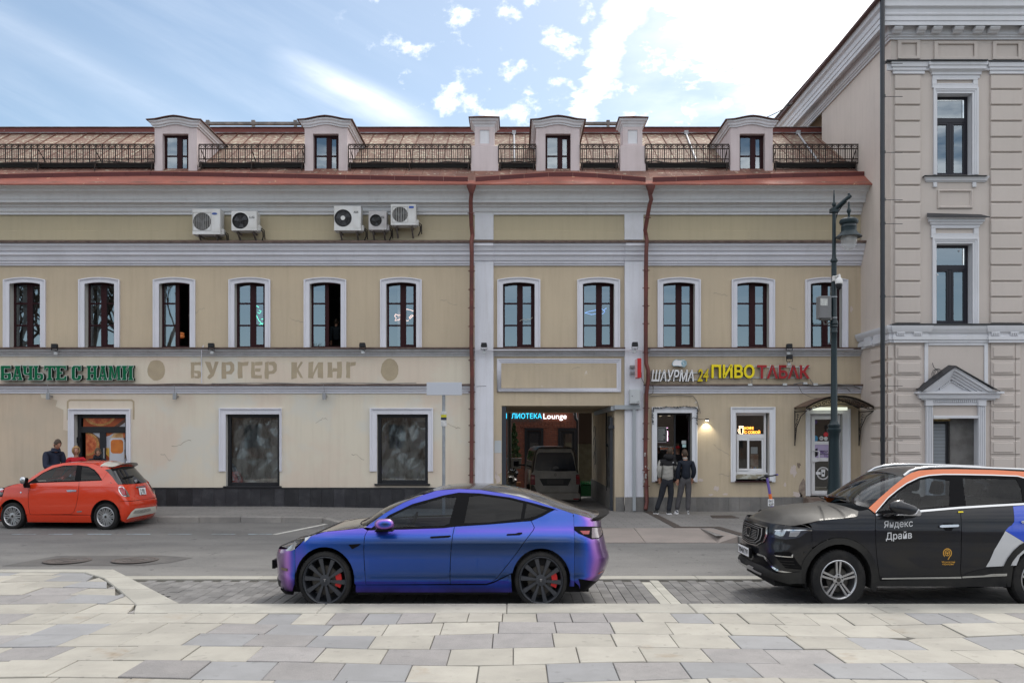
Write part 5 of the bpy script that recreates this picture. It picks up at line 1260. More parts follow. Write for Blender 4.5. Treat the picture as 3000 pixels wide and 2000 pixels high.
for px,py in ((2192,1128),(2293,1127),(2352,1124),(2382,1127)):
    q=MB(); q.box(xf(px-6),xf(px+6),23.48,23.56,zf(py)-.03,zf(py)+.03); hp(q,'junction_box',bpy.data.materials['cabinet_grey'],bevel=.005)
q=MB(); q.tube([(xf(1396,23.5),23.5,zf(1133)),(xf(1424,23.3),23.3,zf(1133))],.006,4); hp(q,'rod','lampblack')
# ---- air conditioners
M['ac_white']=mat('ac_white',(.66,.66,.655),.45,col2=(.60,.59,.57),vs=3,streak=.15); M['ac_grey']=mat('ac_dirty',(.47,.455,.46),.55,col2=(.36,.34,.34),vs=3,streak=.4); M['ac_dark']=mat('ac_dark',(.02,.018,.018),.5); M['ac_beige']=mat('ac_beige',(.42,.41,.39),.5)
def ac(a,b,y0,y1,fx,fr_,style,brand,lab,m='ac_white'):
    d=23.22; x0,x1,z0,z1=xf(a,d),xf(b,d),wz(y1,d),wz(y0,d)
    t=thing('air_conditioner',lab,'air conditioner',((x0+x1)/2,d+.2,z0),'outdoor air conditioner units on the frieze')
    q=MB(); cx,cz,R_=xf(fx,d),(z0+z1)/2,fr_*d/F
    n=28; ring=[(cx+R_*math.cos(2*math.pi*k/n),cz+R_*math.sin(2*math.pi*k/n)) for k in range(n)]
    # front plate with a round hole
    def sq(k):
        c,s=math.cos(2*math.pi*k/n),math.sin(2*math.pi*k/n); mx=min(((x1-cx) if c > 0 else (cx-x0))/max(abs(c),1e-6),((z1-cz))/max(abs(s),1e-6)); return (cx+c*mx,cz+s*mx)
    vs=[(p[0],d,p[1]) for p in ring]+[(sq(k)[0],d,sq(k)[1]) for k in range(n)]
    q.add(vs,[(k,(k+1) % n,n+(k+1) % n,n+k) for k in range(n)])
    for cx_,cz_ in ((x0,z0),(x1,z0),(x0,z1),(x1,z1)):
        best=sorted(range(n),key=lambda k: (sq(k)[0]-cx_)**2+(sq(k)[1]-cz_)**2)[:2]
        q.add([(cx_,d,cz_),(sq(best[0])[0],d,sq(best[0])[1]),(sq(best[1])[0],d,sq(best[1])[1])],[(0,1,2)])
    e=d+.32
    q.add([(x0,d,z0),(x0,e,z0),(x0,e,z1),(x0,d,z1),(x1,d,z0),(x1,e,z0),(x1,e,z1),(x1,d,z1)],[(0,1,2,3),(4,7,6,5),(3,2,6,7),(0,4,5,1),(1,5,6,2)])
    q.build('casing',M[m],t)
    q=MB(); q.lathe([(R_,0),(R_,.07),(.001,.07)],(cx,d,cz),n,'y'); q.build('fan_well',M['ac_dark'],t)
    q=MB()
    for k in range(3):
        a0=k*2.094+.4; P_=[(cx+.04*math.cos(a0),cz+.04*math.sin(a0)),(cx+R_*.85*math.cos(a0-.2),cz+R_*.85*math.sin(a0-.2)),(cx+R_*.88*math.cos(a0+.55),cz+R_*.88*math.sin(a0+.55)),(cx+.05*math.cos(a0+1.0),cz+.05*math.sin(a0+1.0))]; q.prism(P_,d+.045,d+.05)
    q.lathe([(.05,.05),(.045,.03),(.001,.028)],(cx,d,cz),12,'y'); q.build('fan',mat('fan_grey',(.07,.07,.075),.4) if 'fan_grey' not in bpy.data.materials else bpy.data.materials['fan_grey'],t)
    q=MB()
    if style == 'bars':
        for k in range(-4,5):
            x=cx+R_*k*.22; h=math.sqrt(max(0,R_*R_-(x-cx)**2)); q.box(x-.006,x+.006,d-.012,d-.004,cz-h,cz+h)
        s=R_*1.04
        for b_ in ((cx-s,cx-s+.012,cz-s,cz+s),(cx+s-.012,cx+s,cz-s,cz+s),(cx-s+.012,cx+s-.012,cz-s,cz-s+.012),(cx-s+.012,cx+s-.012,cz+s-.012,cz+s)): q.box(b_[0],b_[1],d-.008,d-.001,b_[2],b_[3])
    else:
        nn=30 if style == 'spokes' else 12
        for k in range(nn):
            a0=2*math.pi*k/nn; q.tube([(cx+R_*.2*math.cos(a0),d-.01,cz+R_*.2*math.sin(a0)),(cx+R_*math.cos(a0),d-.004,cz+R_*math.sin(a0))],.0035,3)
        for f in (.45,.7,.95): q.lathe([(R_*f-.003,-.012),(R_*f+.003,-.012)],(cx,d,cz),n,'y')
        q.lathe([(R_*.2,-.006),(R_*.2,-.016),(.001,-.018)],(cx,d,cz),14,'y')
    q.build('grille',M['ac_white' if style == 'spokes' else ('ac_beige' if style == 'bars' else 'ac_dark')] if style != 'spokes' else bpy.data.materials['fan_grey'],t)
    if style == 'spokes': q=MB(); q.lathe([(.06,-.017),(.06,-.024),(.001,-.026)],(cx,d,cz),16,'y'); q.build('hub_cap',M['ac_white'],t)
    xs0=cx+R_*1.12
    q=MB(); q.box(xs0+.02,x1-.02,d-.006,d-.001,z0+.06,z0+(z1-z0)*.42); q.build('side_panel',M[m],t,bevel=.003)
    if brand: text('lettering',brand,x1-.19,x1-.06,z1-.2,z1-.14,d-.004,bpy.data.materials['ink'],t,.002,.02)
    q=MB(); q.box(x1-.02,x1+.06,d+.12,d+.28,z0+.02,z0+.17); q.build('valve_cover',M[m],t,bevel=.01)
    for x in (lerp(x0,x1,.2),lerp(x0,x1,.82)):
        q=MB(); q.box(x-.02,x+.02,d-.0,FD,z0-.035,z0-.003); q.add([(x-.02,d+.05,z0-.035),(x+.02,d+.05,z0-.035),(x+.02,FD-.02,z0-.26),(x-.02,FD-.02,z0-.26),(x-.02,d+.10,z0-.035),(x+.02,d+.10,z0-.035),(x+.02,FD-.02,z0-.20),(x-.02,FD-.02,z0-.20)],[(0,1,2,3),(4,7,6,5),(0,3,7,4),(1,5,6,2)])
        q.build('bracket',mat('bracket_rust',(.11,.09,.08),.7,col2=(.2,.18,.17),vs=8) if 'bracket_rust' not in bpy.data.materials else bpy.data.materials['bracket_rust'],t)
    q=MB(); q.tube([(x1+.03,d+.2,z0+.08),(x1+.10,d+.22,z0+.02),(x1+.09,d+.3,z0-.1),(x1+.02,FD-.04,z0-.18)],.018,6); q.tube([(x1+.03,d+.2,z0+.12),(x1+.13,d+.24,z0+.06),(x1+.12,d+.36,z0-.16)],.014,6); q.build('hose',M['ac_dark'],t)
    return t,x0,x1,z0,z1,d
ac(564,645,612,686,592,26,'bars','','white air conditioner with vertical grille bars, leftmost of the five')
ac(678,752,618,675,704,24,'dark','LG','grey air conditioner with a dark round fan, second from the left')
ac(979,1057,603,675,1005,25.5,'spokes','AUX','large white air conditioner with a round spoked fan grille')
ac(1080,1132,618,673,1101,17.5,'dark','LG','smallest and dirtiest grey air conditioner, between two white ones','ac_grey')
ac(1145,1218,598,659,1172,22.5,'bars','','white barred air conditioner mounted highest, rightmost of the five')
for a,b,z,col in ((620,637,1,(.05,.10,.32)),(1198,1212,1,(.04,.10,.38))):
    q=MB(); d=23.214
    if a == 620: q.prism([(xf(628.5+8*math.cos(k*.45),d),wz(626+3.4*math.sin(k*.45),d)) for k in range(14)],d-.002,d)
    else: q.box(xf(a,d),xf(b,d),d-.002,d,wz(610,d),wz(604,d))
    tt=[o for o in bpy.data.objects if o.name.startswith('air_conditioner') and abs(o.location.x-xf(a-12,d)) < .6][0]
    q.build('badge',mat('badge_blue',col,.5),tt)
# ---- traffic sign seen from behind
t=thing('traffic_sign','back of a pale rectangular traffic sign on a galvanised post, left of the gateway','traffic sign',(wx(1300,20.3),20.3,zwalk(-1.6,20.3)))
M['galv']=mat('galvanised',(.36,.38,.40),.45,metal=.4,col2=(.28,.30,.32),vs=5)
q=MB(); x=wx(1300,20.3); q.tube([(x,20.3,.2),(x,20.3,wz(1120,20.3))],.038,12); q.build('post',M['galv'],t,smooth=40)
q=MB(); q.box(wx(1250,20.24),wx(1353,20.24),20.235,20.245,wz(1157,20.24),wz(1119.5,20.24)); q.box(wx(1252,20.24),wx(1351,20.24),20.245,20.252,wz(1139,20.24),wz(1138,20.24)); q.build('plate',mat('plate_back',(.50,.525,.58),.45,fine=.05),t,bevel=.004)
q=MB()
for py in (1126,1149): q.lathe([(.04,-.02),(.047,-.02),(.047,.02),(.04,.02)],(x,20.3,wz(py,20.3)),12); q.box(x-.08,x+.08,20.25,20.258,wz(py,20.3)-.012,wz(py,20.3)+.012)
for px in (1254,1286,1318,1350): q.lathe([(.008,0),(.008,.012),(.001,.013)],(wx(px,20.25),20.245,wz(1138,20.25)),6,'y')
q.build('clamp',M['galv'],t)
for a,b,c in ((1204,1214,(.6,.6,.6)),(1214,1222,(.62,.58,.03)),(1222,1230,(.03,.035,.07)),(1230,1248,(.66,.66,.66))):
    q=MB(); q.lathe([(.0395,0),(.067,0),(.067,(b-a)*20.3/F-.003),(.0395,(b-a)*20.3/F-.003)],(x,20.3,wz(b,20.3)),14); q.build('post_label',mat('label',c,.6,col2=tuple(k*.75 for k in c),vs=18),t)
# ---- street lamp
LD=18.6
M['lampgreen']=mat('lamp_green',(.007,.019,.024),.38,fine=.2,fs=20)
xL=wx(2443.5,LD); zg=.245
t=thing('street_lamp','dark green cast iron street lamp with a hanging bell lantern, before the shop door','street lamp',(xL,LD,zg))
def lz(py): return wz(py,LD)
s=LD/F
prof=[(.24,zg),(.24,zg+.12),(.2,zg+.16),(.17,zg+.3),(17*s,lz(1400)),(15*s,lz(1290)),(16*s,lz(1268)),(20*s,lz(1262)),(20*s,lz(1256)),(16*s,lz(1253)),(17.5*s,lz(1248)),(17.5*s,lz(1244)),(13*s,lz(1240)),(9.5*s,lz(1230)),(8.5*s,lz(1000)),(8.5*s,lz(976)),(10.5*s,lz(973)),(9*s,lz(969)),(9*s,lz(960)),(11.5*s,lz(957)),(10*s,lz(953)),(12*s,lz(948)),(11*s,lz(944)),(8.2*s,lz(935)),(7.4*s,lz(770)),(10.5*s,lz(766)),(10.5*s,lz(762)),(7*s,lz(757)),(5.6*s,lz(745)),(5.2*s,lz(630)),(5.2*s,lz(622))]
q=MB(); q.lathe(prof,(xL,LD,0),18); q.build('post',M['lampgreen'],t,smooth=35)
q=MB(); q.box(xL-.075,xL+.075,LD-.075,LD+.075,lz(623),lz(611)); q.lathe([(5.5*s,lz(611)),(3.5*s,lz(607)),(6*s,lz(601)),(6*s,lz(597)),(3*s,lz(592)),(2.6*s,lz(575)),(1.5*s,lz(561)),(2.2*s,lz(560)),(.3*s,lz(556))],(xL,LD,0),12); q.build('finial',M['lampgreen'],t,smooth=35)
xa=wx(2487,LD-.2)
q=MB(); q.tube([(xL,LD,lz(617)),(wx(2462,LD-.1),LD-.1,lz(603)),(wx(2480,LD-.2),LD-.2,lz(590)),(wx(2491,LD-.2),LD-.2,lz(581))],[.05,.045,.04,.045],10)
q.tube([(xL+.02,LD,lz(650)),(wx(2453,LD),LD,lz(625)),(wx(2466,LD-.1),LD-.1,lz(608)),(wx(2480,LD-.2),LD-.2,lz(598))],.012,6)
q.ball((xa,LD-.2,lz(577)),.03); q.ball((xa,LD-.2,lz(585)),.045); q.build('arm',M['lampgreen'],t,smooth=40)
q=MB(); lc=(xa,LD-.2,0); z_=lambda py: wz(py,LD-.2); s2=(LD-.2)/F
q.lathe([(2*s2,z_(592)),(3*s2,z_(600)),(2.6*s2,z_(606)),(4.4*s2,z_(612)),(6.5*s2,z_(616)),(6.5*s2,z_(620)),(3.4*s2,z_(627)),(3.2*s2,z_(637))],lc,12); q.build('hanger',M['lampgreen'],t,smooth=40)
q=MB(); q.lathe([(3*s2,z_(634)),(7*s2,z_(637)),(20*s2,z_(640)),(26*s2,z_(645)),(27*s2,z_(651)),(25*s2,z_(656)),(21.5*s2,z_(658)),(22*s2,z_(664)),(22.5*s2,z_(665)),(21.8*s2,z_(667)),(22*s2,z_(678)),(25*s2,z_(681)),(26*s2,z_(684)),(36*s2,z_(692)),(37*s2,z_(695)),(35*s2,z_(695.5)),(24*s2,z_(691)),(10*s2,z_(690))],lc,24); q.build('lantern_hood',M['lampgreen'],t,smooth=35)
gm=bpy.data.materials.new('globe_glass'); gm.use_nodes=True; p=gm.node_tree.nodes['Principled BSDF']; p.inputs['Base Color'].default_value=(.75,.76,.76,1); p.inputs['Roughness'].default_value=.06; p.inputs['Alpha'].default_value=.33
q=MB(); q.lathe([(23*s2,z_(692)),(23*s2,z_(705)),(21.5*s2,z_(715)),(18*s2,z_(724)),(12*s2,z_(730)),(5*s2,z_(732.5)),(.3*s2,z_(733))],lc,24); q.build('globe',gm,t,smooth=60)
q=MB(); q.lathe([(8*s2,z_(691)),(8*s2,z_(700)),(4*s2,z_(704)),(.3*s2,z_(705))],lc,12); q.build('bulb_holder',mat('holder_pale',(.5,.5,.5),.4),t,smooth=40)
# ---- security camera and control box on the lamp post
t=thing('security_camera','white dome security camera with a black eye on the street lamp post','camera',(wx(2450,LD-.1),LD-.12,lz(853)))
q=MB(); q.box(wx(2439,LD-.1),wx(2456,LD-.1),LD-.13,LD-.06,lz(826),lz(811)); q.tube([(wx(2450,LD-.15),LD-.15,lz(815)),(wx(2459,LD-.2),LD-.2,lz(811)),(wx(2460,LD-.22),LD-.22,lz(822))],.03,8); q.build('bracket',M['ac_white'],t,bevel=.004)
q=MB(); q.lathe([(.001,lz(817)),(4*s,lz(818)),(9*s,lz(823)),(10.5*s,lz(830)),(10.5*s,lz(836)),(9*s,lz(837))],(wx(2458,LD-.22),LD-.22,0),16); q.build('hood',M['ac_white'],t,smooth=40)
q=MB(); q.lathe([(9*s,lz(836)),(9*s,lz(843)),(7*s,lz(850)),(3*s,lz(853.5)),(.001,lz(854))],(wx(2458,LD-.22),LD-.22,0),16); q.build('eye',M['lampblack'],t,smooth=40)
t=thing('control_box','grey control box strapped to the street lamp post beside the upper window','control box',(wx(2418,LD),LD-.02,lz(938)))
q=MB(); q.box(wx(2401,LD-.12),wx(2436,LD-.12),LD-.12,LD+.1,lz(934),lz(869)); q.build('casing',mat('box_grey',(.17,.17,.175),.5,streak=.2),t,bevel=.01)
q=MB(); q.box(wx(2404,LD-.13),wx(2425,LD-.13),LD-.128,LD-.121,lz(898),lz(877)); q.build('vent_plate',mat('vent_pale',(.55,.56,.53),.5,col2=(.4,.4,.4),vs=30),t,bevel=.003)
q=MB(); q.box(wx(2403,LD),wx(2434,LD),LD-.08,LD+.06,lz(938),lz(934)); q.tube([(wx(2412,LD),LD,lz(938)),(wx(2415,LD),LD,lz(950)),(wx(2426,LD),LD,lz(948)),(wx(2438,LD),LD,lz(940))],.016,6); q.tube([(wx(2420,LD),LD,lz(938)),(wx(2424,LD),LD,lz(946)),(wx(2438,LD),LD,lz(944))],.014,6); q.build('cable',M['cable_grey'],t)
q=MB()
for py in (870,931): q.lathe([(8.3*s,-.01),(9*s,-.01),(9*s,.01),(8.3*s,.01)],(xL,LD,lz(py)),14); q.box(wx(2430,LD),xL,LD-.02,LD+.02,lz(py)-.01,lz(py)+.01)
q.build('strap',M['steel'],t)
# ---- arched canopy with scrollwork
cx0,cx1,cy0=7.63,9.40,22.7
t=thing('door_canopy','arched brown canopy with wrought iron scrolls over the shop door','canopy',(8.5,23.2,2.9))
zc0,rise=2.985,.40
def carc(u): return (lerp(cx0,cx1,u),zc0+rise*math.sin(math.pi*(.08+.84*u))**.9-.06)
M['canopy']=mat('canopy_brown',(.105,.06,.04),.5,col2=(.15,.1,.07),vs=3); M['iron_black']=mat('wrought_iron',(.020,.016,.014),.6)
q=MB()
for o_ in (0,.018): q.grid(lambda u,v: (carc(u)[0],lerp(cy0-.04,FD,v),carc(u)[1]+o_+.02),18,1)
q.build('roof_sheet',M['canopy'],t,smooth=50)
q=MB()
for y in (cy0,FD-.06):
    q.tube([(carc(k/18)[0],y,carc(k/18)[1]) for k in range(19)],.016,5)
    if y == cy0: q.tube([(carc(k/18)[0],y,carc(k/18)[1]-.17*math.sin(math.pi*k/18)**.5-.02) for k in range(19)],.013,5)
for y in (cy0,):
    for k in range(13):
        u=(k+.7)/14; c=carc(u); R_=.062*(.7+.5*math.sin(math.pi*u))
        sg_=1 if k % 2 else -1
        q.tube([(c[0]+R_*(1-j*.075)*math.cos(j*.62)*sg_,y-.004,c[1]-.10+R_*(1-j*.075)*math.sin(j*.62)) for j in range(12)],.009,4)
for x in (cx0+.01,cx1-.01):
    q.tube([(x,cy0,zc0-.03),(x,FD-.05,zc0-.03)],.014,5); q.tube([(x,FD-.05,zc0+.02),(x,FD-.05,zc0-.95)],.016,5)
    q.tube([(x,cy0+.05,zc0-.04),(x,cy0+.45,zc0-.16),(x,FD-.2,zc0-.45),(x,FD-.06,zc0-.9)],.012,5)
    for k in range(5): q.tube([(x,FD-.1-.05*k-.05*math.cos(j*.65),zc0-.62+.12*k+.05*math.sin(j*.65)) for j in range(10)],.009,4)
q.build('scrollwork',M['iron_black'],t)
q=MB(); q.box(8.1,9.0,FD-.25,FD-.12,3.0,3.08); q.build('lamp_tube',mat('tube_lit',(.8,.85,.7),.4,emit=.5),t)
# ---- shop door
t=thing('shop_door','white plastic glazed shop door with stickers under the arched canopy','door',(R3[0],FD+.1,.35))
y=FD+.12; x0,x1,z1=R3[0]+.01,R3[1]-.01,R3[3]-.01; zb=zf(1452)
q=MB(); sash(q,x0,x1,zb,z1,y,.055,.09); dl,dr=xf(2380),xf(2455); zd0,zd1=zf(1448),zf(1217)
q.box(dr+.01,x1-.05,y+.02,y+.07,zb+.05,z1-.05); q.build('door_frame',M['s_white'],t,bevel=.006)
q=MB(); sash(q,dl,dr,zd0,zd1,y-.03,.10,.08)
for py,w_ in ((1297,.045),(1346,.05)): q.box(dl+.1,dr-.1,y-.028,y+.04,zf(py)-w_,zf(py)+w_)
dleaf=q.build('door_leaf',M['s_white'],t,bevel=.008)
pane(t,dl+.08,dr-.08,zd0+.08,zf(1348),y+.0,'glass_low'); pane(t,dl+.08,dr-.08,zf(1295),zd1-.08,y+.0,'glass_low')
q=MB(); q.box(dl+.1,dr-.1,y-.012,y+.0,zf(1343),zf(1300)); q.build('purple_panel',mat('panel_purple',(.19,.12,.30),.4,col2=(.45,.38,.56),vs=1.2,lo=.48,hi=.52),t)
ink_w=M['s_white']; ink_k=bpy.data.materials['ink']
text('lettering','ПРАВДА',xf(2405),xf(2430),zf(1325),zf(1319),y-.015,ink_k,t,.001,.02); text('lettering','ВКУСНЫЙ',xf(2405),xf(2436),zf(1332),zf(1326),y-.015,ink_k,t,.001,.02)
q=MB(); q.prism([(xf(2387),zf(1335)),(xf(2391),zf(1316)),(xf(2399),zf(1312)),(xf(2400),zf(1333)),(xf(2394),zf(1338))],y-.016,y-.0125); q.build('cup_print',M['lampblack'],t)
for px,py,r_,c in ((2392,1235,7,(.06,.03,.12)),(2388,1268,5,(.4,.05,.05)),(2392,1284,9,(.05,.24,.42)),(2411,1283,6,(.65,.65,.65)),(2424,1272,7,(.6,.04,.05)),(2424,1284,6,(.6,.6,.6)),(2440,1280,5,(.5,.5,.55))):
    q=MB(); q.lathe([(r_*FD/F,0),(r_*FD/F,-.003),(.001,-.003)],(xf(px),y-.002,zf(py)),14,'y'); q.build('sticker',mat('door_sticker',c,.5),t)
text('lettering','18+',xf(2407),xf(2415),zf(1285),zf(1281),y-.007,ink_k,t,.001,.02)
q=MB(); cxm,czm=xf(2416),zf(1386)
for R_ in (.17,.15): q.lathe([(R_-.006,-.003),(R_+.006,-.003)],(cxm,y-.002,czm),28,'y')
q.prism([(cxm-.055,czm+.09),(cxm+.055,czm+.09),(cxm+.04,czm-.09),(cxm-.04,czm-.09)],y-.006,y-.003); q.box(cxm-.065,cxm+.065,y-.007,y-.003,czm+.095,czm+.11); q.box(cxm-.2,cxm-.07,y-.006,y-.003,czm-.035,czm+.035); q.build('coffee_emblem',M['s_white'],t)
q=MB(); q.lathe([(.028,0),(.028,-.002),(.001,-.002)],(cxm,y-.007,czm),10,'y'); q.build('emblem_bean',M['lampblack'],t)
q=MB(); hx=dl+.05; q.tube([(hx,y-.03,zf(1352)),(hx,y-.10,zf(1352)),(hx+.13,y-.12,zf(1350)),(hx+.14,y-.12,zf(1322)),(hx,y-.10,zf(1320)),(hx,y-.03,zf(1320))],.016,8); q.build('handle',M['s_white'],t,smooth=50)
q=MB()
for py in (1240,1295,1378,1412): q.box(xf(2456),xf(2462),y-.04,y-.02,zf(py)-.07,zf(py)+.07)
q.build('hinge',M['s_white'],t,bevel=.005)
q=MB(); q.box(xf(2352),xf(2500),FD-.45,FD+.3,.2,zf(1455)); q.build('door_step',mat('step_stone',(.16,.11,.09),.8,col2=(.22,.18,.15),vs=6),t,bevel=.01)
# ---- coffee window
t=thing('coffee_window','white plastic sliding window with an orange neon coffee sign','window',(R2[0],FD+.1,R2[2]))
x0,x1,z0,z1=R2[0]+.005,xf(2243),zf(1385),R2[3]-.005; y=FD+.15
q=MB(); sash(q,x0,x1+.06,z0-.0,z1,y,.06,.08); zm0,zm1=zf(1284),zf(1271); q.box(x0+.06,x1,y-.006,y+.07,zm0,zm1); xm=xf(2197); 
sash(q,x0+.06,xm+.02,z0+.06,zm0-.002,y-.02,.055,.06); sash(q,xm-.03,x1,z0+.06,zm0-.002,y+.015,.055,.05)
q.box(x0,R2[1],y-.02,y+.1,zf(1402),z0-.002); q.build('window_frame',M['s_white'],t,bevel=.006)
pane(t,x0+.05,x1,zm1-.01,z1-.05,y+.04,'glass_low'); pane(t,x0+.1,xm-.02,z0+.1,zm0-.05,y+.01,'glass_low'); pane(t,xm+.01,x1-.05,z0+.1,zm0-.05,y+.05,'glass_low')
q=MB(); q.box(R2[0]-.03,R2[1]+.04,FD-.10,FD+.25,R2[2]-.03,R2[2]); q.build('sill',M['frame_dark'],t,bevel=.006)
q=MB(); q.box(R2[0]+.02,R2[1]-.05,y-.03,y-.021,zf(1403),zf(1389)); q.build('peeling_board',mat('peeling',(.5,.5,.44),.9,col2=(.3,.27,.2),vs=7,lo=.45,hi=.55),t)
NE=mat('neon_orange',(1.0,.36,.05),.4,emit=2.2)
text('neon_word','КОФЕ',xf(2186),xf(2213),zf(1258),zf(1249),y+.02,NE,t,.004,.012); text('neon_word','С СОБОЙ',xf(2186),xf(2232),zf(1269.5),zf(1259.5),y+.02,NE,t,.004,.012)
q=MB(); P_=lambda a,b: (xf(a),y+.022,zf(b))
q.tube([P_(2170,1248),P_(2183,1248),P_(2182,1252),P_(2171,1252),P_(2170,1248)],.008,4); q.tube([P_(2172,1252),P_(2173,1270),P_(2181,1270),P_(2182,1252)],.008,4); q.tube([P_(2168,1255),P_(2167,1262),P_(2170,1268)],.006,4); q.build('neon_cup',mat('neon_white',(1,.75,.5),.4,emit=1.6),t)
q=MB()
for a in range(3): q.tube([P_(2182,1256+a*4),P_(2185,1257+a*4),P_(2184,1259+a*4)],.006,4)
q.build('neon_fingers',NE,t)
q=MB(); q.box(xf(2206),xf(2226),y+.065,y+.07,zf(1329),zf(1309)); q.build('notice',M['s_white'],t)
q=MB(); q.box(xf(2205),xf(2228),y+.066,y+.07,zf(1368),zf(1330)); q.build('snack_poster',mat('snack_print',(.35,.17,.1),.5,col2=(.55,.42,.33),vs=6),t)
for k in range(5):
    q=MB(); q.box(xf(2206+k*4.6),xf(2209.6+k*4.6),y+.08,y+.12,z0+.08,z0+.17); q.build('packet',mat('packet',((.6,.5,.4),(.55,.2,.1),(.2,.25,.5),(.6,.6,.55),(.5,.35,.1))[k],.5),t)
# ---- kiosk window with counter
t=thing('kiosk_window','dark open serving window with tinsel draped round its white frame','window',(R1[0],FD+.1,R1[2]))
x0,x1,z0,z1=R1[0],R1[1],R1[2],R1[3]; y=FD+.2
q=MB(); sash(q,x0,x1,z0+.02,z1,y,.05,.06); xm=xf(1981); q.box(xm-.02,xm+.02,y,y+.05,z0+.07,z1-.05); q.build('window_frame',M['frame_black'],t)
pane(t,x0+.045,xm-.015,z0+.07,z1-.045,y+.03,'glass_low')
q=MB(); q.box(R1[0]-.06,R1[1]+.05,FD-.12,FD+.3,z0-.03,z0); q.build('sill',M['frame_dark'],t,bevel=.006)
q=MB(); q.box(xf(1928),xf(1956),y-.01,y-.004,zf(1295),zf(1251)); mbd=q.build('menu_board',mat('menu_black',(.022,.024,.024),.5),t)
q=MB(); r=random.Random(5)
for k in range(13): q.box(xf(1931),xf(1931+r.uniform(15,22)),y-.012,y-.0102,zf(1256+k*2.8)-.004,zf(1256+k*2.8)+.004)
for b_ in ((1928,1956,1251,1252),(1928,1956,1294,1295),(1928,1929,1251,1295),(1955,1956,1251,1295)): q.box(xf(b_[0]),xf(b_[1]),y-.0125,y-.0102,zf(b_[3]),zf(b_[2]))
q.build('menu_lines',mat('chalk',(.45,.47,.46),.8),t)
for b_,c in (((2001,2014,1290,1300),(.45,.5,.5)),((2003,2014,1301,1310),(.42,.62,.62))):
    q=MB(); q.box(xf(b_[0]),xf(b_[1]),y-.004,y,zf(b_[3]),zf(b_[2])); q.build('notice',mat('notice_paper',c,.7),t)
room('kiosk_room',P2[1]+.1,9.3,FD+.31,FD+3.2,.3,zf(1180))
q=MB(); q.box(x0,x1,FD+.35,FD+.75,z0+.15,z0+.22); q.build('counter',M['room'],t)
for px,c,e in ((1957,(1,.8,.55),3),(1983,(1,.8,.55),3)):
    q=MB(); q.lathe([(.045,0),(.045,.12),(.001,.13)],(xf(px),FD+1.2,zf(1215)),10); q.build('spot_lamp',M['s_white'],t); q=MB(); q.lathe([(.036,-.002),(.001,-.002)],(xf(px),FD+1.2,zf(1215)),10); q.build('spot_light',mat('spot_lit',c,.4,emit=e),t)
q=MB()
for k in range(12): q.ball((xf(1986),FD+1.6,zf(1262+k*2.6)),.012,n=6)
for k in range(14): q.ball((xf(1955+k*2.4),FD+1.6,zf(1251)),.009,n=6)
q.build('light_string',mat('led_pink',(1,.55,.85),.4,emit=3.0),t)
r=random.Random(3)
for k in range(16):
    q=MB(); x=xf(1968+(k % 8)*2.4); z=zf(1283 if k < 8 else 1296); q.lathe([(.02,0),(.022,.06),(.01,.09),(.01,.11),(.001,.11)],(x,FD+1.7,z),7); q.build('bottle',mat('bottle_dark',(r.uniform(.03,.3),r.uniform(.02,.12),r.uniform(.01,.06)),.3),t)
q=MB(); q.box(xf(1962),xf(1996),FD+1.68,FD+1.9,zf(1284),zf(1283)-.02); q.box(xf(1962),xf(1996),FD+1.68,FD+1.9,zf(1297),zf(1296)-.02); q.build('shelf',mat('shelf_purple',(.12,.06,.15),.5,emit=.12),t)
q=MB(); r=random.Random(8)     # tinsel
path=[(1911,1243),(1910,1215),(1913,1194),(1930,1196),(1952,1192),(1978,1194),(2005,1191),(2036,1194),(2042,1200),(2039,1225),(2040,1245)]
for (a,b),(c,d_) in zip(path,path[1:]):
    n=max(3,int(math.hypot(c-a,d_-b)/1.6))
    for k in range(n):
        u,v=lerp(a,c,k/n),lerp(b,d_,k/n); c0=Vector((xf(u),FD-.09,zf(v)))
        for j in range(3):
            dd=Vector((r.uniform(-1,1),r.uniform(-.6,.3),r.uniform(-1,1)))*.035; q.add([c0-dd,c0+dd,c0+dd*.6+Vector((.01,0,.012))],[(0,1,2)])
q.build('tinsel',mat('tinsel_dark',(.035,.04,.045),.35,metal=.6),t,recalc=False)
t=on_wall('wall_spotlight','tiny lit spotlight on an arm beside the kiosk window','wall lamp',2068,1228,FD-.12)
q=MB(); q.box(xf(2064),xf(2073),FD-.16,FD-.08,zf(1231),zf(1226)); q.tube([(xf(2030),FD-.03,zf(1222)),(xf(2048),FD-.1,zf(1228)),(xf(2064),FD-.12,zf(1228))],.007,5); q.tube([(xf(2014),FD-.06,zf(1213)),(xf(2008),FD-.1,zf(1224)),(xf(2018),FD-.05,zf(1234)),(xf(2030),FD-.03,zf(1222))],.006,5); q.build('lamp_body',M['lampblack'],t)
q=MB(); q.box(xf(2065),xf(2072),FD-.155,FD-.085,zf(1231)-.006,zf(1231)-.001); q.build('lens',mat('lens_lit',(1,.93,.7),.4,emit=12),t)
ld=bpy.data.lights.new('spotlight_lamp','SPOT'); ld.energy=9; ld.spot_size=rad(100); ld.spot_blend=.6; ld.color=(1,.9,.65); ld.shadow_soft_size=.03
lo=bpy.data.objects.new('spotlight_lamp',ld); COL.objects.link(lo); lo.location=(xf(2068.5),FD-.125,zf(1231)-.02); lo.rotation_euler=(rad(18),0,0)
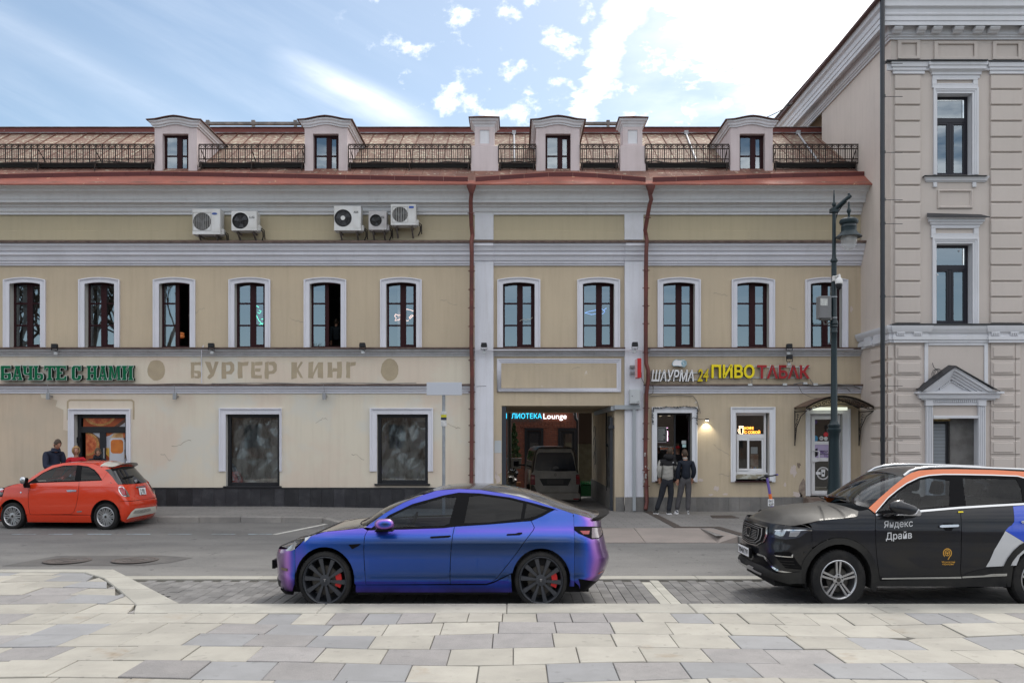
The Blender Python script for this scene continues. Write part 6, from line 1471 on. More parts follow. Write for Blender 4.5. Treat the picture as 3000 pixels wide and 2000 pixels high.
# ---- neon fish in three upper windows
def neon(nm,lab,cat,col,strokes,px,py,e=1.6):
    t=on_wall(nm,lab,cat,px,py,FD+.30); q=MB()
    for st in strokes: q.tube([(xf(a),FD+.27,zf(b)) for a,b in st],.010,5)
    q.build('tube',mat('neon_tube',col,.4,emit=e),t)
neon('neon_fish','pale pink neon outline of a fish in an upper window','neon sign',(1.0,.62,.5),[[(1155,916),(1152,922),(1157,927),(1153,935),(1164,933),(1172,928),(1180,932),(1190,936),(1194,934)],[(1155,916),(1163,920),(1172,918),(1178,910),(1188,901),(1200,904),(1212,908),(1217,914),(1215,920),(1208,920),(1197,930),(1195,926),(1200,920),(1206,919)],[(1168,918),(1174,920)]],1185,940)
neon('neon_octopus','turquoise neon squiggle of a sea creature in an upper window','neon sign',(.10,1.0,.62),[[(734,888),(742,891),(750,896)],[(770,895),(775,903),(776,914)],[(750,905),(757,907),(752,914),(746,911)],[(757,931),(766,930),(773,936),(768,942),(756,945),(748,949)],[(775,924),(777,930),(773,936)],[(735,905),(742,918),(750,935),(762,949)]],755,950,1.3)
neon('neon_shark','faint blue neon fish outline in the window right of the gateway centre','neon sign',(.25,.45,1.0),[[(1716,912),(1728,908),(1745,905),(1765,899),(1775,908),(1770,915),(1755,914),(1735,917),(1716,912)],[(1745,905),(1752,900),(1756,904)],[(1770,905),(1780,898)]],1748,920,.8)
# ------------------------------------------------------------------ courtyard seen through the gateway
def bricks(nm):
    m=bpy.data.materials.new(nm); m.use_nodes=True; g=NT(m.node_tree); p=m.node_tree.nodes['Principled BSDF']
    tc=g.n('ShaderNodeTexCoord'); sp=g.n('ShaderNodeSeparateXYZ'); g.l(tc.outputs['Object'],sp.inputs[0])
    b=g.n('ShaderNodeTexBrick'); g.l(g.comb(sp.outputs[0],sp.outputs[2],0.0),b.inputs['Vector'])
    for k,v in (('Color1',(.20,.058,.030,1)),('Color2',(.15,.043,.024,1)),('Mortar',(.12,.055,.038,1))): b.inputs[k].default_value=v
    b.inputs['Scale'].default_value=1; b.inputs['Brick Width'].default_value=.26; b.inputs['Row Height'].default_value=.085; b.inputs['Mortar Size'].default_value=.008
    g.l(b.outputs[0],p.inputs['Base Color']); p.inputs['Roughness'].default_value=.85
    bp=g.n('ShaderNodeBump'); bp.invert=True; bp.inputs['Distance'].default_value=.01; g.l(b.outputs['Fac'],bp.inputs['Height']); g.l(bp.outputs[0],p.inputs['Normal'])
    return m
BD=37.0
M['brick']=bricks('brick_red')
yard=thing('brick_house','red brick building with dark openings across the courtyard, seen through the gateway','building',(1,BD,0))
dr_,wn=(wx(1537,BD),wx(1592,BD),-.1,wz(1253,BD)),(wx(1635,BD),wx(1691,BD),wz(1333,BD),wz(1253,BD))
holes=(dr_,wn); x0,x1,z0,z1=-3.5,wx(1697,BD),-.1,5.4
xs=sorted({x0,x1,*[h[0] for h in holes],*[h[1] for h in holes]}); zs=sorted({z0,z1,*[h[2] for h in holes],*[h[3] for h in holes]})
q=MB()
for a,b in zip(xs,xs[1:]):
    for c,d in zip(zs,zs[1:]):
        if not any(h[0] <= a and b <= h[1] and h[2] <= c and d <= h[3] for h in holes): q.add([(a,BD,c),(b,BD,c),(b,BD,d),(a,BD,d)],[(0,1,2,3)])
q.build('wall',M['brick'],yard,recalc=False)
for h in holes:
    q=MB(); xm=(h[0]+h[1])/2; sash(q,h[0]-.0,h[1],h[2],h[3],BD-.04,.10,.12); sash(q,h[0]+.12,h[1]-.12,h[2]+.12,h[3]-.15,BD+.02,.1,.08)
    fr=q.build('window_frame' if h is wn else 'door_frame',M['frame_black'],yard); pane(fr,h[0]+.2,h[1]-.2,h[2]+.2,h[3]-.22,BD+.06,'glass_low')
    q=MB(); q.box(h[0],h[1],BD+.3,BD+.35,h[2],h[3]); q.build('room',M['room'],yard)
    for k in range(8):
        w_=(h[1]-h[0]+.3)/8; x=h[0]-.15+k*w_; q=MB(); t_=(k-3.5)*.03
        q.prism([(x+.004+t_*.0,h[3]+.003),(x+w_-.004,h[3]+.003),(x+w_-.004+t_,h[3]+.27),(x+.004+t_,h[3]+.27)],BD-.02,BD); q.build('arch_brick',M['brick'],yard)
sg3=thing('lounge_sign','glowing turquoise and white lettering on the brick wall in the courtyard','sign',(1,BD-.1,3.2))
CY_=mat('neon_cyan',(.03,.55,.85),.4,emit=1.1); WH_=mat('letters_lit',(1,.95,.95),.4,emit=1.0)
word('БИБЛИОТЕКА',wx(1462,BD-.1),wx(1587,BD-.1),wz(1225.5,BD-.1),wz(1210,BD-.1),BD-.1,CY_,sg3,.05,.0)
word('Lounge',wx(1592,BD-.1),wx(1660,BD-.1),wz(1231.5,BD-.1),wz(1211,BD-.1),BD-.1,WH_,sg3,.05,.0)
q=MB(); q.box(wx(1696,32.5),wx(1760,32.5),32.5,33,wz(1300,32.5),6); side=q.build('courtyard_wall',[mat('wall_brown_dark',(.075,.045,.03),.9,fine=.2)]); tag(side,'dark brown wall with a rough beige lower half at the back of the gateway','wall')
q=MB(); q.box(wx(1696,32.45),wx(1760,32.5),32.45,33,.2,wz(1300,32.5)-.002); q.build('lower_wall',mat('wall_rough_beige',(.16,.135,.085),.95,col2=(.12,.1,.06),vs=6,fine=.3,bump=.6,bs=30),side)
q=MB(); q.tube([(wx(1684,36),36,wz(1205,36)),(wx(1686,36),36,wz(1225,36)),(wx(1693,36),36,wz(1235,36)),(wx(1693,36),36,.1)],.07,8); q.build('downpipe',M['lampblack'],yard,smooth=40)
# thuja in a tub
td=34.5; tx=wx(1506,td)
t=thing('potted_thuja','slim dark green conifer in a grey tub beside the courtyard entrance','tree',(tx,td,.08))
q=MB(); zb=wz(1372,td); q.add([(tx-.26,td-.26,zb),(tx+.26,td-.26,zb),(tx+.26,td+.26,zb),(tx-.26,td+.26,zb),(tx-.3,td-.3,wz(1341,td)),(tx+.3,td-.3,wz(1341,td)),(tx+.3,td+.3,wz(1341,td)),(tx-.3,td+.3,wz(1341,td))],[(0,3,2,1),(4,5,6,7),(0,1,5,4),(1,2,6,5),(2,3,7,6),(3,0,4,7)]); q.build('tub',mat('tub_grey',(.14,.13,.115),.8),t,bevel=.01)
q=MB(); q.tube([(tx,td,wz(1341,td)),(tx,td,wz(1300,td))],.03,6); q.build('trunk',mat('bark',(.06,.04,.03),.9),t)
q=MB(); r=random.Random(12); zb,zt=wz(1340,td),wz(1242,td)
for k in range(1500):
    u=r.random()**1.15; z=lerp(zb,zt,u); R_=.30*(1-u)**.75*(.75+.25*math.sin(u*30)); a=r.uniform(0,6.283); rr=R_*math.sqrt(r.uniform(.3,1)); c=Vector((tx+rr*math.cos(a),td+rr*math.sin(a),z))
    d1=Vector((math.cos(a)*.5+r.uniform(-.3,.3),math.sin(a)*.5+r.uniform(-.3,.3),1)).normalized()*.085; d2=d1.cross(Vector((r.uniform(-1,1),r.uniform(-1,1),.3))).normalized()*.02
    q.add([c-d2,c+d2,c+d1],[(0,1,2)])
q.build('crown',mat('thuja_green',(.030,.065,.022),.8,col2=(.06,.11,.035),vs=9),t,recalc=False)
# post and rubbish bags
q=MB(); q.tube([(wx(1493,31.2),31.2,.1),(wx(1492,31.2),31.2,4)],.075,10); o=q.build('utility_post',mat('post_wood_grey',(.10,.095,.09),.9,fine=.3),smooth=40); tag(o,'grey weathered post just inside the left of the gateway','post')
def bag(nm,lab,px,py,d,rx,rz,m,seed):
    r=random.Random(seed); ph=[r.uniform(0,6) for _ in range(6)]
    def fn(u,v):
        a,b=u*6.283,v*math.pi; k=1+.13*math.sin(3*a+ph[0]+2*b)+.10*math.sin(7*b+ph[1]+2*a)+.06*math.sin(9*a+ph[2])
        return (wx(px,d)+rx*k*math.cos(a)*math.sin(b),d+rx*k*math.sin(a)*math.sin(b),wz(py,d)+rz*k*math.cos(b))
    q=MB(); q.grid(fn,26,18); o=q.build('rubbish_bag',m,smooth=40); tag(o,lab,'rubbish bag','rubbish bags in the gateway')
PL_=mat('bag_black',(.012,.012,.013),.22,spec=.6)
bag('a','shiny black rubbish bag, upper one at the left inside the gateway',1503,1388,30.6,.17,.19,PL_,1)
bag('b','silvery crumpled rubbish bag below the black one inside the gateway',1496,1412,30.0,.20,.21,mat('bag_silver',(.30,.29,.28),.3,col2=(.03,.03,.03),vs=7,lo=.45,hi=.55),2)
q=MB(); q.box(wx(1514,30.6),wx(1526,30.6),30.5,30.8,wz(1421,30.6),wz(1412,30.6)); o=q.build('cardboard_box',mat('cardboard',(.42,.2,.09),.9),bevel=.01); tag(o,'small orange brown cardboard box beside the rubbish bags','box')
# crate of green bottles
t=thing('bottle_crate','green crate of upright bottles against the wall behind the van','crate',(wx(1716,31),31,.1))
q=MB(); x0,x1=wx(1701,31),wx(1733,31); sash(q,x0,x1,.12,wz(1416,31),30.9,.03,.6); q.box(x0,x1,30.92,31.5,.12,wz(1421,31)); q.build('crate',mat('crate_green',(.01,.10,.025),.45),t,bevel=.01)
for k in range(12):
    q=MB(); q.lathe([(.03,0),(.03,.1),(.012,.15),(.014,.19),(.001,.19)],(lerp(x0+.04,x1-.04,(k % 6)/5),31+.12*(k//6),wz(1421,31)-.03),8); q.build('bottle',mat('bottle_green',(.01,.16,.04),.3) if k == 0 else bpy.data.materials['bottle_green'],t,smooth=40)
# parked things far left across the yard
q=MB(); q.box(-1.3,.35,39.0,39.2,0,.4); o=q.build('low_wall',mat('low_wall_grey',(.3,.29,.27),.9)); tag(o,'pale low wall across the courtyard left of the brick building','wall')
# ------------------------------------------------------------------ vehicles
ZS=1.09
def car_paint(nm,col,col2=None,metal=.0,rough=.35,coat=1.0,dirt=None):
    return mat(nm,col,rough,metal,col2=col2,vs=2,coat=coat,fine=.04)
M['black_trim']=mat('trim_black',(.005,.005,.006),.4,spec=.08); M['rubber']=mat('tyre_rubber',(.014,.014,.015),.8,spec=.2,col2=(.026,.025,.024),vs=6,bump=.15,bs=60)
M['dark_in']=mat('cabin_dark',(.018,.018,.02),.8); M['under']=mat('underbody',(.008,.008,.008),.9)
M['chrome']=mat('chrome',(.52,.53,.54),.14,metal=1.0); M['alloy']=mat('alloy',(.50,.50,.51),.32,metal=.85); M['alloy_dark']=mat('alloy_dark',(.034,.037,.044),.42,spec=.5,fine=.1)
M['lamp_red']=mat('tail_lamp_red',(.30,.006,.012),.12,coat=1); M['lamp_clear']=mat('lamp_clear',(.42,.44,.47),.12,metal=.5,coat=1); M['disc']=mat('brake_disc',(.07,.066,.06),.45,metal=.6); M['caliper']=mat('caliper_red',(.42,.012,.012),.4)
M['carglass']=glass('car_glass',.0,(.36,.42,.47),ior=1.38); M['carglass_dark']=glass('car_glass_dark',.0,(.03,.035,.045),ior=1.36); M['carglass_clear']=glass('car_glass_clear',.0,(.46,.51,.54),ior=1.38)
def inset_poly(P,g):
    n=len(P); A=sum(P[i][0]*P[(i+1) % n][1]-P[(i+1) % n][0]*P[i][1] for i in range(n)); s=1 if A > 0 else -1; out=[]
    for i in range(n):
        a,b,c=Vector(P[i-1]),Vector(P[i]),Vector(P[(i+1) % n]); d1,d2=(b-a),(c-b)
        if d1.length < 1e-9 or d2.length < 1e-9: out.append(tuple(b)); continue
        d1.normalize(); d2.normalize(); n1=Vector((-d1.y,d1.x)); n2=Vector((-d2.y,d2.x)); k=n1+n2; k=k/max(.6,k.dot(n1)) if k.length > 1e-6 else n1
        out.append(tuple(b+k*g*s))
    return out
def inside(p,P):
    r=False; n=len(P)
    for i in range(n):
        a,b=P[i],P[(i+1) % n]
        if (a[1] > p[1]) != (b[1] > p[1]) and p[0] < (b[0]-a[0])*(p[1]-a[1])/(b[1]-a[1])+a[0]: r=not r
    return r
def tri(P,holes=(),st=.06,dx=None,dy=None):
    P=dens(P,st); loops=[P]+[dens(h,st) for h in holes]; pts=[]; edges=[]
    for L in loops:
        o=len(pts); pts += L; edges += [(o+i,o+(i+1) % len(L)) for i in range(len(L))]
    xs=[p[0] for p in P]; ys=[p[1] for p in P]; dx=dx or st; dy=dy or st
    x=min(xs)+dx/2
    nb=len(pts); bd=list(pts)
    while x < max(xs):
        y=min(ys)+dy/2
        while y < max(ys):
            if inside((x,y),P) and not any(inside((x,y),h) for h in holes) and min((x-q[0])**2+(y-q[1])**2 for q in bd) > (st*.4)**2: pts.append((x,y))
            y += dy
        x += dx
    r=delaunay_2d_cdt([Vector(p) for p in pts],edges,[],0,1e-6)
    vs=[tuple(v) for v in r[0]]; fs=[]
    for f in r[2]:
        c=(sum(vs[i][0] for i in f)/3,sum(vs[i][1] for i in f)/3)
        if inside(c,P) and not any(inside(c,h) for h in holes): fs.append(tuple(f))
    return vs,fs
class Car:
    def __init__(s,name,label,loc,rz,W,S,group=None):
        s.root=thing(name,label,'car',loc,group,True,rz); s.loc=Vector(loc); s.c,s.s_=math.cos(rz),math.sin(rz)
        s.W=spline(W); s.S=spline(S)
    def Y(s,x,z): return s.W(x)*s.S(z)
    def side(s,x,z): return Vector((x,-s.Y(x,z),z))
    def endf(s,p,z,e):       # end cap surface: e = (xend(z), L(z), half width(z), squareness)
        xe,L,Wd,k=e; a=clamp(p,-1,1)*math.pi/2; sg=1 if a >= 0 else -1; l=L(z)
        return Vector((xe(z)+l*(1-abs(math.cos(a))**k),sg*Wd(z)*abs(math.sin(a))**k,z))
    def world(s,v): return Vector((s.loc.x+s.c*v.x-s.s_*v.y,s.loc.y+s.s_*v.x+s.c*v.y,s.loc.z+v.z))
    def px(s,v):
        q=s.world(v); return CX+q.x*F/q.y,CY-(q.z-H)*F/q.y
    def inv(s,f,px,py,a,b):
        for _ in range(14):
            p=s.px(f(a,b)); ex,ey=px-p[0],py-p[1]
            if abs(ex)+abs(ey) < .05: break
            h=1e-3; pa,pb=s.px(f(a+h,b)),s.px(f(a,b+h))
            j=[[(pa[0]-p[0])/h,(pb[0]-p[0])/h],[(pa[1]-p[1])/h,(pb[1]-p[1])/h]]; D=j[0][0]*j[1][1]-j[0][1]*j[1][0]
            if abs(D) < 1e-6: break
            a += clamp((ex*j[1][1]-ey*j[0][1])/D,-.4,.4); b += clamp((ey*j[0][0]-ex*j[1][0])/D,-.3,.3)
        return a,b
    def sp(s,pts,g=(1.0,.8)): return [s.inv(s.side,x,y,*g) for x,y in pts]
    def ep(s,pts,e,g=(-.5,.8)): return [s.inv(lambda p,z: s.endf(p,z,e),x,y,*g) for x,y in pts]
    def cp(s,pts,y=0.0): return [s.inv(lambda x,z: Vector((x,y,z)),a,b,1,1) for a,b in pts]
    def surf(s,f,name,P,m,off=0.0,holes=(),gap=.0,st=.06,parent=None,mirror=None,label=None,dx=None):
        """panel: outline in surface coordinates, triangulated, laid on surface f, with exact normals"""
        if gap: P=inset_poly(P,gap)
        vs,fs=tri(P,holes,st,dx); h=1e-3; out=[]
        for sg in ((1,-1) if mirror else (1,)):
            co=[]; no=[]
            for a,b in vs:
                p=f(a,b); n=(f(a+h,b)-f(a-h,b)).cross(f(a,b+h)-f(a,b-h))
                n=n.normalized() if n.length > 1e-12 else Vector((0,-1,0))
                if mirror == 'end': pass
                if n.dot(p-Vector((s.xm,0,.6))) < 0: n=-n
                p=p+n*off
                if sg < 0: p=Vector((p.x,-p.y,p.z)); n=Vector((n.x,-n.y,n.z))
                co.append(p); no.append(n)
            F_=[]
            for t in fs:
                q=(co[t[1]]-co[t[0]]).cross(co[t[2]]-co[t[0]])
                F_.append(t if q.dot(no[t[0]]) >= 0 else (t[0],t[2],t[1]))
            me=bpy.data.meshes.new(name); me.from_pydata([tuple(c) for c in co],[],F_); me.materials.append(M[m] if isinstance(m,str) else m)
            me.shade_smooth(); me.normals_split_custom_set_from_vertices([tuple(n) for n in no])
            o=link(name,me,parent or s.root); out.append(o)
            if label: o['label']=label
        return out
    xm=1.2
    def sidep(s,name,P,m,**k): k.setdefault('mirror',True); return s.surf(s.side,name,P,m,**k)
    def endp(s,name,P,e,m,**k): return s.surf(lambda p,z: s.endf(p,z,e),name,P,m,**k)
    def top(s,name,x0,x1,ze,zc,m,nx=16,ny=14,ex=2.3,lift=0.0,scale=1.0):
        """skin across the car from edge line ze(x) to edge line, crowned to zc(x); x0/x1 = (x at edge, x at centre)"""
        q=MB()
        def fn(u,v):
            p=-1+2*v; t=abs(p)**2
            x=lerp(lerp(x0[1],x0[0],t),lerp(x1[1],x1[0],t),u)
            e=ze(x); ye=s.Y(x,e)*scale; pp=math.copysign(abs(math.sin(p*math.pi/2))**.9,p)
            return (x,ye*pp,e+(zc(x)-e)*(1-abs(pp)**ex)+lift)
        q.grid(fn,nx,ny); return q.build(name,M[m] if isinstance(m,str) else m,s.root,smooth=60)
    def decal(s,txt,P,m,parent,off=.008):
        """lettering laid on the side; P = px box (x0, y0, x1, y1) of its upper left and lower right"""
        me=text_mesh(txt,off,0); xs=[v.co.x for v in me.vertices]; ys=[v.co.y for v in me.vertices]; x0,y0,x1,y1=P[:4]
        sk=P[4] if len(P) > 4 else 0
        for v in me.vertices:
            t=(v.co.x-min(xs))/(max(xs)-min(xs)); a,b=s.inv(s.side,lerp(x0,x1,t),lerp(y1,y0,(v.co.y-min(ys))/(max(ys)-min(ys)))+sk*t,1,.9); p=s.side(a,b); v.co=(p.x,p.y-.004,p.z)
        me.materials.clear(); me.materials.append(m); return link('lettering',me,parent)
    def wheel(s,x,yf,r,rr,wd,style,zc,m_rim,both=True,cal=True):
        """wheel at x: r tyre radius, rr rim radius, outer face at -yf"""
        for sg in ((-1,1) if both else (-1,)):
            y0=yf*sg
            def L(b,prof,n=40): # lathe about the axle; profile (radius, inset from outer face)
                b.add([(x+p*math.cos(2*math.pi*k/n),y0-sg*h,zc+p*ZS*math.sin(2*math.pi*k/n)) for p,h in prof for k in range(n)],[(i*n+k,i*n+(k+1) % n,(i+1)*n+(k+1) % n,(i+1)*n+k) for i in range(len(prof)-1) for k in range(n)]); return b
            b=L(MB(),[(rr*.62,.055),(rr*.62,.075),(.05,.075)]); hub=b.build('wheel',M['disc'],s.root,smooth=30)
            b=L(MB(),[(rr-.004,.035),(rr+.012,.012),(r-.045,.0),(r-.012,.012),(r,.035),(r,wd-.035),(r-.03,wd),(rr,wd)],48)
            for k in range(48):     # tread blocks
                a=2*math.pi*k/48; c=[(r-.004,.03),(r+.004,.03),(r+.004,wd*.48),(r-.004,wd*.48)]
                for aa in (a,): b.add([(x+q*math.cos(aa+t),y0-sg*h,zc+q*ZS*math.sin(aa+t)) for t in (0,.075) for q,h in c],[(0,1,2,3),(4,7,6,5),(0,4,5,1),(1,5,6,2),(2,6,7,3)])
            b.build('tyre',M['rubber'],hub,smooth=40)
            b=L(MB(),[(rr-.02,.03),(rr-.006,.012),(rr+.004,.016),(rr+.006,.04)],48); L(b,[(rr-.02,.03),(rr-.03,.14),(rr-.05,.2)],48)
            P=lambda q,a,h: (x+q*math.cos(a),y0-sg*h,zc+q*ZS*math.sin(a))
            def spoke(a,q0,q1,w0,w1,h0,h1,th=.03,sk=0.0):
                b.add([P(q0,a-w0/q0,h0),P(q0,a+w0/q0,h0),P(q1,a+sk+w1/q1,h1),P(q1,a+sk-w1/q1,h1),P(q0,a-w0/q0*1.2,h0+th),P(q0,a+w0/q0*1.2,h0+th),P(q1,a+sk+w1/q1*1.2,h1+th),P(q1,a+sk-w1/q1*1.2,h1+th)],[(0,1,2,3),(4,7,6,5),(0,4,5,1),(1,5,6,2),(2,6,7,3),(3,7,4,0)])
            if style == 'turbine':
                for k in range(10): spoke(math.pi/2+.314*2*k+.12,.055,rr-.02,.012,.027,.035,.022,.03,.10*sg*-1)
            elif style == 'twin5':
                for k in range(5):
                    for t in (-1,1): spoke(math.pi/2+k*1.2566+t*.24,.07,rr-.015,.011,.013,.035,.02,.03,-t*.12)
            else:
                for k in range(10):
                    for t in (-1,1): spoke(math.pi/2+k*.6283,.05,rr-.015,.009,.011,.03,.02,.025,t*.20)
            L(b,[(.072,.05),(.07,.028),(.03,.022),(.001,.022)],20); b.build('rim',M[m_rim],hub,smooth=30)
            if style == 'twin5':
                b=MB()
                for k in range(5): L_=P(.052,math.pi/2+k*1.2566,.02); b.ball(L_,.011,.006,.011,8)
                b.build('bolt',M['black_trim'],hub)
            b=L(MB(),[(.028,.019),(.026,.016),(.001,.016)],16); b.build('hub_cap',M['disc'] if style != 'turbine' else M['alloy_dark'],hub)
            if cal:
                b=MB(); a0=-.45
                b.add([P(q,a0+.9*k/6,h) for h in (.04,.085) for q in (rr*.50,rr*.76) for k in range(7)],[(k,k+1,8+k,7+k) for k in range(6)]+[(14+k,21+k,22+k,15+k) for k in range(6)]+[(7+k,8+k,22+k,21+k) for k in range(6)]+[(k,14+k,15+k,k+1) for k in range(6)]); b.build('caliper',M['caliper'],hub)
    def arch(s,x,z,rx,rz,y0,y1):
        b=MB(); b.grid(lambda u,v: (x+rx*math.cos(lerp(-.25,math.pi+.25,u)),lerp(-y0,-y1,v),z+rz*math.sin(lerp(-.25,math.pi+.25,u))),18,1); b.grid(lambda u,v: (x+rx*v*math.cos(lerp(-.25,math.pi+.25,u)),-y1,z+rz*v*math.sin(lerp(-.25,math.pi+.25,u))),18,1)
        b.build('wheel_well',M['under'],s.root); b.v=[(p[0],-p[1],p[2]) for p in b.v]; b.build('wheel_well',M['under'],s.root)
    def arcpts(s,x,z,rx,rz,a0,a1,n=16): return [(x+rx*math.cos(lerp(a0,a1,k/n)),z+rz*math.sin(lerp(a0,a1,k/n))) for k in range(n+1)]
    def box(s,name,m,x0,x1,y0,y1,z0,z1,bev=0.0,mirror=False):
        b=MB(); b.box(x0,x1,y0,y1,z0,z1)
        if mirror: b.box(x0,x1,-y1,-y0,z0,z1)
        return b.build(name,M[m] if isinstance(m,str) else m,s.root,bevel=bev)
    def seats(s,x,z,h,n=2,w_=.24,y0=.36):
        for y in ((-y0,y0) if n == 2 else (-y0,0,y0)):
            b=MB(); b.prism([(x-.1,z),(x+.42,z+.02),(x+.58,z+h),(x+.47,z+h),(x+.33,z+.16),(x-.1,z+.14)],y-w_,y+w_); b.build('seat',M['dark_in'],s.root,bevel=.03)
            b=MB(); b.prism([(x+.49,z+h+.03),(x+.60,z+h+.03),(x+.62,z+h+.2),(x+.54,z+h+.22)],y-.13,y+.13); b.build('headrest',M['dark_in'],s.root,bevel=.03)
c5=lambda x,y: (780+.2679*x,1380+.2679*y); c6=lambda x,y: (1280+.2679*x,1380+.2679*y); c7=lambda x,y: (2150+.3614*x,1340+.3614*y); c8=lambda x,y: (2140+.1849*x,1500+.185*y); c1=lambda x,y: (.28694*x,1150+.28694*y)
mp=lambda f,L: [f(*p) for p in L]
def line(P): return spline(sorted(P))
# ---- purple blue saloon
def shift_paint():
    m=bpy.data.materials.new('paint_shift'); m.use_nodes=True; g=NT(m.node_tree); p=m.node_tree.nodes['Principled BSDF']
    lw=g.n('ShaderNodeLayerWeight'); lw.inputs[0].default_value=.5
    cr=g.n('ShaderNodeValToRGB'); e=cr.color_ramp.elements; e[0].position=.0; e[0].color=(.001,.022,.080,1); e[1].position=1; e[1].color=(.10,.05,.13,1)
    for q,c in ((.02,(.002,.042,.20,1)),(.06,(.005,.068,.42,1)),(.12,(.075,.06,.48,1)),(.21,(.29,.115,.50,1)),(.30,(.36,.15,.50,1)),(.48,(.14,.06,.20,1))): k=e.new(q); k.color=c
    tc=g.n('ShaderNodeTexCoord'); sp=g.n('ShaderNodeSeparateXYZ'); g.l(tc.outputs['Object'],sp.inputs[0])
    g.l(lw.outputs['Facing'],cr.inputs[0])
    low_shade=g.m('MULTIPLY',g.ss(g.m('ADD',sp.outputs[2],g.m('MULTIPLY',g.noise(tc.outputs['Object'],2.2,5),.5)),.70,.34),.8)  # shade and dark reflection painted into the lower body colour, edge broken by noise
    c=g.mix(low_shade,cr.outputs[0],(.018,.016,.030,1)); g.l(c,p.inputs['Base Color'])
    p.inputs['Metallic'].default_value=.55; p.inputs['Roughness'].default_value=.34; p.inputs['Coat Weight'].default_value=.7; p.inputs['Coat Roughness'].default_value=.05
    return m
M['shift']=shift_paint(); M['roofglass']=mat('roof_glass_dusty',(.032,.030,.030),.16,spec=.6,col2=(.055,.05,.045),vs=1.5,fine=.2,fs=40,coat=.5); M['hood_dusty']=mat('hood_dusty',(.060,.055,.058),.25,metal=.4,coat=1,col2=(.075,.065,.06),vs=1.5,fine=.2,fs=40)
t=Car('parked_car','glossy blue and purple colour shifting saloon with black multi spoke wheels',(wx(950,11.42),12.345,0),0,
        [(-.85,.80),(-.42,.868),(-.2,.900),(.2,.918),(1,.925),(2.1,.925),(2.9,.922),(3.2,.905),(3.5,.86),(3.8,.78)],
        [(.1,.88),(.2,.925),(.29,.955),(.345,.968),(.40,.982),(.46,.976),(.58,.984),(.74,1.0),(.86,.996),(.93,.980),(1.0,.945),(1.08,.888),(1.3,.775),(1.5,.66),(1.62,.585)])
WZ=.395
FX=spline([(.1,-.62),(.18,-.70),(.26,-.79),(.32,-.80),(.45,-.80),(.62,-.815),(.70,-.80),(.80,-.74),(.95,-.5)])
FE=(FX,lambda z: max(.05,-.40-FX(z)),lambda z: .868*t.S(z),.95)
RX=spline([(.2,3.52),(.26,3.60),(.36,3.72),(.5,3.80),(.62,3.83),(.72,3.80),(.9,3.755),(1.05,3.72),(1.13,3.72),(1.25,3.6)])
RE=(RX,lambda z: 3.30-RX(z),lambda z: t.W(3.3)*t.S(z),.72)
zc=line(t.cp(mp(c5,[(200,800),(300,745),(480,688),(600,640),(750,592),(940,550),(1080,530),(1290,400),(1500,300),(1740,215),(1920,187)])+mp(c6,[(120,150),(300,137),(500,133),(700,145),(900,175),(1100,230),(1300,300),(1500,370),(1600,405),(1700,437)])))
fend=t.sp(mp(c5,[(275,862),(330,815),(400,765),(490,705),(640,657),(850,638),(1060,616)]))
zf_=line([(-.42,fend[0][1]+.02)]+[p for p in fend if p[0] >-.4]+[(.75,1.12)])
ru=t.sp(mp(c5,[(1085,612),(1300,455),(1500,340),(1700,262)])+mp(c6,[(0,208),(240,190),(470,200),(760,245),(1000,300),(1280,390),(1500,465),(1680,530)]))
dl=t.sp(mp(c5,[(1150,620),(1350,475),(1600,357),(1941,262)])+mp(c6,[(240,232),(470,241),(800,286),(1050,346),(1290,413)]))
bl=t.sp(mp(c5,[(1110,642),(1500,632),(1941,617)])+mp(c6,[(190,602),(560,578),(940,546),(1030,538),(1150,490),(1240,440)]))
zr_=line(ru)
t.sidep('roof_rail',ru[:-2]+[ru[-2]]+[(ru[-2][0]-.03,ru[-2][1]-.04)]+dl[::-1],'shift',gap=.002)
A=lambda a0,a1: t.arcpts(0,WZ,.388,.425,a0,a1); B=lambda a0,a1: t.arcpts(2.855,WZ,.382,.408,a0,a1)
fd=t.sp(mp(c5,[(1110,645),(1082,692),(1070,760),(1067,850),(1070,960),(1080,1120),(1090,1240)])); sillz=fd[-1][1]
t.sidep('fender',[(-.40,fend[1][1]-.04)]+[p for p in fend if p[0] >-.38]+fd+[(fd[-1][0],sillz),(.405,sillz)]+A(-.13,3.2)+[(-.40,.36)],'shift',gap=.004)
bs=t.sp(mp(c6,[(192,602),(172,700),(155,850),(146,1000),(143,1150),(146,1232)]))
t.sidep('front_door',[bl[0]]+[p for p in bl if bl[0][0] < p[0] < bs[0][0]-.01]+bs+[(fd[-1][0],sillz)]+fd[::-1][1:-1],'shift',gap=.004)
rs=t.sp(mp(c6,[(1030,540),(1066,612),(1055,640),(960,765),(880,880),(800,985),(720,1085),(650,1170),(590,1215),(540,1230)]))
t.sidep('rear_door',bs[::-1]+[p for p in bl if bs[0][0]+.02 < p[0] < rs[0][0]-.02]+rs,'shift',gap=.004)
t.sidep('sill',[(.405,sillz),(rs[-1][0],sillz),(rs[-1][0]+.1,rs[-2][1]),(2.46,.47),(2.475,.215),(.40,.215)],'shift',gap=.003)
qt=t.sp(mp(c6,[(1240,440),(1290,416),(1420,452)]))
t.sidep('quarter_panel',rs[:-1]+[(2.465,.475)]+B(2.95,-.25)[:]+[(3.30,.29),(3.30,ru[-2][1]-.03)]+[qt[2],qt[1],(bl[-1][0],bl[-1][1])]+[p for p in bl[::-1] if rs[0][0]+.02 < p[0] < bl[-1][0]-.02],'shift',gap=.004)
dlo=dl+[(bl[-1][0]+.05,bl[-1][1]+.035)]+bl[::-1]
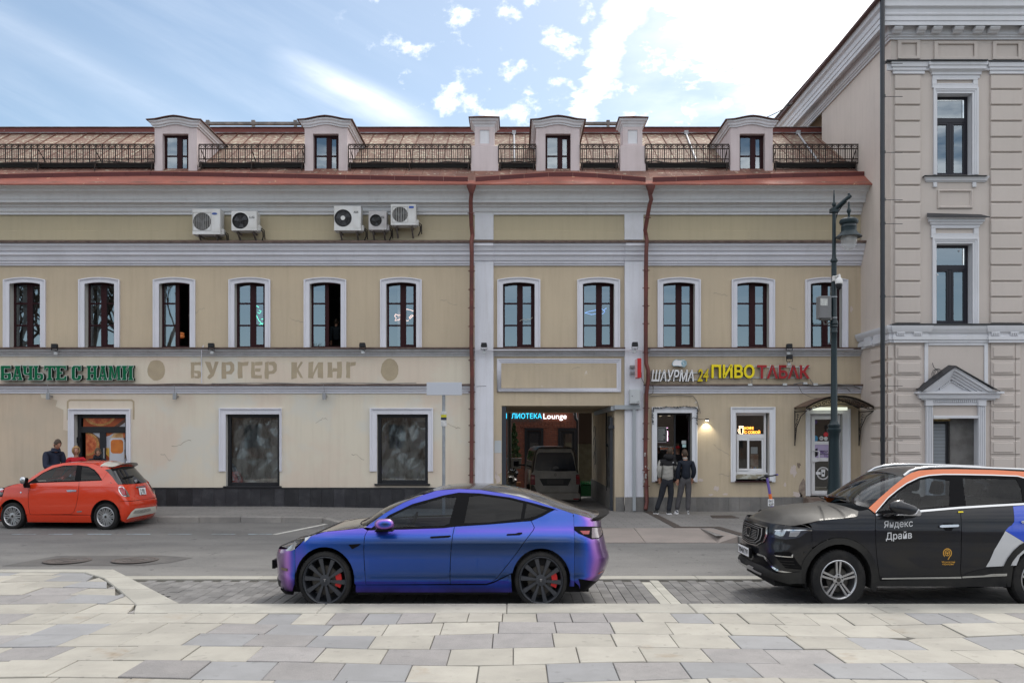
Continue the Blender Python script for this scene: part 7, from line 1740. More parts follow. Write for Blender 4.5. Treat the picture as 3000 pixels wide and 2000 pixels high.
gf=inset_poly([p for p in dl if p[0] < 1.7]+t.sp(mp(c6,[(245,258),(152,592)]))+[p for p in bl[::-1] if p[0] < 1.6],.028); gr=inset_poly(t.sp(mp(c6,[(340,256)]))+[p for p in dl if 1.95 < p[0] < 2.55]+t.sp(mp(c6,[(966,330),(930,535)]))+[p for p in bl[::-1] if 1.9 < p[0] < 2.5]+t.sp(mp(c6,[(275,585)])),.022); gq=inset_poly(t.sp(mp(c6,[(975,333),(1050,355),(1230,420),(1140,478),(1040,512),(940,530)])),.014)
t.sidep('window_trim',dlo,'black_trim',holes=(gf,gr,gq),st=.05)
for g_,n_,m_ in ((gf,'front_window','carglass'),(gr,'rear_window','carglass_dark'),(gq,'quarter_window','carglass_dark')): t.sidep(n_,inset_poly(g_,-.006),m_,off=-.006,st=.1)
# nose and tail
ztop=lambda p: lerp(.745,fend[1][1]-.02,abs(p)**2.2)
eP=[(p/20,ztop(p/20)) for p in range(-20,21)]
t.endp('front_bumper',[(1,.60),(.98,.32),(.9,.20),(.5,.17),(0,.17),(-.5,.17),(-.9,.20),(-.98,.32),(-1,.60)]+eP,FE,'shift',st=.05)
t.top('hood',(-.42,-.745),(.62,.36),zf_,zc,'hood_dusty',ex=3)
t.top('windscreen',(.62,.375),(1.42,1.24),zr_,zc,'carglass',nx=14,ex=2.6,lift=-.004); t.top('roof_glass',(1.42,1.24),(2.98,2.55),zr_,zc,'roofglass',nx=18,ex=2.6); t.top('rear_glass',(2.98,2.56),(3.40,3.36),zr_,zc,'roofglass',nx=14,ex=2.6)
zd=lambda x: zr_(x) if x < 3.5 else lerp(zr_(3.5),1.13,clamp((x-3.5)/.22))
t.top('boot_lid',(3.20,3.37),(3.42,3.70),zr_,zc,'hood_dusty',nx=8,ex=2.6)
t.endp('rear_bumper',[(p/14,1.15+.10*abs(p/14)**3) for p in range(-14,15)]+[(1,.36),(.9,.25),(.4,.22),(-.4,.22),(-.9,.25),(-1,.36)],RE,'shift',st=.06)
q=MB(); q.grid(lambda u,v: (lerp(3.62,3.83,u)-.25*abs(-1+2*v)**4,.70*(-1+2*v),lerp(1.20,1.235,u)-.06*abs(2*v-1)**3),4,16); q.grid(lambda u,v: (lerp(3.70,3.83,u)-.25*abs(-1+2*v)**4,.70*(-1+2*v),lerp(1.13,1.23,u)-.06*abs(2*v-1)**3),4,16); q.build('spoiler',M['black_trim'],t.root,smooth=50)
tl=t.ep(mp(c6,[(1500,607),(1600,603),(1705,602),(1790,600),(1812,660),(1765,735),(1690,740),(1610,705),(1555,680)]),RE,(-.8,1.0))
t.endp('tail_lamp',tl,RE,'black_trim',off=.006,mirror=True); t.endp('lamp_lens',t.ep(mp(c6,[(1562,652),(1668,650),(1660,688),(1600,688)]),RE,(-.9,1)),RE,'lamp_red',off=.009,mirror=True); t.endp('lamp_lens',t.ep(mp(c6,[(1692,618),(1790,610),(1805,660),(1765,725),(1690,730)]),RE,(-.6,1)),RE,mat('lens_smoke',(.16,.12,.13),.15,coat=1),off=.009,mirror=True)
t.endp('reflector',t.ep(mp(c6,[(1760,1110),(1830,1070),(1828,1080),(1760,1122)]),RE,(-.6,.5)),RE,'lamp_red',off=.006,mirror=True)
t.endp('lower_lip',[(-.97,.40),(-.5,.33),(.5,.33),(.97,.40),(.9,.24),(0,.21),(-.9,.24)],RE,'black_trim',off=.004)
hl=t.ep(mp(c5,[(212,868),(250,828),(300,785),(352,752),(430,722),(430,760),(345,832),(275,868)]),FE,(-.9,.8))
t.endp('headlamp',hl,FE,'lamp_clear',off=.005,mirror=True); t.sidep('headlamp',t.sp(mp(c5,[(425,724),(490,706),(455,745),(420,775)])),'lamp_clear',off=.005)
t.endp('lower_grille',[(-.62,.34),(0,.36),(.62,.34),(.55,.25),(0,.24),(-.55,.25)],FE,'black_trim',off=.004); t.endp('lip',[(-.98,.235),(0,.20),(.98,.235),(.94,.185),(0,.165),(-.94,.185)],FE,'black_trim',off=.02); t.endp('fog_strip',t.ep(mp(c5,[(165,1045),(235,1060),(232,1090),(168,1075)]),FE,(-.85,.5)),FE,mat('strip_bronze',(.2,.15,.13),.3,metal=.6),off=.006,mirror=True)
b=MB(); b.box(-.875,-.83,-.26,.26,.44,.56); b.build('number_plate',M['black_trim'],t.root,bevel=.004)
t.wheel(0,.915,.345,.288,.23,'turbine',WZ-.015,'alloy_dark'); t.wheel(2.855,.915,.345,.288,.23,'turbine',WZ-.015,'alloy_dark')
for x_ in (0,2.855):
    t.arch(x_,WZ,.392,.428,.90,.55)
    b=MB(); z_=WZ-.015; y_=-.915+.0155; b.prism([(x_-.016,z_+.02),(x_-.016,z_+.012),(x_-.004,z_+.014),(x_-.002,z_-.02),(x_+.002,z_-.02),(x_+.004,z_+.014),(x_+.016,z_+.012),(x_+.016,z_+.02)],y_-.002,y_); b.build('wheel_emblem',M['chrome'],t.root)
t.box('underbody','under',-.6,3.5,-.72,.72,.20,.62); t.box('underbody','under',.42,2.42,-.84,.84,.19,.5)
t.box('cabin_floor','dark_in',.45,3.2,-.8,.8,.55,.75); t.seats(1.25,.7,.58); t.seats(2.15,.72,.5,3,.22,.42)
b=MB(); b.box(.62,.95,-.70,.70,.75,1.06); b.build('dashboard',M['dark_in'],t.root,bevel=.05)
b=MB(); b.tube([(1.10+.06*math.cos(k*.5236),-.38+.17*math.sin(k*.5236),1.06+.17*math.cos(k*.5236)) for k in range(13)],.016,6); b.build('steering_wheel',M['black_trim'],t.root,smooth=60)
b=MB(); b.grid(lambda u,v: (.80+.13*math.cos(u*6.283)*math.sin(v*math.pi)**.7*(1.05 if math.cos(u*6.283) > 0 else .95),-1.03+.085*math.sin(u*6.283)*math.sin(v*math.pi)**.7,1.135+.075*math.cos(v*math.pi)),18,12); mi=b.build('mirror',M['shift'],t.root,smooth=60)
b=MB(); b.box(.70,.93,-1.10,-.93,1.045,1.072); b.prism([(.66,1.03),(.84,1.03),(.80,1.07),(.70,1.06)],-1.0,-.84); b.build('mirror_foot',M['black_trim'],mi,bevel=.01)
for L in ([(1790,722),(1800,712),(2010,700),(2022,708),(1995,722),(1800,732)],): t.sidep('door_handle',t.sp([c5(x,y) for x,y in L]),'black_trim',off=.006,st=.03)
t.sidep('door_handle',t.sp(mp(c6,[(760,692),(772,684),(860,680),(890,670),(930,668),(935,678),(905,696),(765,702)])),'black_trim',off=.006,st=.03)
t.sidep('fender_camera',t.sp(mp(c5,[(898,800),(1035,790),(1010,815),(940,850)])),'black_trim',off=.006,st=.03)
# ---- orange hatchback
M['orange']=car_paint('paint_orange',(.60,.036,.005),rough=.26); M['pearl']=car_paint('paint_pearl',(.60,.57,.50),rough=.3)
t=Car('parked_car','bright orange small hatchback with a white rear spoiler, parked by the pizza posters',(-11.40,20.5,.165),rad(-3.9),
        [(-.7,.45),(-.55,.60),(-.35,.69),(-.1,.74),(.4,.765),(1.4,.775),(2.0,.770),(2.4,.745),(2.75,.70)],
        [(.1,.9),(.2,.95),(.35,.99),(.55,1.0),(.75,.995),(.92,.975),(1.0,.955),(1.07,.92),(1.3,.80),(1.48,.68),(1.58,.58)])
t.xm=1.0; WZ=.315
RX2=spline([(.15,2.60),(.25,2.70),(.4,2.76),(.55,2.77),(.68,2.74),(.75,2.70),(.95,2.62),(1.05,2.56),(1.3,2.37),(1.45,2.25),(1.55,2.15)]); XJ2=spline([(.2,2.545),(.72,2.545),(.95,2.30),(1.3,2.06),(1.5,1.93)])
RE=(RX2,lambda z: XJ2(z)-RX2(z),lambda z: t.W(2.35)*t.S(z),.66)
FE=(spline([(.15,-.55),(.3,-.66),(.5,-.69),(.7,-.64),(.85,-.5),(.95,-.3)]),lambda z: .42,lambda z: .70*t.S(z),.7)
hood=t.sp(mp(c1,[(0,1000),(50,968),(130,938),(240,918)]),(0,.9)); zfe=line([(-.6,.70),(-.3,.82)]+hood+[(.8,1.13)]); zch=line([(-.7,.76),(-.35,.90),(0,1.0),(.3,1.06),(.45,1.10)])
ru=t.sp(mp(c1,[(255,915),(330,858),(420,798),(530,742),(650,716),(800,708),(950,722),(1030,752),(1090,800)])); dl=t.sp(mp(c1,[(345,880),(440,815),(540,768),(650,742),(800,737),(900,750),(965,785),(1010,835),(1042,890)])); bl=t.sp(mp(c1,[(265,930),(390,918),(600,910),(820,903),(1040,893)]))
zr_=line(ru+[(2.35,ru[-1][1]-.10)])
crest=t.cp(mp(c1,[(700,698),(850,688),(1000,694)])); zc2=line([(.42,1.10),(.62,1.27),(.80,1.40),(.98,1.49)]+[(1.22,1.545),(1.5,1.565),(1.9,1.55),(2.2,1.51),(2.4,1.45)])
A=lambda a0,a1: t.arcpts(0,WZ,.33,.375,a0,a1); B=lambda a0,a1: t.arcpts(2.2,WZ,.33,.375,a0,a1)
fs=t.sp(mp(c1,[(268,925),(300,960),(287,1050),(290,1150),(305,1235),(318,1243)])); rs=t.sp(mp(c1,[(808,905),(805,960),(795,1060),(778,1150),(755,1215),(720,1240)])); sz=fs[-1][1]
t.sidep('fender',[(-.27,.45),(-.27,.72)]+[p for p in hood if p[0] >-.24]+[fs[0]]+fs[1:]+[(.335,sz)]+A(-.1,2.75),'orange',gap=.004)
t.sidep('door',[p for p in bl if p[0] < rs[0][0]-.03]+rs+fs[::-1][:-1],'orange',gap=.004)
cpl=t.sp(mp(c1,[(1100,805),(1150,860),(1178,900),(1215,945),(1212,990)]))
t.sidep('quarter_panel',rs+[(1.865,sz)]+B(3.05,-.3)+[(2.545,.25),(2.545,.70)]+cpl[::-1][0:1]+cpl[::-1][1:]+[dl[-1]]+[bl[-1]]+[bl[-2]],'orange',gap=.004)
t.sidep('sill',[(.345,sz),(1.86,sz),(1.865,.17),(.345,.17)],'orange',gap=.003)
t.sidep('roof_rail',ru+[cpl[0]]+[dl[-1]]+dl[::-1][1:]+[bl[0]],'orange',gap=.001)
gf=inset_poly([p for p in dl if p[0] < 1.6]+t.sp(mp(c1,[(792,742),(768,898)]))+t.sp(mp(c1,[(600,905),(395,912)])),.012); gr=inset_poly(t.sp(mp(c1,[(832,742),(900,754),(960,790),(1002,838),(1034,888),(930,892),(820,897)])),.01)
t.sidep('window_trim',dl+[bl[-1]]+bl[::-1][1:],'black_trim',holes=(gf,gr),st=.05); t.sidep('front_window',inset_poly(gf,-.005),'carglass',off=-.004,st=.1); t.sidep('rear_window',inset_poly(gr,-.005),'carglass_dark',off=-.004,st=.1)
t.endp('front_bumper',[(1,.45),(.95,.2),(0,.17),(-.95,.2),(-1,.45)]+[(p/10,lerp(.74,.74,abs(p/10))) for p in range(-10,11)],FE,'orange',st=.07)
t.top('hood',(-.27,-.60),(.36,.28),zfe,zch,'orange',ex=2.5); t.top('windscreen',(.36,.30),(1.0,.86),zr_,zc2,'carglass',lift=-.003); t.top('roof',(1.0,.86),(1.95,2.03),zr_,zc2,'orange',nx=14)
sa=MB(); 
def spl(u,v):
    p=-1+2*v; x=lerp(1.95,2.40-.10*abs(p)**3,u); return (x,p*lerp(t.Y(1.95,zr_(1.95)),.53,u),lerp(zc2(x)-.035-.10*abs(p)**2.5,1.475-.075*abs(p)**3,u)+.036)
sa.grid(spl,8,16); sa.grid(lambda u,v: (spl(1,v)[0]-.24*u,spl(1,v)[1]*(1-.05*u),spl(1,v)[2]-.035-.03*u if u > 0 else spl(1,v)[2]-.0),3,16); sa.build('spoiler',M['pearl'],t.root,smooth=50)
HR=lambda L,g=(-.3,1.0): t.ep(mp(c1,L),RE,g)
hat=HR([(1120,790),(1150,850),(1180,888),(1440,878),(1400,820),(1365,770)])
t.endp('tail_gate',[(-.98,1.45),(-1,1.0),(-1,.66),(-.6,.66),(0,.655),(.6,.66),(1,.66),(1,1.0),(.98,1.45),(0,1.45)],RE,'orange',st=.06)
t.endp('rear_window',[(-.93,1.36),(-.93,1.06),(-.8,1.035),(0,1.02),(.8,1.035),(.93,1.06),(.93,1.36),(0,1.42)],RE,mat('tailgate_glass',(.012,.012,.014),.05,spec=.7),off=.008,st=.07)
t.endp('bumper',[(-1,.655),(-.5,.645),(.5,.645),(1,.655),(1,.38),(.96,.22),(.6,.17),(-.6,.17),(-.96,.22),(-1,.38)],RE,'orange',off=.012,st=.06)
t.endp('diffuser',HR([(1285,1285),(1330,1215),(1370,1180),(1575,1155),(1578,1215),(1440,1245),(1320,1270)],(-.3,.4)),RE,'pearl',off=.03,st=.05); t.endp('mesh_grille',HR([(1345,1228),(1365,1200),(1520,1175),(1530,1200),(1440,1222)],(-.2,.4)),RE,mat('grille_pearl',(.40,.38,.34),.5,col2=(.15,.14,.13),vs=60),off=.034,st=.05)
t.endp('tail_lamp',HR([(1192,965),(1225,955),(1260,962),(1300,1010),(1325,1058),(1285,1062),(1245,1050),(1215,1010)],(-.9,.75)),RE,'chrome',off=.008,mirror=True); t.endp('lamp_lens',HR([(1212,972),(1245,966),(1278,1005),(1290,1050),(1250,1045),(1228,1010)],(-.9,.75)),RE,'lamp_red',off=.02,mirror=True)
x_,z_=HR([(1450,1008)])[0]
pl_=HR([(1408,975),(1475,970),(1487,1038),(1420,1045)],(-.1,.8)); t.endp('number_plate',pl_,RE,M['s_white'],off=.02)
for s_,L in (('Р 083',[(1420,982),(1470,1004)]),('МЕ 797',[(1422,1012),(1480,1036)])):
    me=text_mesh(s_,.02,0); xs=[v.co.x for v in me.vertices]; ys=[v.co.y for v in me.vertices]; a,b_=HR(L,(-.1,.8)); f_=lambda p,z: t.endf(p,z,RE)
    for v in me.vertices: q_=f_(lerp(a[0],b_[0],(v.co.x-min(xs))/(max(xs)-min(xs))),lerp(b_[1],a[1],(v.co.y-min(ys))/(max(ys)-min(ys)))); v.co=(q_.x+.024,q_.y,q_.z)
    me.materials.clear(); me.materials.append(bpy.data.materials['ink']); link('lettering',me,t.root)
t.endp('chrome_bar',HR([(1378,962),(1470,950),(1478,962),(1385,975)],(-.1,.9)),RE,'chrome',off=.025); t.endp('badge',HR([(1362,893),(1388,888),(1398,905),(1385,922),(1370,915)],(-.1,.98)),RE,'chrome',off=.018); t.endp('wiper',HR([(1245,870),(1340,852),(1362,850),(1355,862),(1260,882)],(-.2,1.06)),RE,'black_trim',off=.03)
t.wheel(0,.765,.28,.202,.19,'mesh',WZ-.01,'alloy',cal=False); t.wheel(2.2,.765,.28,.202,.19,'mesh',WZ-.01,'alloy',cal=False)
for x_ in (0,2.2): t.arch(x_,WZ,.335,.38,.75,.45)
t.box('underbody','under',-.5,2.45,-.6,.6,.17,.5); t.box('cabin_floor','dark_in',.4,2.3,-.62,.62,.5,.75); t.seats(.95,.62,.55,2,.2,.33)
b=MB(); b.grid(lambda u,v: (.36+.075*math.cos(u*6.283)*math.sin(v*math.pi)**.7,-.90+.06*math.sin(u*6.283)*math.sin(v*math.pi)**.7,1.13+.085*math.cos(v*math.pi)),14,10); mi=b.build('mirror',M['chrome'],t.root,smooth=60)
b=MB(); b.prism([(.36,1.0),(.42,1.0),(.45,1.16),(.40,1.2),(.38,1.08)],-.93,-.82); b.prism([(.34,.96),(.44,.96),(.42,1.06),(.37,1.06)],-.88,-.74); b.build('mirror_back',M['black_trim'],mi,bevel=.015)
t.sidep('door_handle',t.sp(mp(c1,[(682,995),(720,989),(785,992),(785,1004),(720,1010),(690,1008)])),'chrome',off=.02,st=.04); t.sidep('side_badge',t.sp(mp(c1,[(785,1208),(838,1203),(832,1216),(785,1218)])),'chrome',off=.008,st=.04); t.sidep('side_lamp',t.sp(mp(c1,[(203,1015),(214,1006),(225,1015),(214,1026)])),'chrome',off=.008,st=.04)
b=MB(); b.tube([(2.28,.05,1.54),(2.22,.06,1.80)],.007,5); b.build('aerial',M['black_trim'],t.root)

b=MB(); b.ball((-.36,-.60,.84),.10,.06,.10,12); b.build('headlamp',M['lamp_clear'],t.root,smooth=60)
# ---- black sport utility car with orange, blue and white livery
M['suv']=mat('paint_black',(.008,.009,.014),.3,col2=(.012,.012,.013),vs=2,coat=.45,spec=.25); M['suv_hood']=mat('paint_black_dusty',(.020,.019,.018),.5,col2=(.030,.028,.025),vs=1.5,spec=.2,coat=.08,fine=.15); M['suv_orange']=car_paint('wrap_orange',(.72,.16,.035)); M['suv_blue']=car_paint('wrap_blue',(.02,.07,.52)); M['suv_white']=car_paint('wrap_white',(.52,.53,.55)); M['clad']=mat('cladding',(.018,.018,.019),.7,spec=.2,col2=(.032,.031,.029),vs=2,fine=.15)
t=Car('parked_car','black car with orange roof pillars and blue and white door graphics, at the right edge',(wx(2460,11.5),12.42,-.02),0,
        [(-1.0,.80),(-.5,.885),(-.3,.905),(0,.915),(1.5,.92),(2.6,.918),(3.1,.89),(3.5,.80)],
        [(.2,.93),(.38,.955),(.5,.968),(.62,.982),(.85,1.0),(1.02,.995),(1.12,.975),(1.20,.962),(1.28,.935),(1.36,.895),(1.5,.83),(1.75,.72),(1.88,.66)])
t.xm=1.4; WZ=.398
FX3=spline([(.25,-.80),(.40,-.95),(.48,-1.0),(.56,-.96),(.75,-.955),(.95,-.945),(1.05,-.925),(1.12,-.89),(1.2,-.78),(1.3,-.5)]); FJ=spline([(.3,-.485),(.72,-.485),(.9,-.36),(1.3,-.36)])
FE=(FX3,lambda z: max(.05,FJ(z)-FX3(z)),lambda z: t.W(-.42)*t.S(z),.66)
RE=(spline([(.3,3.45),(.5,3.6),(.9,3.6),(1.2,3.55),(1.5,3.35),(1.8,3.1)]),lambda z:-.35,lambda z: t.W(3.1)*t.S(z),.66)
hoode=t.sp(mp(c7,[(490,574),(520,558),(600,530),(700,508),(850,494),(985,482),(1000,470),(1008,432)]),(0,1.1)); zfe=line([(-.8,1.02)]+hoode[:5]+[(.42,hoode[4][1]+.06),(.6,1.36)]); zch=line([(-1.0,1.10)]+t.cp(mp(c7,[(130,470),(180,440),(250,402),(330,382),(430,367),(560,357),(640,352)]),.4)+[(.3,1.43)])
ru=t.sp(mp(c7,[(1092,408),(1200,308),(1300,222),(1390,150),(1440,122),(1500,103),(1650,93),(1800,92),(2100,98),(2352,112)]))+[(3.0,1.74),(3.2,1.62)]
dl=t.sp(mp(c7,[(1148,448),(1250,328),(1330,262),(1400,213),(1500,165),(1580,148),(1700,140),(1850,141),(2100,146),(2300,154)]))+[(2.9,1.64),(3.05,1.50)]
bl=t.sp(mp(c7,[(1150,462),(1300,451),(1440,438),(1640,421),(1830,405),(2100,388),(2352,374)]))+[(2.9,1.45)]
zr_=line(ru); zcr=line([(.3,1.43),(.55,1.60),(.75,1.71),(.95,1.80),(1.2,1.855),(1.6,1.878),(2.2,1.865),(2.8,1.81),(3.2,1.70)])
A=lambda a0,a1,k=0: t.arcpts(0,WZ,.435+k,.475+k,a0,a1); B=lambda a0,a1,k=0: t.arcpts(2.67,WZ,.435+k,.475+k,a0,a1)
fs=t.sp(mp(c7,[(1150,465),(1146,560),(1150,700),(1158,800),(1168,880),(1180,960),(1186,992)])); sz=fs[-1][1]; rs=t.sp(mp(c7,[(1832,408),(1842,500),(1843,700),(1838,900),(1843,980)]))
t.sidep('fender',[(-.36,.93),(-.36,hoode[1][1])]+hoode[2:]+t.sp(mp(c7,[(1090,418)]))+fs+[(.55,sz)]+A(.05,2.2,.085)+[(-.36,.82)],'suv',gap=.003); t.sidep('bumper_corner',[(-.485,.34),(-.485,.72),(-.36,.92),(-.36,.815)]+A(2.2,3.25,.0)[1:],'suv',gap=.001)
t.sidep('front_door',[p for p in bl if p[0] < rs[0][0]-.05]+rs+[(fs[-1][0],sz)]+fs[::-1][1:-1],'suv',gap=.004)
rd=[(2.20,.47),(2.26,.60),(2.36,.80),(2.50,1.0),(2.60,1.2),(2.62,bl[-2][1])]
t.sidep('rear_door',[p for p in bl if rs[0][0]+.05 < p[0] < 2.6]+rd[::-1]+[(rs[-1][0]+.02,.42)]+rs[::-1],'suv',gap=.004)
t.sidep('quarter_panel',rd+[bl[-1],(3.05,1.5),(3.2,1.6),(3.25,1.2),(3.25,.5)]+B(.1,2.7,.06),'suv',gap=.003)
for arc,nm in ((A,'arch_cladding'),(B,'arch_cladding')): t.sidep(nm,arc(-.28,math.pi+.12,.085)+arc(-.28,math.pi+.12,0)[::-1],'clad',off=.014)
t.sidep('sill',t.sp(mp(c7,[(1122,905),(1185,995),(1840,968),(1900,930),(2000,905),(2262,870),(2240,1045),(1700,1042),(1130,1040)])),'clad',off=.010)
t.sidep('sill_strip',t.sp(mp(c7,[(1195,970),(1836,960),(1838,975),(1195,982)])),'chrome',off=.022); t.sidep('sill_strip',t.sp(mp(c7,[(1846,958),(2020,950),(2080,938),(2208,935),(2206,955),(2090,960),(1846,972)])),'chrome',off=.022)
t.sidep('roof_rail_panel',ru+dl[::-1]+t.sp(mp(c7,[(1145,450)])),'suv_orange',gap=.001)
gf=inset_poly([p for p in dl if p[0] < 1.45]+t.sp(mp(c7,[(1768,168),(1766,408)]))+[p for p in bl[::-1] if p[0] < 1.3][:-1]+t.sp(mp(c7,[(1240,440)])),.03); gr=inset_poly(t.sp(mp(c7,[(1852,165),(2100,168),(2290,174),(2330,250),(2345,356),(2100,378),(1880,396)])),.004); gq=[(2.60,1.50),(2.62,1.66),(2.86,1.60),(2.95,1.50)]
t.sidep('window_trim',dl+[(bl[-1][0]+.05,bl[-1][1]+.03)]+bl[::-1],'black_trim',holes=(gf,gr,gq)); 
for g_,n_,m_ in ((gf,'front_window','carglass_clear'),(gr,'rear_window','carglass_clear'),(gq,'quarter_window','carglass_dark')): t.sidep(n_,inset_poly(g_,-.006),m_,off=-.004,st=.1)
up=[(a,b+.014) for a,b in dl]; t.sidep('window_chrome',up+dl[::-1],'chrome',off=.008,st=.05); t.sidep('window_chrome',[(a,b+.010) for a,b in bl]+[(a,b-.016) for a,b in bl[::-1]],'chrome',off=.010,st=.05)
for nm,L,m_ in (('blue_graphic',[(2262,394),(2362,386),(2362,690),(2200,592),(2228,560),(2250,548),(2252,545),(2272,520)],'suv_blue'),('white_graphic',[(2200,594),(2362,692),(2362,760),(2318,800),(2290,872),(2042,884),(2075,830),(2110,748)],'suv_white')): t.sidep(nm,t.sp(mp(c7,L)),m_,off=.003)
tp=lambda p: lerp(1.125,hoode[0][1]+.01,abs(p)**2.5)
t.endp('front_bumper',[(1,.60),(1,.45),(.85,.42),(.4,.47),(0,.49),(-.4,.47),(-.85,.42),(-1,.45),(-1,.60)]+[(p/20,tp(p/20)) for p in range(-20,21)],FE,'suv',st=.05)
t.top('bonnet',(-.36,-.885),(.50,.16),zfe,zch,'suv_hood',ex=2.6,nx=34,ny=28); t.top('windscreen',(.50,.20),(.99,.93),zr_,zcr,'carglass_clear',ex=2.6,lift=-.004); t.top('roof',(.98,.93),(3.2,3.2),zr_,zcr,'suv',nx=16,ex=2.6)
b=MB(); rr=lambda L,dy: [(lambda q: (q.x,q.y+dy,q.z))(t.side(*t.inv(t.side,x,y,1.2,1.8))) for x,y in mp(c7,L)]
for s_ in (1,-1):
    pr=rr([(1392,150),(1440,112),(1500,93),(1600,80),(1800,77),(2352,98)],.06)+[(3.0,-.66,1.80),(3.08,-.66,1.74)]
    b=MB(); b.tube([(x,y*s_,z) for x,y,z in pr],.022,8); b.build('roof_bar',M['chrome'],t.root,smooth=50)
E8=lambda L,g=(-.5,.9): t.ep(mp(c8,L),FE,g)
EP=lambda nm,L,m_,off=.006,g=(-.5,.9),**k: t.endp(nm,E8(L,g),FE,m_,off=off,**k)
ym=lambda y: math.copysign(math.asin(min(1,(abs(y)/.88)**1.515))*2/math.pi,y)
gri=[(-.60,1.065),(0,1.075),(.60,1.065),(.62,.96),(.57,.86),(.40,.79),(0,.765),(-.40,.79),(-.57,.86),(-.62,.96)]
gp=lambda L: [(ym(y),z) for y,z in dens(L,.03)]
t.endp('grille',gp(gri),FE,'black_trim',off=.004)
for k,(sc_,w_,m_) in enumerate(((1.0,.035,'chrome'),(.82,.025,'alloy'),(.66,.02,'alloy'))):
    f_=lambda s0: [(p*s0,.93+(z-.93)*s0) for p,z in gri]
    t.endp('grille_ring',gp(f_(sc_)),FE,m_,off=.012,holes=(gp(f_(sc_-w_*1.6)),),st=.03)
for k in range(6): t.endp('grille_bar',gp([(-.33,.87+k*.022),(.33,.87+k*.022),(.33,.876+k*.022),(-.33,.876+k*.022)]),FE,'alloy',off=.008)
t.endp('badge',gp([(-.10,1.0),(0,1.008),(.10,1.0),(.10,.93),(.06,.885),(0,.87),(-.06,.885),(-.10,.93)]),FE,'chrome',off=.02,st=.03); t.endp('badge_face',gp([(-.075,.985),(0,.992),(.075,.985),(.075,.935),(.045,.90),(0,.888),(-.045,.90),(-.075,.935)]),FE,'black_trim',off=.023,st=.03)
EP('headlamp',[(648,388),(675,335),(705,278),(900,272),(1245,278),(1180,330),(1105,388),(1000,415),(870,428),(750,412)],mat('lamp_smoke',(.035,.04,.055),.1,coat=1),.006,mirror=True); EP('lamp_lens',[(705,345),(728,292),(885,288),(850,372),(790,378)],'lamp_clear',.012,mirror=True); EP('lamp_lens',[(925,382),(950,300),(1110,298),(1080,350),(1040,385)],'lamp_clear',.012,mirror=True); EP('lamp_strip',[(705,278),(900,270),(1245,276),(1225,295),(1080,290),(720,292)],'chrome',.014,mirror=True)
EP('air_inlet',[(690,640),(720,625),(930,622),(985,650),(1030,880),(1030,915),(870,880),(800,800),(740,730)],'black_trim',.006,(-.7,.6),mirror=True); EP('inlet_chrome',[(682,668),(960,695),(975,660),(992,662),(985,712),(682,684)],'chrome',.014,(-.7,.6),mirror=True)
for k in range(3): EP('inlet_slat',[(740+k*45,752+k*44),(1000+k*12,772+k*45),(1002+k*12,780+k*45),(746+k*45,762+k*44)],'suv',.012,(-.7,.6),mirror=True)
EP('bumper_chrome',[(380,640),(400,632),(505,665),(560,690),(620,760),(690,860),(770,910),(900,935),(1080,955),(1078,968),(900,955),(745,932),(675,890),(590,780),(540,705),(500,690),(385,660)],'chrome',.016,(-.5,.6),mirror=True)
EP('lower_inlet',[(215,700),(345,760),(385,690),(520,705),(590,800),(660,890),(740,940),(1040,985),(1000,1040),(560,960),(350,880),(240,800)],'black_trim',.008,(-.4,.5),mirror=True)
t.endp('skid_plate',[(-1,.50),(-.7,.475),(-.35,.53),(0,.545),(.35,.53),(.7,.475),(1,.50),(1,.35),(.85,.335),(.5,.40),(0,.455),(-.5,.40),(-.85,.335),(-1,.35)],FE,'clad',off=.022); EP('skid_chrome',[(145,738),(178,760),(200,790),(370,880),(515,945),(510,975),(350,895),(190,808),(165,785)],'alloy',.03,(-.2,.5),mirror=True)
b=MB(); b.box(-1.03,-.99,-.30,.30,.60,.745); b.build('plate_holder',M['black_trim'],t.root,bevel=.006); b=MB(); b.box(-1.038,-1.031,-.27,.27,.615,.735); b.build('number_plate',M['s_white'],t.root,bevel=.002)
me=text_mesh('У094МТ797',.015,0); xs=[v.co.x for v in me.vertices]; ys=[v.co.y for v in me.vertices]
for v in me.vertices: v.co=(-1.041,.25-.5*(v.co.x-min(xs))/(max(xs)-min(xs)),.635+.08*(v.co.y-min(ys))/(max(ys)-min(ys)))
me.materials.clear(); me.materials.append(bpy.data.materials['ink']); link('lettering',me,t.root)
M['decal']=mat('decal_white',(.62,.63,.65),.5); M['gold']=mat('decal_gold',(.62,.33,.05),.5)
P4=lambda a,b,c,d,sk=0: c7(a,b)+c7(c,d)+(sk*.3614,)
t.decal('Яндекс',P4(1216,512,1450,580,-12),M['decal'],t.root); t.decal('Драйв',P4(1232,604,1442,680,-12),M['decal'],t.root); t.decal('Московский',P4(1685,835,1791,851,0),M['gold'],t.root,.004); t.decal('каршеринг',P4(1690,856,1786,872,0),M['gold'],t.root,.01)
rg=lambda r_,a0=0,a1=6.28,n=24: [(1730+r_*math.cos(a0+(a1-a0)*k/n),772+r_*1.08*math.sin(a0+(a1-a0)*k/n)) for k in range(n+1)]
t.sidep('emblem',t.sp(mp(c7,rg(36,2.3,7.0)+[(1752,800),(1738,826),(1732,824),(1744,800)]+rg(29,2.3,6.9)[::-1])),'gold',off=.004,st=.03,mirror=None); t.sidep('emblem',t.sp(mp(c7,rg(22)[:-1])),'gold',off=.004,holes=(t.sp(mp(c7,rg(17)[:-1])),),st=.03,mirror=None)
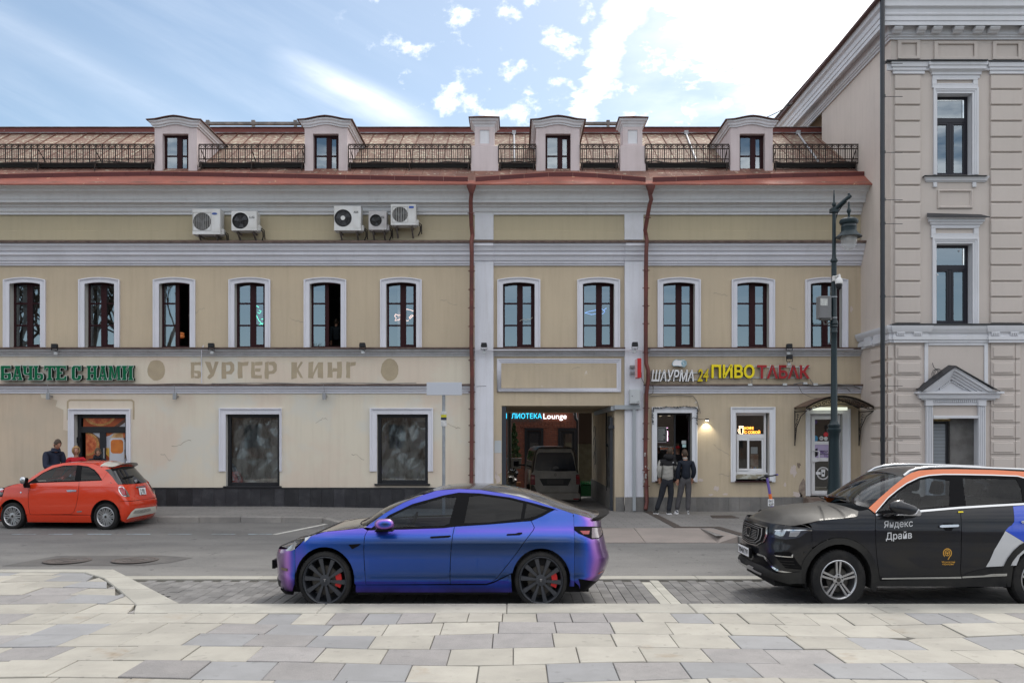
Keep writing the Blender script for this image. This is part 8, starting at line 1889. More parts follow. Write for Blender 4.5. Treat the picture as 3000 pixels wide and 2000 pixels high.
t.sidep('emblem',t.sp(mp(c7,[(1714,766),(1746,766),(1746,772),(1734,774),(1732,788),(1728,788),(1726,774),(1714,772)])),'gold',off=.004,st=.03,mirror=None); t.sidep('yellow_tab',t.sp(mp(c7,[(1815,436),(1855,436),(1857,446),(1815,448)])),mat('tab_yellow',(.75,.6,.02),.5),off=.014,st=.03,mirror=None)
t.sidep('door_handle',t.sp(mp(c7,[(1660,552),(1680,545),(1810,541),(1818,550),(1810,562),(1680,568),(1662,564)])),'chrome',off=.03,st=.03); t.sidep('handle_cup',t.sp(mp(c7,[(1695,530),(1775,530),(1785,560),(1765,590),(1715,590),(1695,565)])),'black_trim',off=.004,st=.03); t.sidep('door_handle',t.sp(mp(c7,[(2316,520),(2330,512),(2400,508),(2402,526),(2330,534)])),'chrome',off=.03,st=.03)
t.wheel(0,.905,.362,.240,.23,'twin5',WZ-.005,'alloy',cal=False); t.wheel(2.67,.905,.362,.240,.23,'twin5',WZ-.005,'alloy',cal=False)
for x_ in (0,2.67): t.arch(x_,WZ,.44,.48,.89,.55)
t.endp('rear_end',[(-1,.4),(1,.4),(1,1.7),(-1,1.7)],RE,'suv'); t.box('underbody','under',-.8,3.3,-.7,.7,.28,.7); t.box('underbody','under',.5,2.2,-.83,.83,.3,.6); t.box('cabin_floor','dark_in',.5,3.1,-.8,.8,.6,.85); t.seats(1.0,.85,.62); t.seats(2.0,.85,.55,3,.24,.48)
b=MB(); b.box(.25,.80,-.74,.74,.95,1.30); b.build('dashboard',M['dark_in'],t.root,bevel=.08); b=MB(); b.tube([(1.0+.07*math.cos(k*.5236),-.38+.18*math.sin(k*.5236),1.25+.18*math.cos(k*.5236)) for k in range(13)],.018,6); b.build('steering_wheel',M['black_trim'],t.root,smooth=60)
b=MB(); b.grid(lambda u,v: (.80+.20*math.cos(u*6.283)*math.sin(v*math.pi)**.7,-1.04+.10*math.sin(u*6.283)*math.sin(v*math.pi)**.7,1.345+.095*math.cos(v*math.pi)-.03*math.cos(u*6.283)),18,12); mi=b.build('mirror',M['suv'],t.root,smooth=60)
b=MB(); b.prism([(.66,1.27),(.98,1.26),(1.0,1.30),(.96,1.36),(.92,1.30),(.70,1.285)],-1.12,-1.0); b.build('mirror_trim',M['alloy'],mi,bevel=.01); b=MB(); b.prism([(.58,1.24),(.80,1.24),(.78,1.29),(.62,1.27)],-1.05,-.84); b.build('mirror_foot',M['black_trim'],mi,bevel=.01)
for L in ([(770,358),(905,412)],[(695,338),(740,380)]):
    b=MB(); pts_=[s_ for s_ in mp(c7,L)]; q0,q1=[(lambda x,y: Vector((x,y_,zcr(x)+.02)))(*((t.inv(lambda x,z: Vector((x,y_,z)),px,py,.3,1.4)[0]),0)) for (px,py),y_ in zip(pts_,(-.2,-.68))]; b.tube([q0,q1],.012,5); b.build('wiper',M['black_trim'],t.root)
# ---- dusty grey van in the gateway
M['van']=mat('van_dusty',(.26,.24,.205),.5,col2=(.34,.305,.26),vs=2.2,fine=.12,fs=30,coat=.15); M['van_clean']=mat('van_dark',(.045,.042,.040),.3,coat=.6,col2=(.08,.073,.065),vs=2)
vd=27.9; van=thing('van','dusty dark grey van parked tail outwards in the gateway','van',(wx(1627,vd),vd,.06),None,True,rad(2.6))
V0=wx(1627,vd); lx=lambda px: wx(px,vd)-V0; lz_=lambda py: wz(py,vd)-.06
half=[(0,1308),(40,1309),(52,1313),(59,1322),(64,1345),(68,1378),(71,1395),(72,1440),(72,1470),(69,1476),(0,1478)]
sec=[(lx(1627+a),lz_(b)) for a,b in half]+[(lx(1627-a),lz_(b)) for a,b in half[::-1][1:-1]]
cz_=lz_(1400); b=MB(); n=len(sec); st_=[(0,.90,0),(.03,.96,0),(.08,1.0,0),(3.6,1.0,0),(4.0,.97,-.35),(4.7,.9,-.75),(4.9,.7,-.85)]
vs_=[]
for y,k,dz in st_: vs_ += [(x*k,y,cz_+(z-cz_)*k+(dz if z > cz_ else 0)*clamp((z-cz_)/.9)) for x,z in sec]
b.add(vs_,[(i*n+j,i*n+(j+1) % n,(i+1)*n+(j+1) % n,(i+1)*n+j) for i in range(len(st_)-1) for j in range(n)]+[tuple(range(n)),tuple(range((len(st_)-1)*n,len(st_)*n))]); b.build('body',M['van_clean'],van,smooth=35)
def vp(nm,L,m_,y0=-.012,y1=.03,bev=.008,par=None):
    b=MB(); b.prism([(lx(x),lz_(y)) for x,y in L],y0,y1); return b.build(nm,M[m_] if isinstance(m_,str) else m_,par or van,bevel=bev)
q3=lambda L: [(1350+.3189*x,1000+.3189*y) for x,y in L]
gate=vp('tail_gate',q3([(668,1190),(690,1030),(712,985),(1015,985),(1035,1020),(1062,1190),(1085,1220),(1088,1310),(1080,1385),(700,1385),(672,1320),(640,1310),(642,1220)]),'van')
vp('rear_window',q3([(675,1180),(698,1040),(716,1018),(1012,1018),(1028,1040),(1058,1188),(880,1192)]),mat('van_glass',(.012,.016,.024),.1,spec=.6,col2=(.05,.048,.045),vs=1.6,lo=.5,hi=.8),-.02,-.01)
vp('wiper_arc',q3([(838,1172),(850,1148),(872,1142),(895,1150),(905,1172)]),mat('clean_arc',(.10,.10,.10),.2),-.023,-.0205,0); vp('wiper',q3([(862,1172),(920,1166),(988,1172),(990,1182),(868,1186)]),'black_trim',-.03,-.022,0)
vp('plate_recess',q3([(722,1258),(1015,1258),(985,1322),(755,1322)]),mat('recess',(.028,.026,.023),.6),-.016,-.008,0); vp('number_plate',q3([(790,1265),(945,1265),(942,1308),(792,1308)]),mat('plate_dusty',(.085,.08,.072),.7,col2=(.06,.055,.05),vs=30),-.024,-.014,.003)
for L in ([(640,1222),(680,1225),(683,1315),(638,1312)],[(1057,1222),(1090,1220),(1095,1310),(1060,1312)]):
    l_=vp('tail_lamp',q3(L),mat('lamp_red_dusty',(.17,.012,.014),.35) if 'lamp_red_dusty' not in bpy.data.materials else bpy.data.materials['lamp_red_dusty'],-.03,.05,.01); cx_=sum(p[0] for p in L)/4; vp('lens',q3([(cx_-14,1240),(cx_+14,1240),(cx_+14,1262),(cx_-14,1262)]),'lamp_red',-.036,-.028,0,l_)
vp('rear_bumper',q3([(635,1388),(1095,1388),(1098,1440),(1085,1458),(660,1452),(632,1430)]),'van',-.09,.2,.03); vp('reflector',q3([(1032,1438),(1085,1438),(1085,1448),(1032,1448)]),'lamp_red',-.095,-.085,0)
b=MB(); r_=.035; b.add([(lx(1627)+.045*math.cos(k*.449)*q_,-.02,lz_(1390)+.05*math.sin(k*.449)*q_) for q_ in (1,.8) for k in range(14)],[(k,(k+1) % 14,14+(k+1) % 14,14+k) for k in range(14)])
for P_ in ([(-.025,.035),(-.012,.035),(0,.008),(.012,.035),(.025,.035),(.004,-.006),(-.004,-.006)],[(-.035,.015),(-.026,.015),(-.014,-.022),(-.004,-.004),(.004,-.004),(.014,-.022),(.026,.015),(.035,.015),(.016,-.04),(0,-.014),(-.016,-.04)]): b.prism([(lx(1627)+x,lz_(1390)+z) for x,z in P_],-.021,-.018)
b.build('badge',mat('badge_dull',(.16,.15,.14),.45,metal=.5),van)
for x0,x1 in ((-.90,-.66),(.62,.86)):
    b=MB(); b.lathe([(.2,0),(.31,0),(.34,.03),(.34,x1-x0-.03),(.31,x1-x0),(.2,x1-x0)],(x0+.02,.75,.33),24,'x'); b.build('wheel',M['rubber'],van,smooth=35)
b=MB(); b.box(lx(1518),lx(1536),3.45,3.6,lz_(1376),lz_(1357)); b.box(lx(1535),lx(1556),3.5,3.56,lz_(1374),lz_(1368)); b.build('mirror',M['black_trim'],van,bevel=.02)
for s_ in (-1,1):
    b=MB(); x_=s_*(72*vd/F+.004); b.add([(s_*60.5*vd/F,.35,lz_(1322)),(s_*60.5*vd/F,3.2,lz_(1322)),(s_*69.5*vd/F,3.6,lz_(1378)),(s_*69.5*vd/F,.35,lz_(1378))],[(0,1,2,3)]); b.build('side_window',M['carglass_dark'],van)
# ------------------------------------------------------------------ people
def skin_mesh(name,V,E,m,parent,sub=1):
    """V = [(point, rx, ry)], grown into one surface round its edges"""
    me=bpy.data.meshes.new(name); me.from_pydata([tuple(v[0]) for v in V],E,[])
    o=bpy.data.objects.new(name,me); COL.objects.link(o); o.modifiers.new('s','SKIN').branch_smoothing=.6
    for i,v in enumerate(V): me.skin_vertices[0].data[i].radius=(v[1],v[2]); me.skin_vertices[0].data[i].use_root=i == 0
    sm=o.modifiers.new('u','SUBSURF'); sm.levels=sub; sm.render_levels=sub
    r=bpy.data.meshes.new_from_object(o.evaluated_get(bpy.context.evaluated_depsgraph_get())); bpy.data.objects.remove(o)
    r.name=name; r.materials.clear(); r.materials.append(m); r.shade_smooth(); return r
M['skin']=mat('skin',(.46,.25,.17),.55,col2=(.40,.20,.135),vs=9); 
def fabric(nm,c,c2=None): return mat(nm,c,.85,col2=c2 or tuple(k*.7 for k in c),vs=7,lo=.35,hi=.7,bump=.25,bs=14)
def person(label,X,d,zg,h,yaw,J,hair,jacket,trousers,shoes,pitch=0.0,bulk=1.0,look=0.0,hairlong=0.0,half=False,hood=None,cap=None,inner=None):
    """yaw 0 looks at the camera; joints J override the standing pose, in metres round the feet"""
    root=thing('person',label,'person',(X,d,zg),None,True)
    c,s=math.cos(yaw),math.sin(yaw)
    def R(x,y,z): return Vector((x*h*c-y*h*s,x*h*s+y*h*c,z*h))
    P=dict(pel=R(0,0,.52),wai=R(0,0,.60),che=R(0,.004,.71),shc=R(0,.008,.795),nek=R(0,.004,.835),hed=R(0,-.008,.875))
    for sg,k in ((-1,'l'),(1,'r')):
        P['sh'+k]=R(sg*.105,.005,.79); P['el'+k]=R(sg*.130,.02,.625); P['wr'+k]=R(sg*.125,-.03,.49); P['hip'+k]=R(sg*.052,0,.50); P['kn'+k]=R(sg*.06,-.012,.275); P['an'+k]=R(sg*.065,.01,.05); P['to'+k]=R(sg*.075,-.085,.018)
    for k,v in J.items(): P[k]=Vector(v)
    # clothes
    b=bulk*h; T=trousers
    if not half:
        V=[(P['pel']+Vector((0,0,.005*h)),.074*b,.060*b),(P['wai']+Vector((0,0,.02*h)),.070*b,.055*b)]; E=[(0,1)]
        for k in 'lr':
            n=len(V); kn,an,hp=P['kn'+k],P['an'+k],P['hip'+k]
            V += [(hp.lerp(kn,.12),.056*b,.058*b),(hp.lerp(kn,.55),.050*b,.050*b),(kn,.040*b,.040*b),(kn.lerp(an,.5),.036*b,.037*b),(an-Vector((0,0,.022*h)),.033*b,.034*b)]
            E += [(0,n),(n,n+1),(n+1,n+2),(n+2,n+3),(n+3,n+4)]
        link('trousers',skin_mesh('trousers',V,E,T,root),root)
        for k in 'lr':
            an,to=P['an'+k],P['to'+k]; q=MB(); f=(to-an); f.z=0; L=f.length; f=f.normalized() if L > 1e-4 else Vector((0,-1,0)); w_=Vector((-f.y,f.x,0)); z0=min(an.z-.05*h,0.0)*0
            sec=[(-.25,.028,.055),(.0,.033,.07),(.4,.036,.052),(.8,.040,.034),(1.1,.034,.028),(1.25,.018,.018)]
            vs_=[]
            for t,ww,hh in sec:
                o_=Vector((an.x,an.y,0))+f*(t*L); ww *= h; hh *= h
                for a in range(8): q_=a*math.pi/4; vs_.append(o_+w_*(ww*math.cos(q_))+Vector((0,0,max(.0,hh*.5+hh*.55*math.sin(q_)))))
            q.add(vs_,[(i*8+j,i*8+(j+1) % 8,(i+1)*8+(j+1) % 8,(i+1)*8+j) for i in range(5) for j in range(8)]+[tuple(range(8)),tuple(range(40,48))])
            so=q.build('shoe',shoes,root,smooth=50); q=MB(); q.prism([(an.x+f.x*t*L+w_.x*ww*h*g,an.y+f.y*t*L+w_.y*ww*h*g) for t,ww,g in ((-.28,.03,1),(.4,.04,1),(1.2,.03,1),(1.3,.0,1),(1.2,.03,-1),(.4,.04,-1),(-.28,.03,-1))],.0,.016*h,'z'); q.build('sole',M['s_white'],so)
    up=P['shc']-P['pel']
    V=[(P['pel']-Vector((0,0,.035*h)),.083*b,.066*b),(P['wai'],.084*b,.064*b),(P['che'],.092*b,.068*b),(P['shc'],.072*b,.054*b),(P['nek']-Vector((0,0,.012*h)),.036*b,.036*b)]; E=[(0,1),(1,2),(2,3),(3,4)]
    for k in 'lr':
        n=len(V); sh,el,wr=P['sh'+k],P['el'+k],P['wr'+k]
        V += [(sh,.043*b,.045*b),(sh.lerp(el,.5),.039*b,.039*b),(el,.036*b,.036*b),(el.lerp(wr,.6),.031*b,.031*b),(wr,.027*b,.027*b)]
        E += [(3,n),(n,n+1),(n+1,n+2),(n+2,n+3),(n+3,n+4)]
    jo=link('jacket',skin_mesh('jacket',V,E,jacket,root,2),root)
    # body: head, neck, hands in one mesh
    q=MB(); hc=P['hed']+Vector((0,0,.045*h)); rx,ry,rz=.042*h,.053*h,.064*h
    Mh=Matrix.Translation(hc) @ Matrix.Rotation(yaw+look,4,'Z') @ Matrix.Rotation(pitch,4,'X')
    def hp_(u,v):
        a,t=u*2*math.pi,v*math.pi; x,y,z=math.sin(a)*math.sin(t),-math.cos(a)*math.sin(t),math.cos(t)
        k=1-.26*clamp(-z-.1)**1.2; x *= k; yk=y*(1-.10*clamp(-z)) if y < 0 else y*(1-.30*clamp(-z))
        if y < 0:
            fr_=max(0,1-abs(x)*5.5); yk -= fr_*.26*max(0,1-abs(z+.15)*4.2)          # nose
            yk += .07*max(0,1-abs(abs(x)-.36)*5)*max(0,1-abs(z-.05)*6); yk -= .05*max(0,1-abs(x)*2.2)*max(0,1-abs(z+.82)*5)+.04*max(0,1-abs(x)*3)*max(0,1-abs(z+.5)*9)
        return (x*rx,yk*ry,z*rz)
    q.grid(hp_,28,22)
    for sg in (-1,1): q.ball((sg*rx*1.0,.008*h,-.006*h),.007*h,.014*h,.019*h,8)
    q.xf(Mh); q.tube([P['shc']-Vector((0,0,.01*h)),P['nek'],hc-Vector((0,0,.02*h))],[.036*h,.031*h,.032*h],10)
    for k in 'lr':
        wr,el=P['wr'+k],P['el'+k]; f=(wr-el).normalized(); n0=len(q.v); sd=f.cross(Vector((0,0,1))); sd=sd.normalized() if sd.length > .2 else Vector((1,0,0)); nn=sd.cross(f)
        q.tube([wr-f*.02*h,wr+f*.015*h,wr+f*.05*h],[.018*h,.022*h,.020*h],8)
        for j in range(4):
            o_=wr+f*.048*h+sd*((j-1.5)*.0105*h); L=(.034,.041,.038,.028)[j]*h; q.tube([o_,o_+f*L*.5,o_+f*L*.8-nn*L*.35,o_+f*L*.85-nn*L*.7],[.0062*h,.006*h,.0055*h,.0045*h],6)
        sgn=-1 if k == 'l' else 1
        o_=wr+f*.018*h-sd*sgn*.018*h; q.tube([o_,o_-sd*sgn*.012*h+f*.015*h,o_-sd*sgn*.012*h+f*.035*h-nn*.008*h],[.008*h,.007*h,.0055*h],6)
    q.build('body',M['skin'],root,smooth=60)
    # face
    fm=MB()
    for sg in (-1,1): fm.ball((sg*.36*rx,-.905*ry,.06*rz),.0058*h,.003*h,.0036*h,8); fm.box(sg*.36*rx-.009*h,sg*.36*rx+.009*h,-.96*ry,-.90*ry,.17*rz,.20*rz)
    fm.xf(Mh); fm.build('eyes',mat('eye_dark',(.03,.02,.015),.4) if 'eye_dark' not in bpy.data.materials else bpy.data.materials['eye_dark'],root)
    fm=MB(); fm.ball((0,-.93*ry,-.50*rz),.013*h,.004*h,.0042*h,8); fm.xf(Mh); fm.build('mouth',mat('lips',(.36,.12,.10),.5) if 'lips' not in bpy.data.materials else bpy.data.materials['lips'],root)
    # hair
    q=MB(); N_,K_=32,24; r_=random.Random(int(h*1000)); pts={}; jag=[r_.uniform(-.12,.12) for _ in range(N_+1)]; wav=[r_.uniform(0,6.28) for _ in range(3)]
    for i in range(N_+1):
        for j in range(K_+1):
            x,y,z=hp_(i/N_,j/K_); k=1.07+.035*math.sin(7*i/N_*6.28+wav[0])*math.sin(j*.9)+(.16*hairlong*clamp(.7-z/rz) if hairlong else 0)+.02*r_.random(); pts[i,j]=(x*k*(1+.35*hairlong),max(y,-ry*.93)*k*(1 if y < 0 else 1.05),z*k+(.01*h if z > 0 else 0))
    for i in range(N_):
        a=i/N_*2*math.pi; fr=math.cos(a)      # 1 at the face
        low=(.50 if fr > .72 else (-.02 if fr > .25 else (-.35 if fr >-.3 else -.62)))+jag[i % N_]
        if hairlong: low=.55 if fr > .80 else -1.35
        for j in range(K_):
            z=math.cos((j+.5)/K_*math.pi)
            if z > max(low,-.97 if not hairlong else -.9): q.add([pts[i,j],pts[i+1,j],pts[i+1,j+1],pts[i,j+1]],[(0,1,2,3)])
    q.xf(Mh); q.build('hair',hair,root,smooth=70)
    if cap:
        q=MB(); q.grid(lambda u,v: tuple(Vector(hp_(u,v*.46))*1.13),24,10); q.prism([(-rx*.8,-ry*1.0),(-rx*.7,-ry*1.75),(0,-ry*1.95),(rx*.7,-ry*1.75),(rx*.8,-ry*1.0)],.30*rz,.36*rz,'z'); q.xf(Mh); q.build('cap',cap,root,smooth=60)
    return root,P,jo,Mh,(rx,ry,rz)
def yoke(P,jo,root,h,m,yaw,lo=.735,k=1.05):
    """darker shoulder panel cut from the jacket's own surface"""
    b=bmesh.new(); b.from_mesh(jo.data); z0=lo*h
    bmesh.ops.delete(b,geom=[f for f in b.faces if f.calc_center_median().z < z0 or abs(f.calc_center_median().x-P['shc'].x) > .125*h],context='FACES')
    b.normal_update()
    for v in b.verts: v.co += v.normal*.008
    me=bpy.data.meshes.new('yoke'); b.to_mesh(me); b.free(); me.materials.clear(); me.materials.append(m); me.shade_smooth(); return link('yoke',me,jo)
HB=mat('hair_brown',(.045,.028,.018),.6,col2=(.075,.05,.032),vs=40,stretch=(3,3,.6)); HL=mat('hair_light_brown',(.11,.068,.036),.6,col2=(.07,.042,.024),vs=40,stretch=(3,3,.6)); HY=mat('hair_blonde',(.42,.26,.11),.55,col2=(.22,.125,.05),vs=30,stretch=(3,3,.6))
navy=fabric('fabric_navy',(.017,.024,.048)); red=fabric('fabric_red',(.48,.012,.022)); grey=fabric('fabric_stone',(.36,.345,.315),(.29,.28,.255)); black=fabric('fabric_black',(.012,.011,.013)); char=fabric('fabric_charcoal',(.085,.08,.085)); inky=fabric('fabric_ink',(.018,.020,.027)); dknavy=fabric('fabric_deep_navy',(.008,.012,.022)); shoe_b=mat('shoe_black',(.02,.02,.02),.6); shoe_w=mat('shoe_white',(.6,.6,.6),.6,col2=(.08,.08,.1),vs=14,lo=.52,hi=.56)
# three people by the poster door
zw=zwalk(-11); d=22.05; h=2.275-zw-.02
r1,P,jo,Mh,_=person('man in a dark blue jacket looking down at the phone in his hands',wx(158,d),d,zw,h,rad(52),dict(hed=(.145,-.105,.862*h),nek=(.075,-.05,.832*h),wrl=(.30,-.24,.61*h),ell=(-.05,-.30,.60*h),wrr=(.34,-.08,.62*h),elr=(.20,.14,.60*h)),HB,navy,inky,shoe_b,pitch=rad(24),bulk=1.08)
q=MB(); q.box(-.075,.075,-.035,.035,-.006,.006); q.xf(Matrix.Translation((wx(158,d)+.44,d-.15,zw+.65*h)) @ Matrix.Rotation(rad(-20),4,'Z') @ Matrix.Rotation(rad(-14),4,'Y')); ph=q.build('phone',mat('phone_teal',(.10,.22,.24),.3),None,bevel=.004); tag(ph,'teal cased phone held by the man in dark blue','phone')
q=MB(); q.lathe([(.062*h,-.02*h),(.058*h,.012*h),(.050*h,.03*h)],tuple(P['nek']),16); q.build('collar',navy,jo,smooth=60)
d=22.1; h=2.055-zw
person('woman with wavy blonde hair in a red jacket facing the street',wx(223,d),d,zw,h,rad(14),dict(),HY,red,inky,shoe_b,bulk=.98,hairlong=.55,look=rad(12))
d=22.35; h=2.03-zw
r3,P,jo,Mh,_=person('boy with tousled light brown hair in a dark jacket looking down',wx(286,d),d,zw,h,rad(24),dict(hed=(.03,-.055,.862*h)),HL,dknavy,inky,shoe_b,pitch=rad(20),bulk=1.0)
q=MB(); q.lathe([(.068*h,-.02*h),(.062*h,.012*h),(.052*h,.035*h)],tuple(P['nek']),16); q.build('collar',dknavy,jo,smooth=60)
# two men with their backs turned at the kiosk
d=22.9; zw=.245; X0=wx(1955,d); h=1.755; k_=d/F; U=lambda px,py,y=0.0: ((px-1955)*k_,y,2.27-(py-CY)*k_-zw)
def Q(px,py,y=0.0): return Vector(U(px,py,y))
r4,P,jo,Mh,_=person('man in a stone grey jacket with black yoke and hood, back turned at the kiosk',X0,d,zw,h,math.pi,dict(
    pel=Q(1956,1405),wai=Q(1956,1390),che=Q(1956,1365),shc=Q(1957,1346),nek=Q(1961,1338),hed=Q(1963.5,1333,.02),shl=Q(1976,1352,.0),ell=Q(1981,1372,.04),wrl=Q(1978,1366,.28),shr=Q(1936,1352),elr=Q(1930,1376,-.04),wrr=Q(1934,1400,.06),
    hipl=Q(1965,1412),knl=Q(1966,1452,.02),anl=Q(1958,1494,-.03),tol=Q(1960,1500,-.12),hipr=Q(1946,1412),knr=Q(1937,1455,.02),anr=Q(1923,1491),tor=Q(1918,1498,-.08)),HB,grey,inky,shoe_b,bulk=1.13,look=rad(-12))
yoke(P,jo,r4,h,black,0,.725)
for z0 in (1372,1385,1398):
    q=MB(); c_=Q(1956,z0); q.lathe([(.098*h,-.004),(.103*h,0),(.098*h,.004)],(c_.x,c_.y,c_.z),24); q.v=[(x,(y-c_.y)*.74+c_.y,z+.02*math.sin(x*20)) for x,y,z in q.v]; q.build('quilt_seam',fabric('fabric_stone_dark',(.27,.26,.24)) if z0 == 1372 else bpy.data.materials['fabric_stone_dark'],jo,smooth=60)
q=MB(); c_=Q(1960,1337,-.05); q.grid(lambda u,v: (c_.x+.125*math.cos(u*6.283)*(.7+.5*math.sin(v*math.pi)),c_.y+.05+.115*math.sin(u*6.283)*(.7+.45*math.sin(v*math.pi)),c_.z-.06+.13*v),20,8); q.ball((c_.x,c_.y-.02,c_.z-.02),.12,.075,.075); q.build('hood',black,jo,smooth=60)
q=MB(); c_=Q(1970,1354,-.118*1.0); q.tube([(c_.x-.02,c_.y-.012,c_.z),(c_.x-.005,c_.y-.015,c_.z+.018),(c_.x+.012,c_.y-.012,c_.z+.01)],.005,4); q.tube([(c_.x-.02,c_.y-.012,c_.z-.014),(c_.x+.002,c_.y-.015,c_.z+.0),(c_.x+.014,c_.y-.012,c_.z-.008)],.005,4); q.build('chest_logo',M['s_white'],jo)
X0=wx(2004,d)-X0; X5=wx(2004,d); h5=1.685
def Q(px,py,y=0.0): return Vector(((px-2004)*k_,y,2.27-(py-CY)*k_-zw))
r5,P,jo,Mh,_=person('man in a navy bomber jacket and grey trousers, back turned at the kiosk',X5,d,zw,h5,math.pi,dict(
    pel=Q(2008,1400),wai=Q(2009,1388),che=Q(2009,1366),shc=Q(2008,1349),nek=Q(2007,1342),hed=Q(2006,1338,.01),shl=Q(2027,1354),ell=Q(2033,1380,-.05),wrl=Q(2029,1401,.03),shr=Q(1991,1354),elr=Q(1986,1380,.0),wrr=Q(1986,1405,.02),
    hipl=Q(2017,1408),knl=Q(2017,1452,.02),anl=Q(2015,1492),tol=Q(2018,1499,.0),hipr=Q(1999,1408),knr=Q(1992,1452,.02),anr=Q(1984,1490,.05),tor=Q(1977,1496,.02)),HB,dknavy,char,shoe_w,bulk=1.16,look=rad(10))
q=MB(); c_=P['nek']; q.lathe([(.062,-.02),(.064,.02),(.060,.025)],(c_.x,c_.y,c_.z),16); q.build('collar',grey,jo,smooth=60)
# kiosk seller and a guest upstairs, both in the dark behind the windows
d=24.55; z0=.35; h=2.27-(1297-CY)*d/F-z0
person('kiosk seller in a red cap and dark shirt leaning out of the dark interior',wx(1985,d),d,z0,h,rad(-8),dict(wrl=(-.05,-.42,.62*h),wrr=(.16,-.45,.62*h),ell=(-.19,-.18,.62*h),elr=(.22,-.2,.62*h)),HB,black,inky,shoe_b,pitch=rad(14),half=True,cap=mat('cap_red',(.42,.008,.012),.7))
d=24.7; z0=z20+.05; h=1.25
person('guest in a dark striped shirt seen from behind in the open upper window',wx(985,d),d,z0-.35,h,math.pi,dict(),HB,fabric('fabric_stripe',(.012,.02,.026)),inky,shoe_b,half=True)
# ---- electric scooter behind the black car
d=20.0; zs=.247
t=thing('electric_scooter','purple and orange electric scooter parked on the pavement behind the black car','scooter',(wx(2262,d),d,zs))
S2=lambda px,py,y=0.0: (wx(px,d),d+y,wz(py,d))
pur=mat('scooter_purple',(.14,.10,.36),.4); 
q=MB(); q.tube([S2(2247,1398),S2(2254,1437),S2(2262,1484),S2(2266,1508)],[.028,.032,.036,.038],10); q.build('stem',pur,t,smooth=40)
q=MB(); q.tube([S2(2255.5,1446),S2(2259,1466)],.038,10); q.build('orange_band',mat('scooter_orange',(.75,.17,.04),.4),t,smooth=40)
q=MB(); q.tube([S2(2214,1404,-.05),S2(2232,1398),S2(2247,1394),S2(2263,1393),S2(2279,1390,.05)],.016,8); q.ball(S2(2245,1394,-.01),.055,.05,.045,10); q.tube([S2(2226,1402,-.02),S2(2234,1406,-.06)],.008,5); q.build('handlebar',M['lampblack'],t,smooth=40)
for a in ((2213,1404.5,2221,1401),(2272,1391.5,2281,1389.5)):
    q=MB(); q.tube([S2(a[0],a[1],-.05 if a[0] < 2240 else .05),S2(a[2],a[3],-.05 if a[0] < 2240 else .05)],.021,8); q.build('grip',pur if a[0] > 2240 else M['lampblack'],t,smooth=40)
q=MB(); q.box(wx(2248,d),wx(2266,d),d-.055,d-.045,wz(1481,d),wz(1461,d)); q.build('number_plate',M['s_white'],t,bevel=.004)
ik=bpy.data.materials['ink']; text('lettering','ЕК7',wx(2250,d),wx(2264,d),wz(1470,d),wz(1463.5,d),d-.058,ik,t,.002,.02); text('lettering','62Р',wx(2250,d),wx(2264,d),wz(1479,d),wz(1472.5,d),d-.058,ik,t,.002,.02)
q=MB(); q.box(wx(2266,d)-.08,wx(2266,d)+.08,d+.12,d+.95,zs+.10,zs+.15); q.build('deck',pur,t,bevel=.02)
for y in (-.02,1.05):
    q=MB(); q.lathe([(.05,-.03),(.12,-.03),(.14,0),(.12,.03),(.05,.03)],(wx(2266,d),d+y,zs+.135),20,'x'); q.build('wheel',M['rubber'],t,smooth=40)
q=MB(); q.tube([S2(2266,1506),(wx(2266,d),d+.15,zs+.14)],.035,8); q.build('fork',pur,t)
# ---- pizza poster door
x0,x1,z1=G1[0],G1[1],G1[3]; y=FD+.16; zb=.36
t=thing('poster_door','black framed double door covered with pizza posters behind the orange car','door',(x0,y,zb))
zt=zf(1249); xm=xf(293)
q=MB(); sash(q,x0+.002,x1-.002,zb,z1-.003,y,.10,.08); q.box(x0+.1,x1-.1,y-.004,y+.08,zf(1267),zt); q.box(xm-.085,xm+.085,y-.006,y+.08,zb+.1,zf(1267)); q.build('door_frame',M['frame_black'],t,bevel=.006)
q=MB(); q.tube([(xf(299),y-.05,zf(1312)),(xf(299),y-.05,zf(1350))],.022,8); q.build('handle',M['steel'],t)
q=MB()
for py in (1285,1292,1340): q.box(x0-.0,x0+.09,y-.05,y,zf(py)-.05,zf(py)+.05)
q.build('hinge',M['lampblack'],t,bevel=.01)
pm=lambda nm,c,c2=None,vs=8,**k: mat(nm,c,.45,col2=c2,vs=vs,**k)
PAPER=pm('poster_grey',(.40,.41,.45)); BOX=pm('poster_orange',(.36,.085,.02),(.28,.05,.015),3); CRUST=pm('pizza_crust',(.50,.27,.09),(.33,.14,.04),14); TOP=pm('pizza_top',(.36,.060,.022),(.55,.17,.06),9,speck=(.62,.55,.42),spk=(9.,.66,.69)); KRAFT=pm('poster_brown',(.10,.05,.035)); FRY=pm('fries_yellow',(.66,.40,.08),(.45,.22,.03),16,stretch=(1,1,.3)); WRAP=pm('wrap_tan',(.58,.40,.22),(.36,.19,.07),6)
layer=[0]
def print_(nm,L,m_,par,clip=None):
    layer[0] += 1; L=[(xf(a),zf(b)) for a,b in L]
    if clip: L=[(clamp(a,clip[0],clip[1]),clamp(b,clip[2],clip[3])) for a,b in L]
    yy=y+.03-.0012*layer[0]; q=MB(); q.add([(a,yy,b) for a,b in L],[tuple(range(len(L)))]); return q.build(nm,m_,par,recalc=False)
def disc(cx,cy,rx,ry,n=40): return [(cx+rx*math.cos(k*6.283/n),cy+ry*math.sin(k*6.283/n)) for k in range(n)]
def quad(a,b,c,d): return [(a,c),(b,c),(b,d),(a,d)]
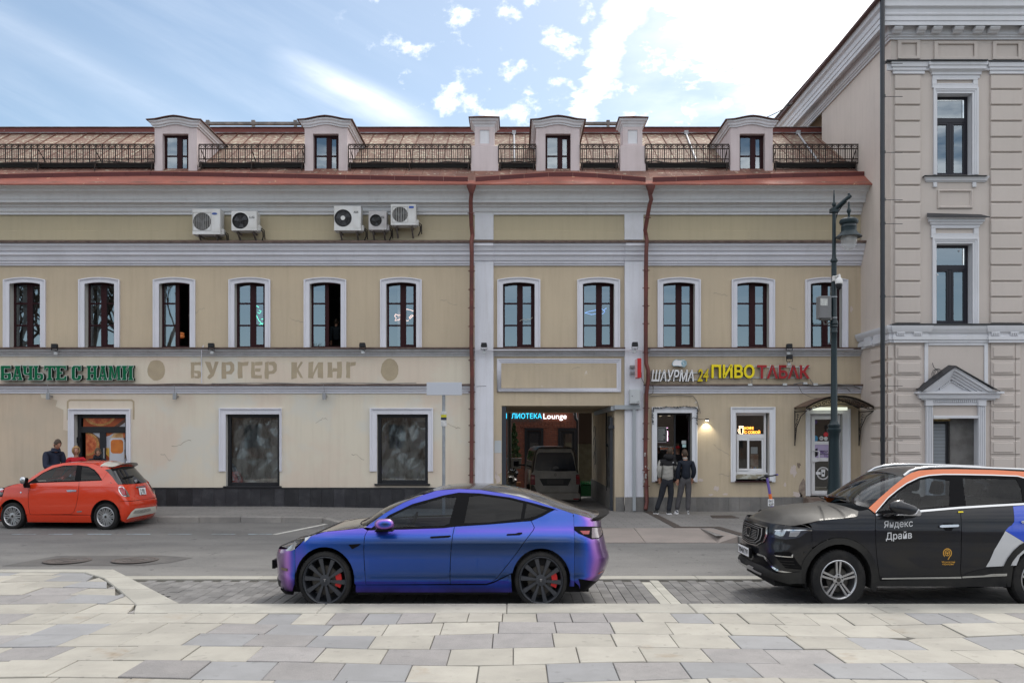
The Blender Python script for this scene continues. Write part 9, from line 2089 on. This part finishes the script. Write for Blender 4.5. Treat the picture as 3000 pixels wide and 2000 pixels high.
T_=print_('poster',quad(234,371,1220,1250),BOX,t); cl=(xf(235),xf(369),zf(1249),zf(1222)); print_('poster_paper',[(330,1250),(369,1222),(369,1250)],PAPER,T_,cl); print_('pizza',disc(283,1213,47,34),CRUST,T_,cl); print_('topping',disc(283,1209,41,32),TOP,T_,cl); print_('box_edge',[(325,1250),(362,1222),(369,1222),(369,1228),(340,1250)],KRAFT,T_,cl)
layer[0]=0
A_=print_('poster',quad(241,284,1266,1404),BOX,t); cl=(xf(242.5),xf(283),zf(1404),zf(1267)); print_('box_lid',[(243,1267),(283,1267),(283,1300),(262,1275)],KRAFT,A_,cl); print_('poster_paper',[(262,1266),(283,1266),(283,1283),(270,1274)],PAPER,A_,cl); print_('pizza',disc(245,1301,36,34),CRUST,A_,cl); print_('topping',disc(242,1301,31,29.5),TOP,A_,cl)
layer[0]=0
B_=print_('poster',quad(299,371,1266,1404),PAPER,t); cl=(xf(299.5),xf(368),zf(1404),zf(1267))
print_('box_edge',[(299,1267),(325,1267),(312,1275),(299,1279)],BOX,B_,cl); print_('wrap',[(312,1286),(325,1268),(352,1267),(354,1280),(345,1284),(320,1285)],WRAP,B_,cl); print_('filling',[(350,1267),(366,1267),(364,1278),(355,1286),(352,1280)],TOP,B_,cl); print_('box_edge',[(352,1285),(357,1294),(368,1280),(368,1270)],KRAFT,B_,cl); print_('fries',[(299,1307),(305,1312),(311,1312),(311,1340),(305,1346),(299,1346)],FRY,B_,cl); print_('fries_box',[(299,1333),(304,1332),(311,1340),(311,1404),(299,1404)],BOX,B_,cl); print_('box_edge',[(356,1318),(368,1300),(368,1330),(356,1345)],KRAFT,B_,cl); print_('pizza',disc(369,1336,12,22),CRUST,B_,cl); print_('topping',disc(371,1337,10,19),TOP,B_,cl)
print_('white_card',[(312,1404),(312,1288),(317,1282),(350,1282),(356,1288),(356,1404)],pm('card_white',(.52,.53,.57)),B_,cl)
rr_=lambda a,b,c,d,r: [(x+r*math.cos(q),z+r*math.sin(q)) for x,z,q0 in ((b-r,d-r,0),(a+r,d-r,90),(a+r,c+r,180),(b-r,c+r,270)) for q in [rad(q0+k*22.5) for k in range(5)]]
print_('orange_badge',rr_(315.5,352.5,1287,1328,9),pm('badge_orange',(.62,.20,.035),(.50,.14,.03),3),B_)
# ------------------------------------------------------------------ what stands across the square and shows in the glass
M['bark2']=mat('bark_grey',(.055,.045,.036),.9,bump=.4)
def bare_tree(x,y,h,seed,lab):
    r=random.Random(seed); t=thing('bare_tree',lab,'tree',(x,y,.1),'bare trees across the square'); tr=MB(); cr=MB()
    def grow(p,d,L,R_,n):
        q=p+d*L+Vector((r.uniform(-.1,.1),r.uniform(-.1,.1),r.uniform(0,.12)))*L; (tr if n > 4 else cr).tube([p,p.lerp(q,.5)+Vector((r.uniform(-.04,.04),r.uniform(-.04,.04),0))*L,q],[R_,R_*.85,R_*.7],5 if n > 3 else 3,False)
        if n == 0: return
        for k in range(3 if n > 1 else 4):
            e=(d+Vector((r.uniform(-1,1),r.uniform(-1,1),r.uniform(-.15,.6)))*.75).normalized(); grow(p.lerp(q,r.uniform(.55,1)),e,L*r.uniform(.62,.8),R_*.6,n-1)
    grow(Vector((x,y,.1)),Vector((0,0,1)),h*.27,h*.018,6)
    tr.build('trunk',M['bark2'],t,recalc=False); cr.build('crown',M['bark2'],t,recalc=False)
for i,(x,y,h,lab) in enumerate(((-27,-6,21,'bare tree mirrored in the second upper window from the left'),(-34,-9,22,'bare tree mirrored in the leftmost upper window'),(-22.5,-9,20,'bare tree mirrored in the half open third upper window'),(-15,-13,13,'lower bare tree mirrored in the dark shop window at the left'))): bare_tree(x,y,h,20+i,lab)
op=thing('opposite_house','long dark brick house across the square, mirrored in the shop windows','house',(0,-42,0)); q=MB()
bm_=mat('opposite_brick',(.10,.075,.06),.9,col2=(.14,.11,.09),vs=.3)
q.box(-60,60,-52,-42,0,8.5); q.build('wall',bm_,op)
q=MB(); q.prism([(-53,8.5),(-41.5,8.5),(-47,11.5)],-60.5,60.5,'x'); q.build('roof',M['brown_sheet'],op)
for k in range(24):
    for z in (1.2,4.9):
        q=MB(); q.box(-58+k*5,-56.4+k*5,-42.05,-41.95,z,z+2.3); q.build('window',M['frame_black'],op)
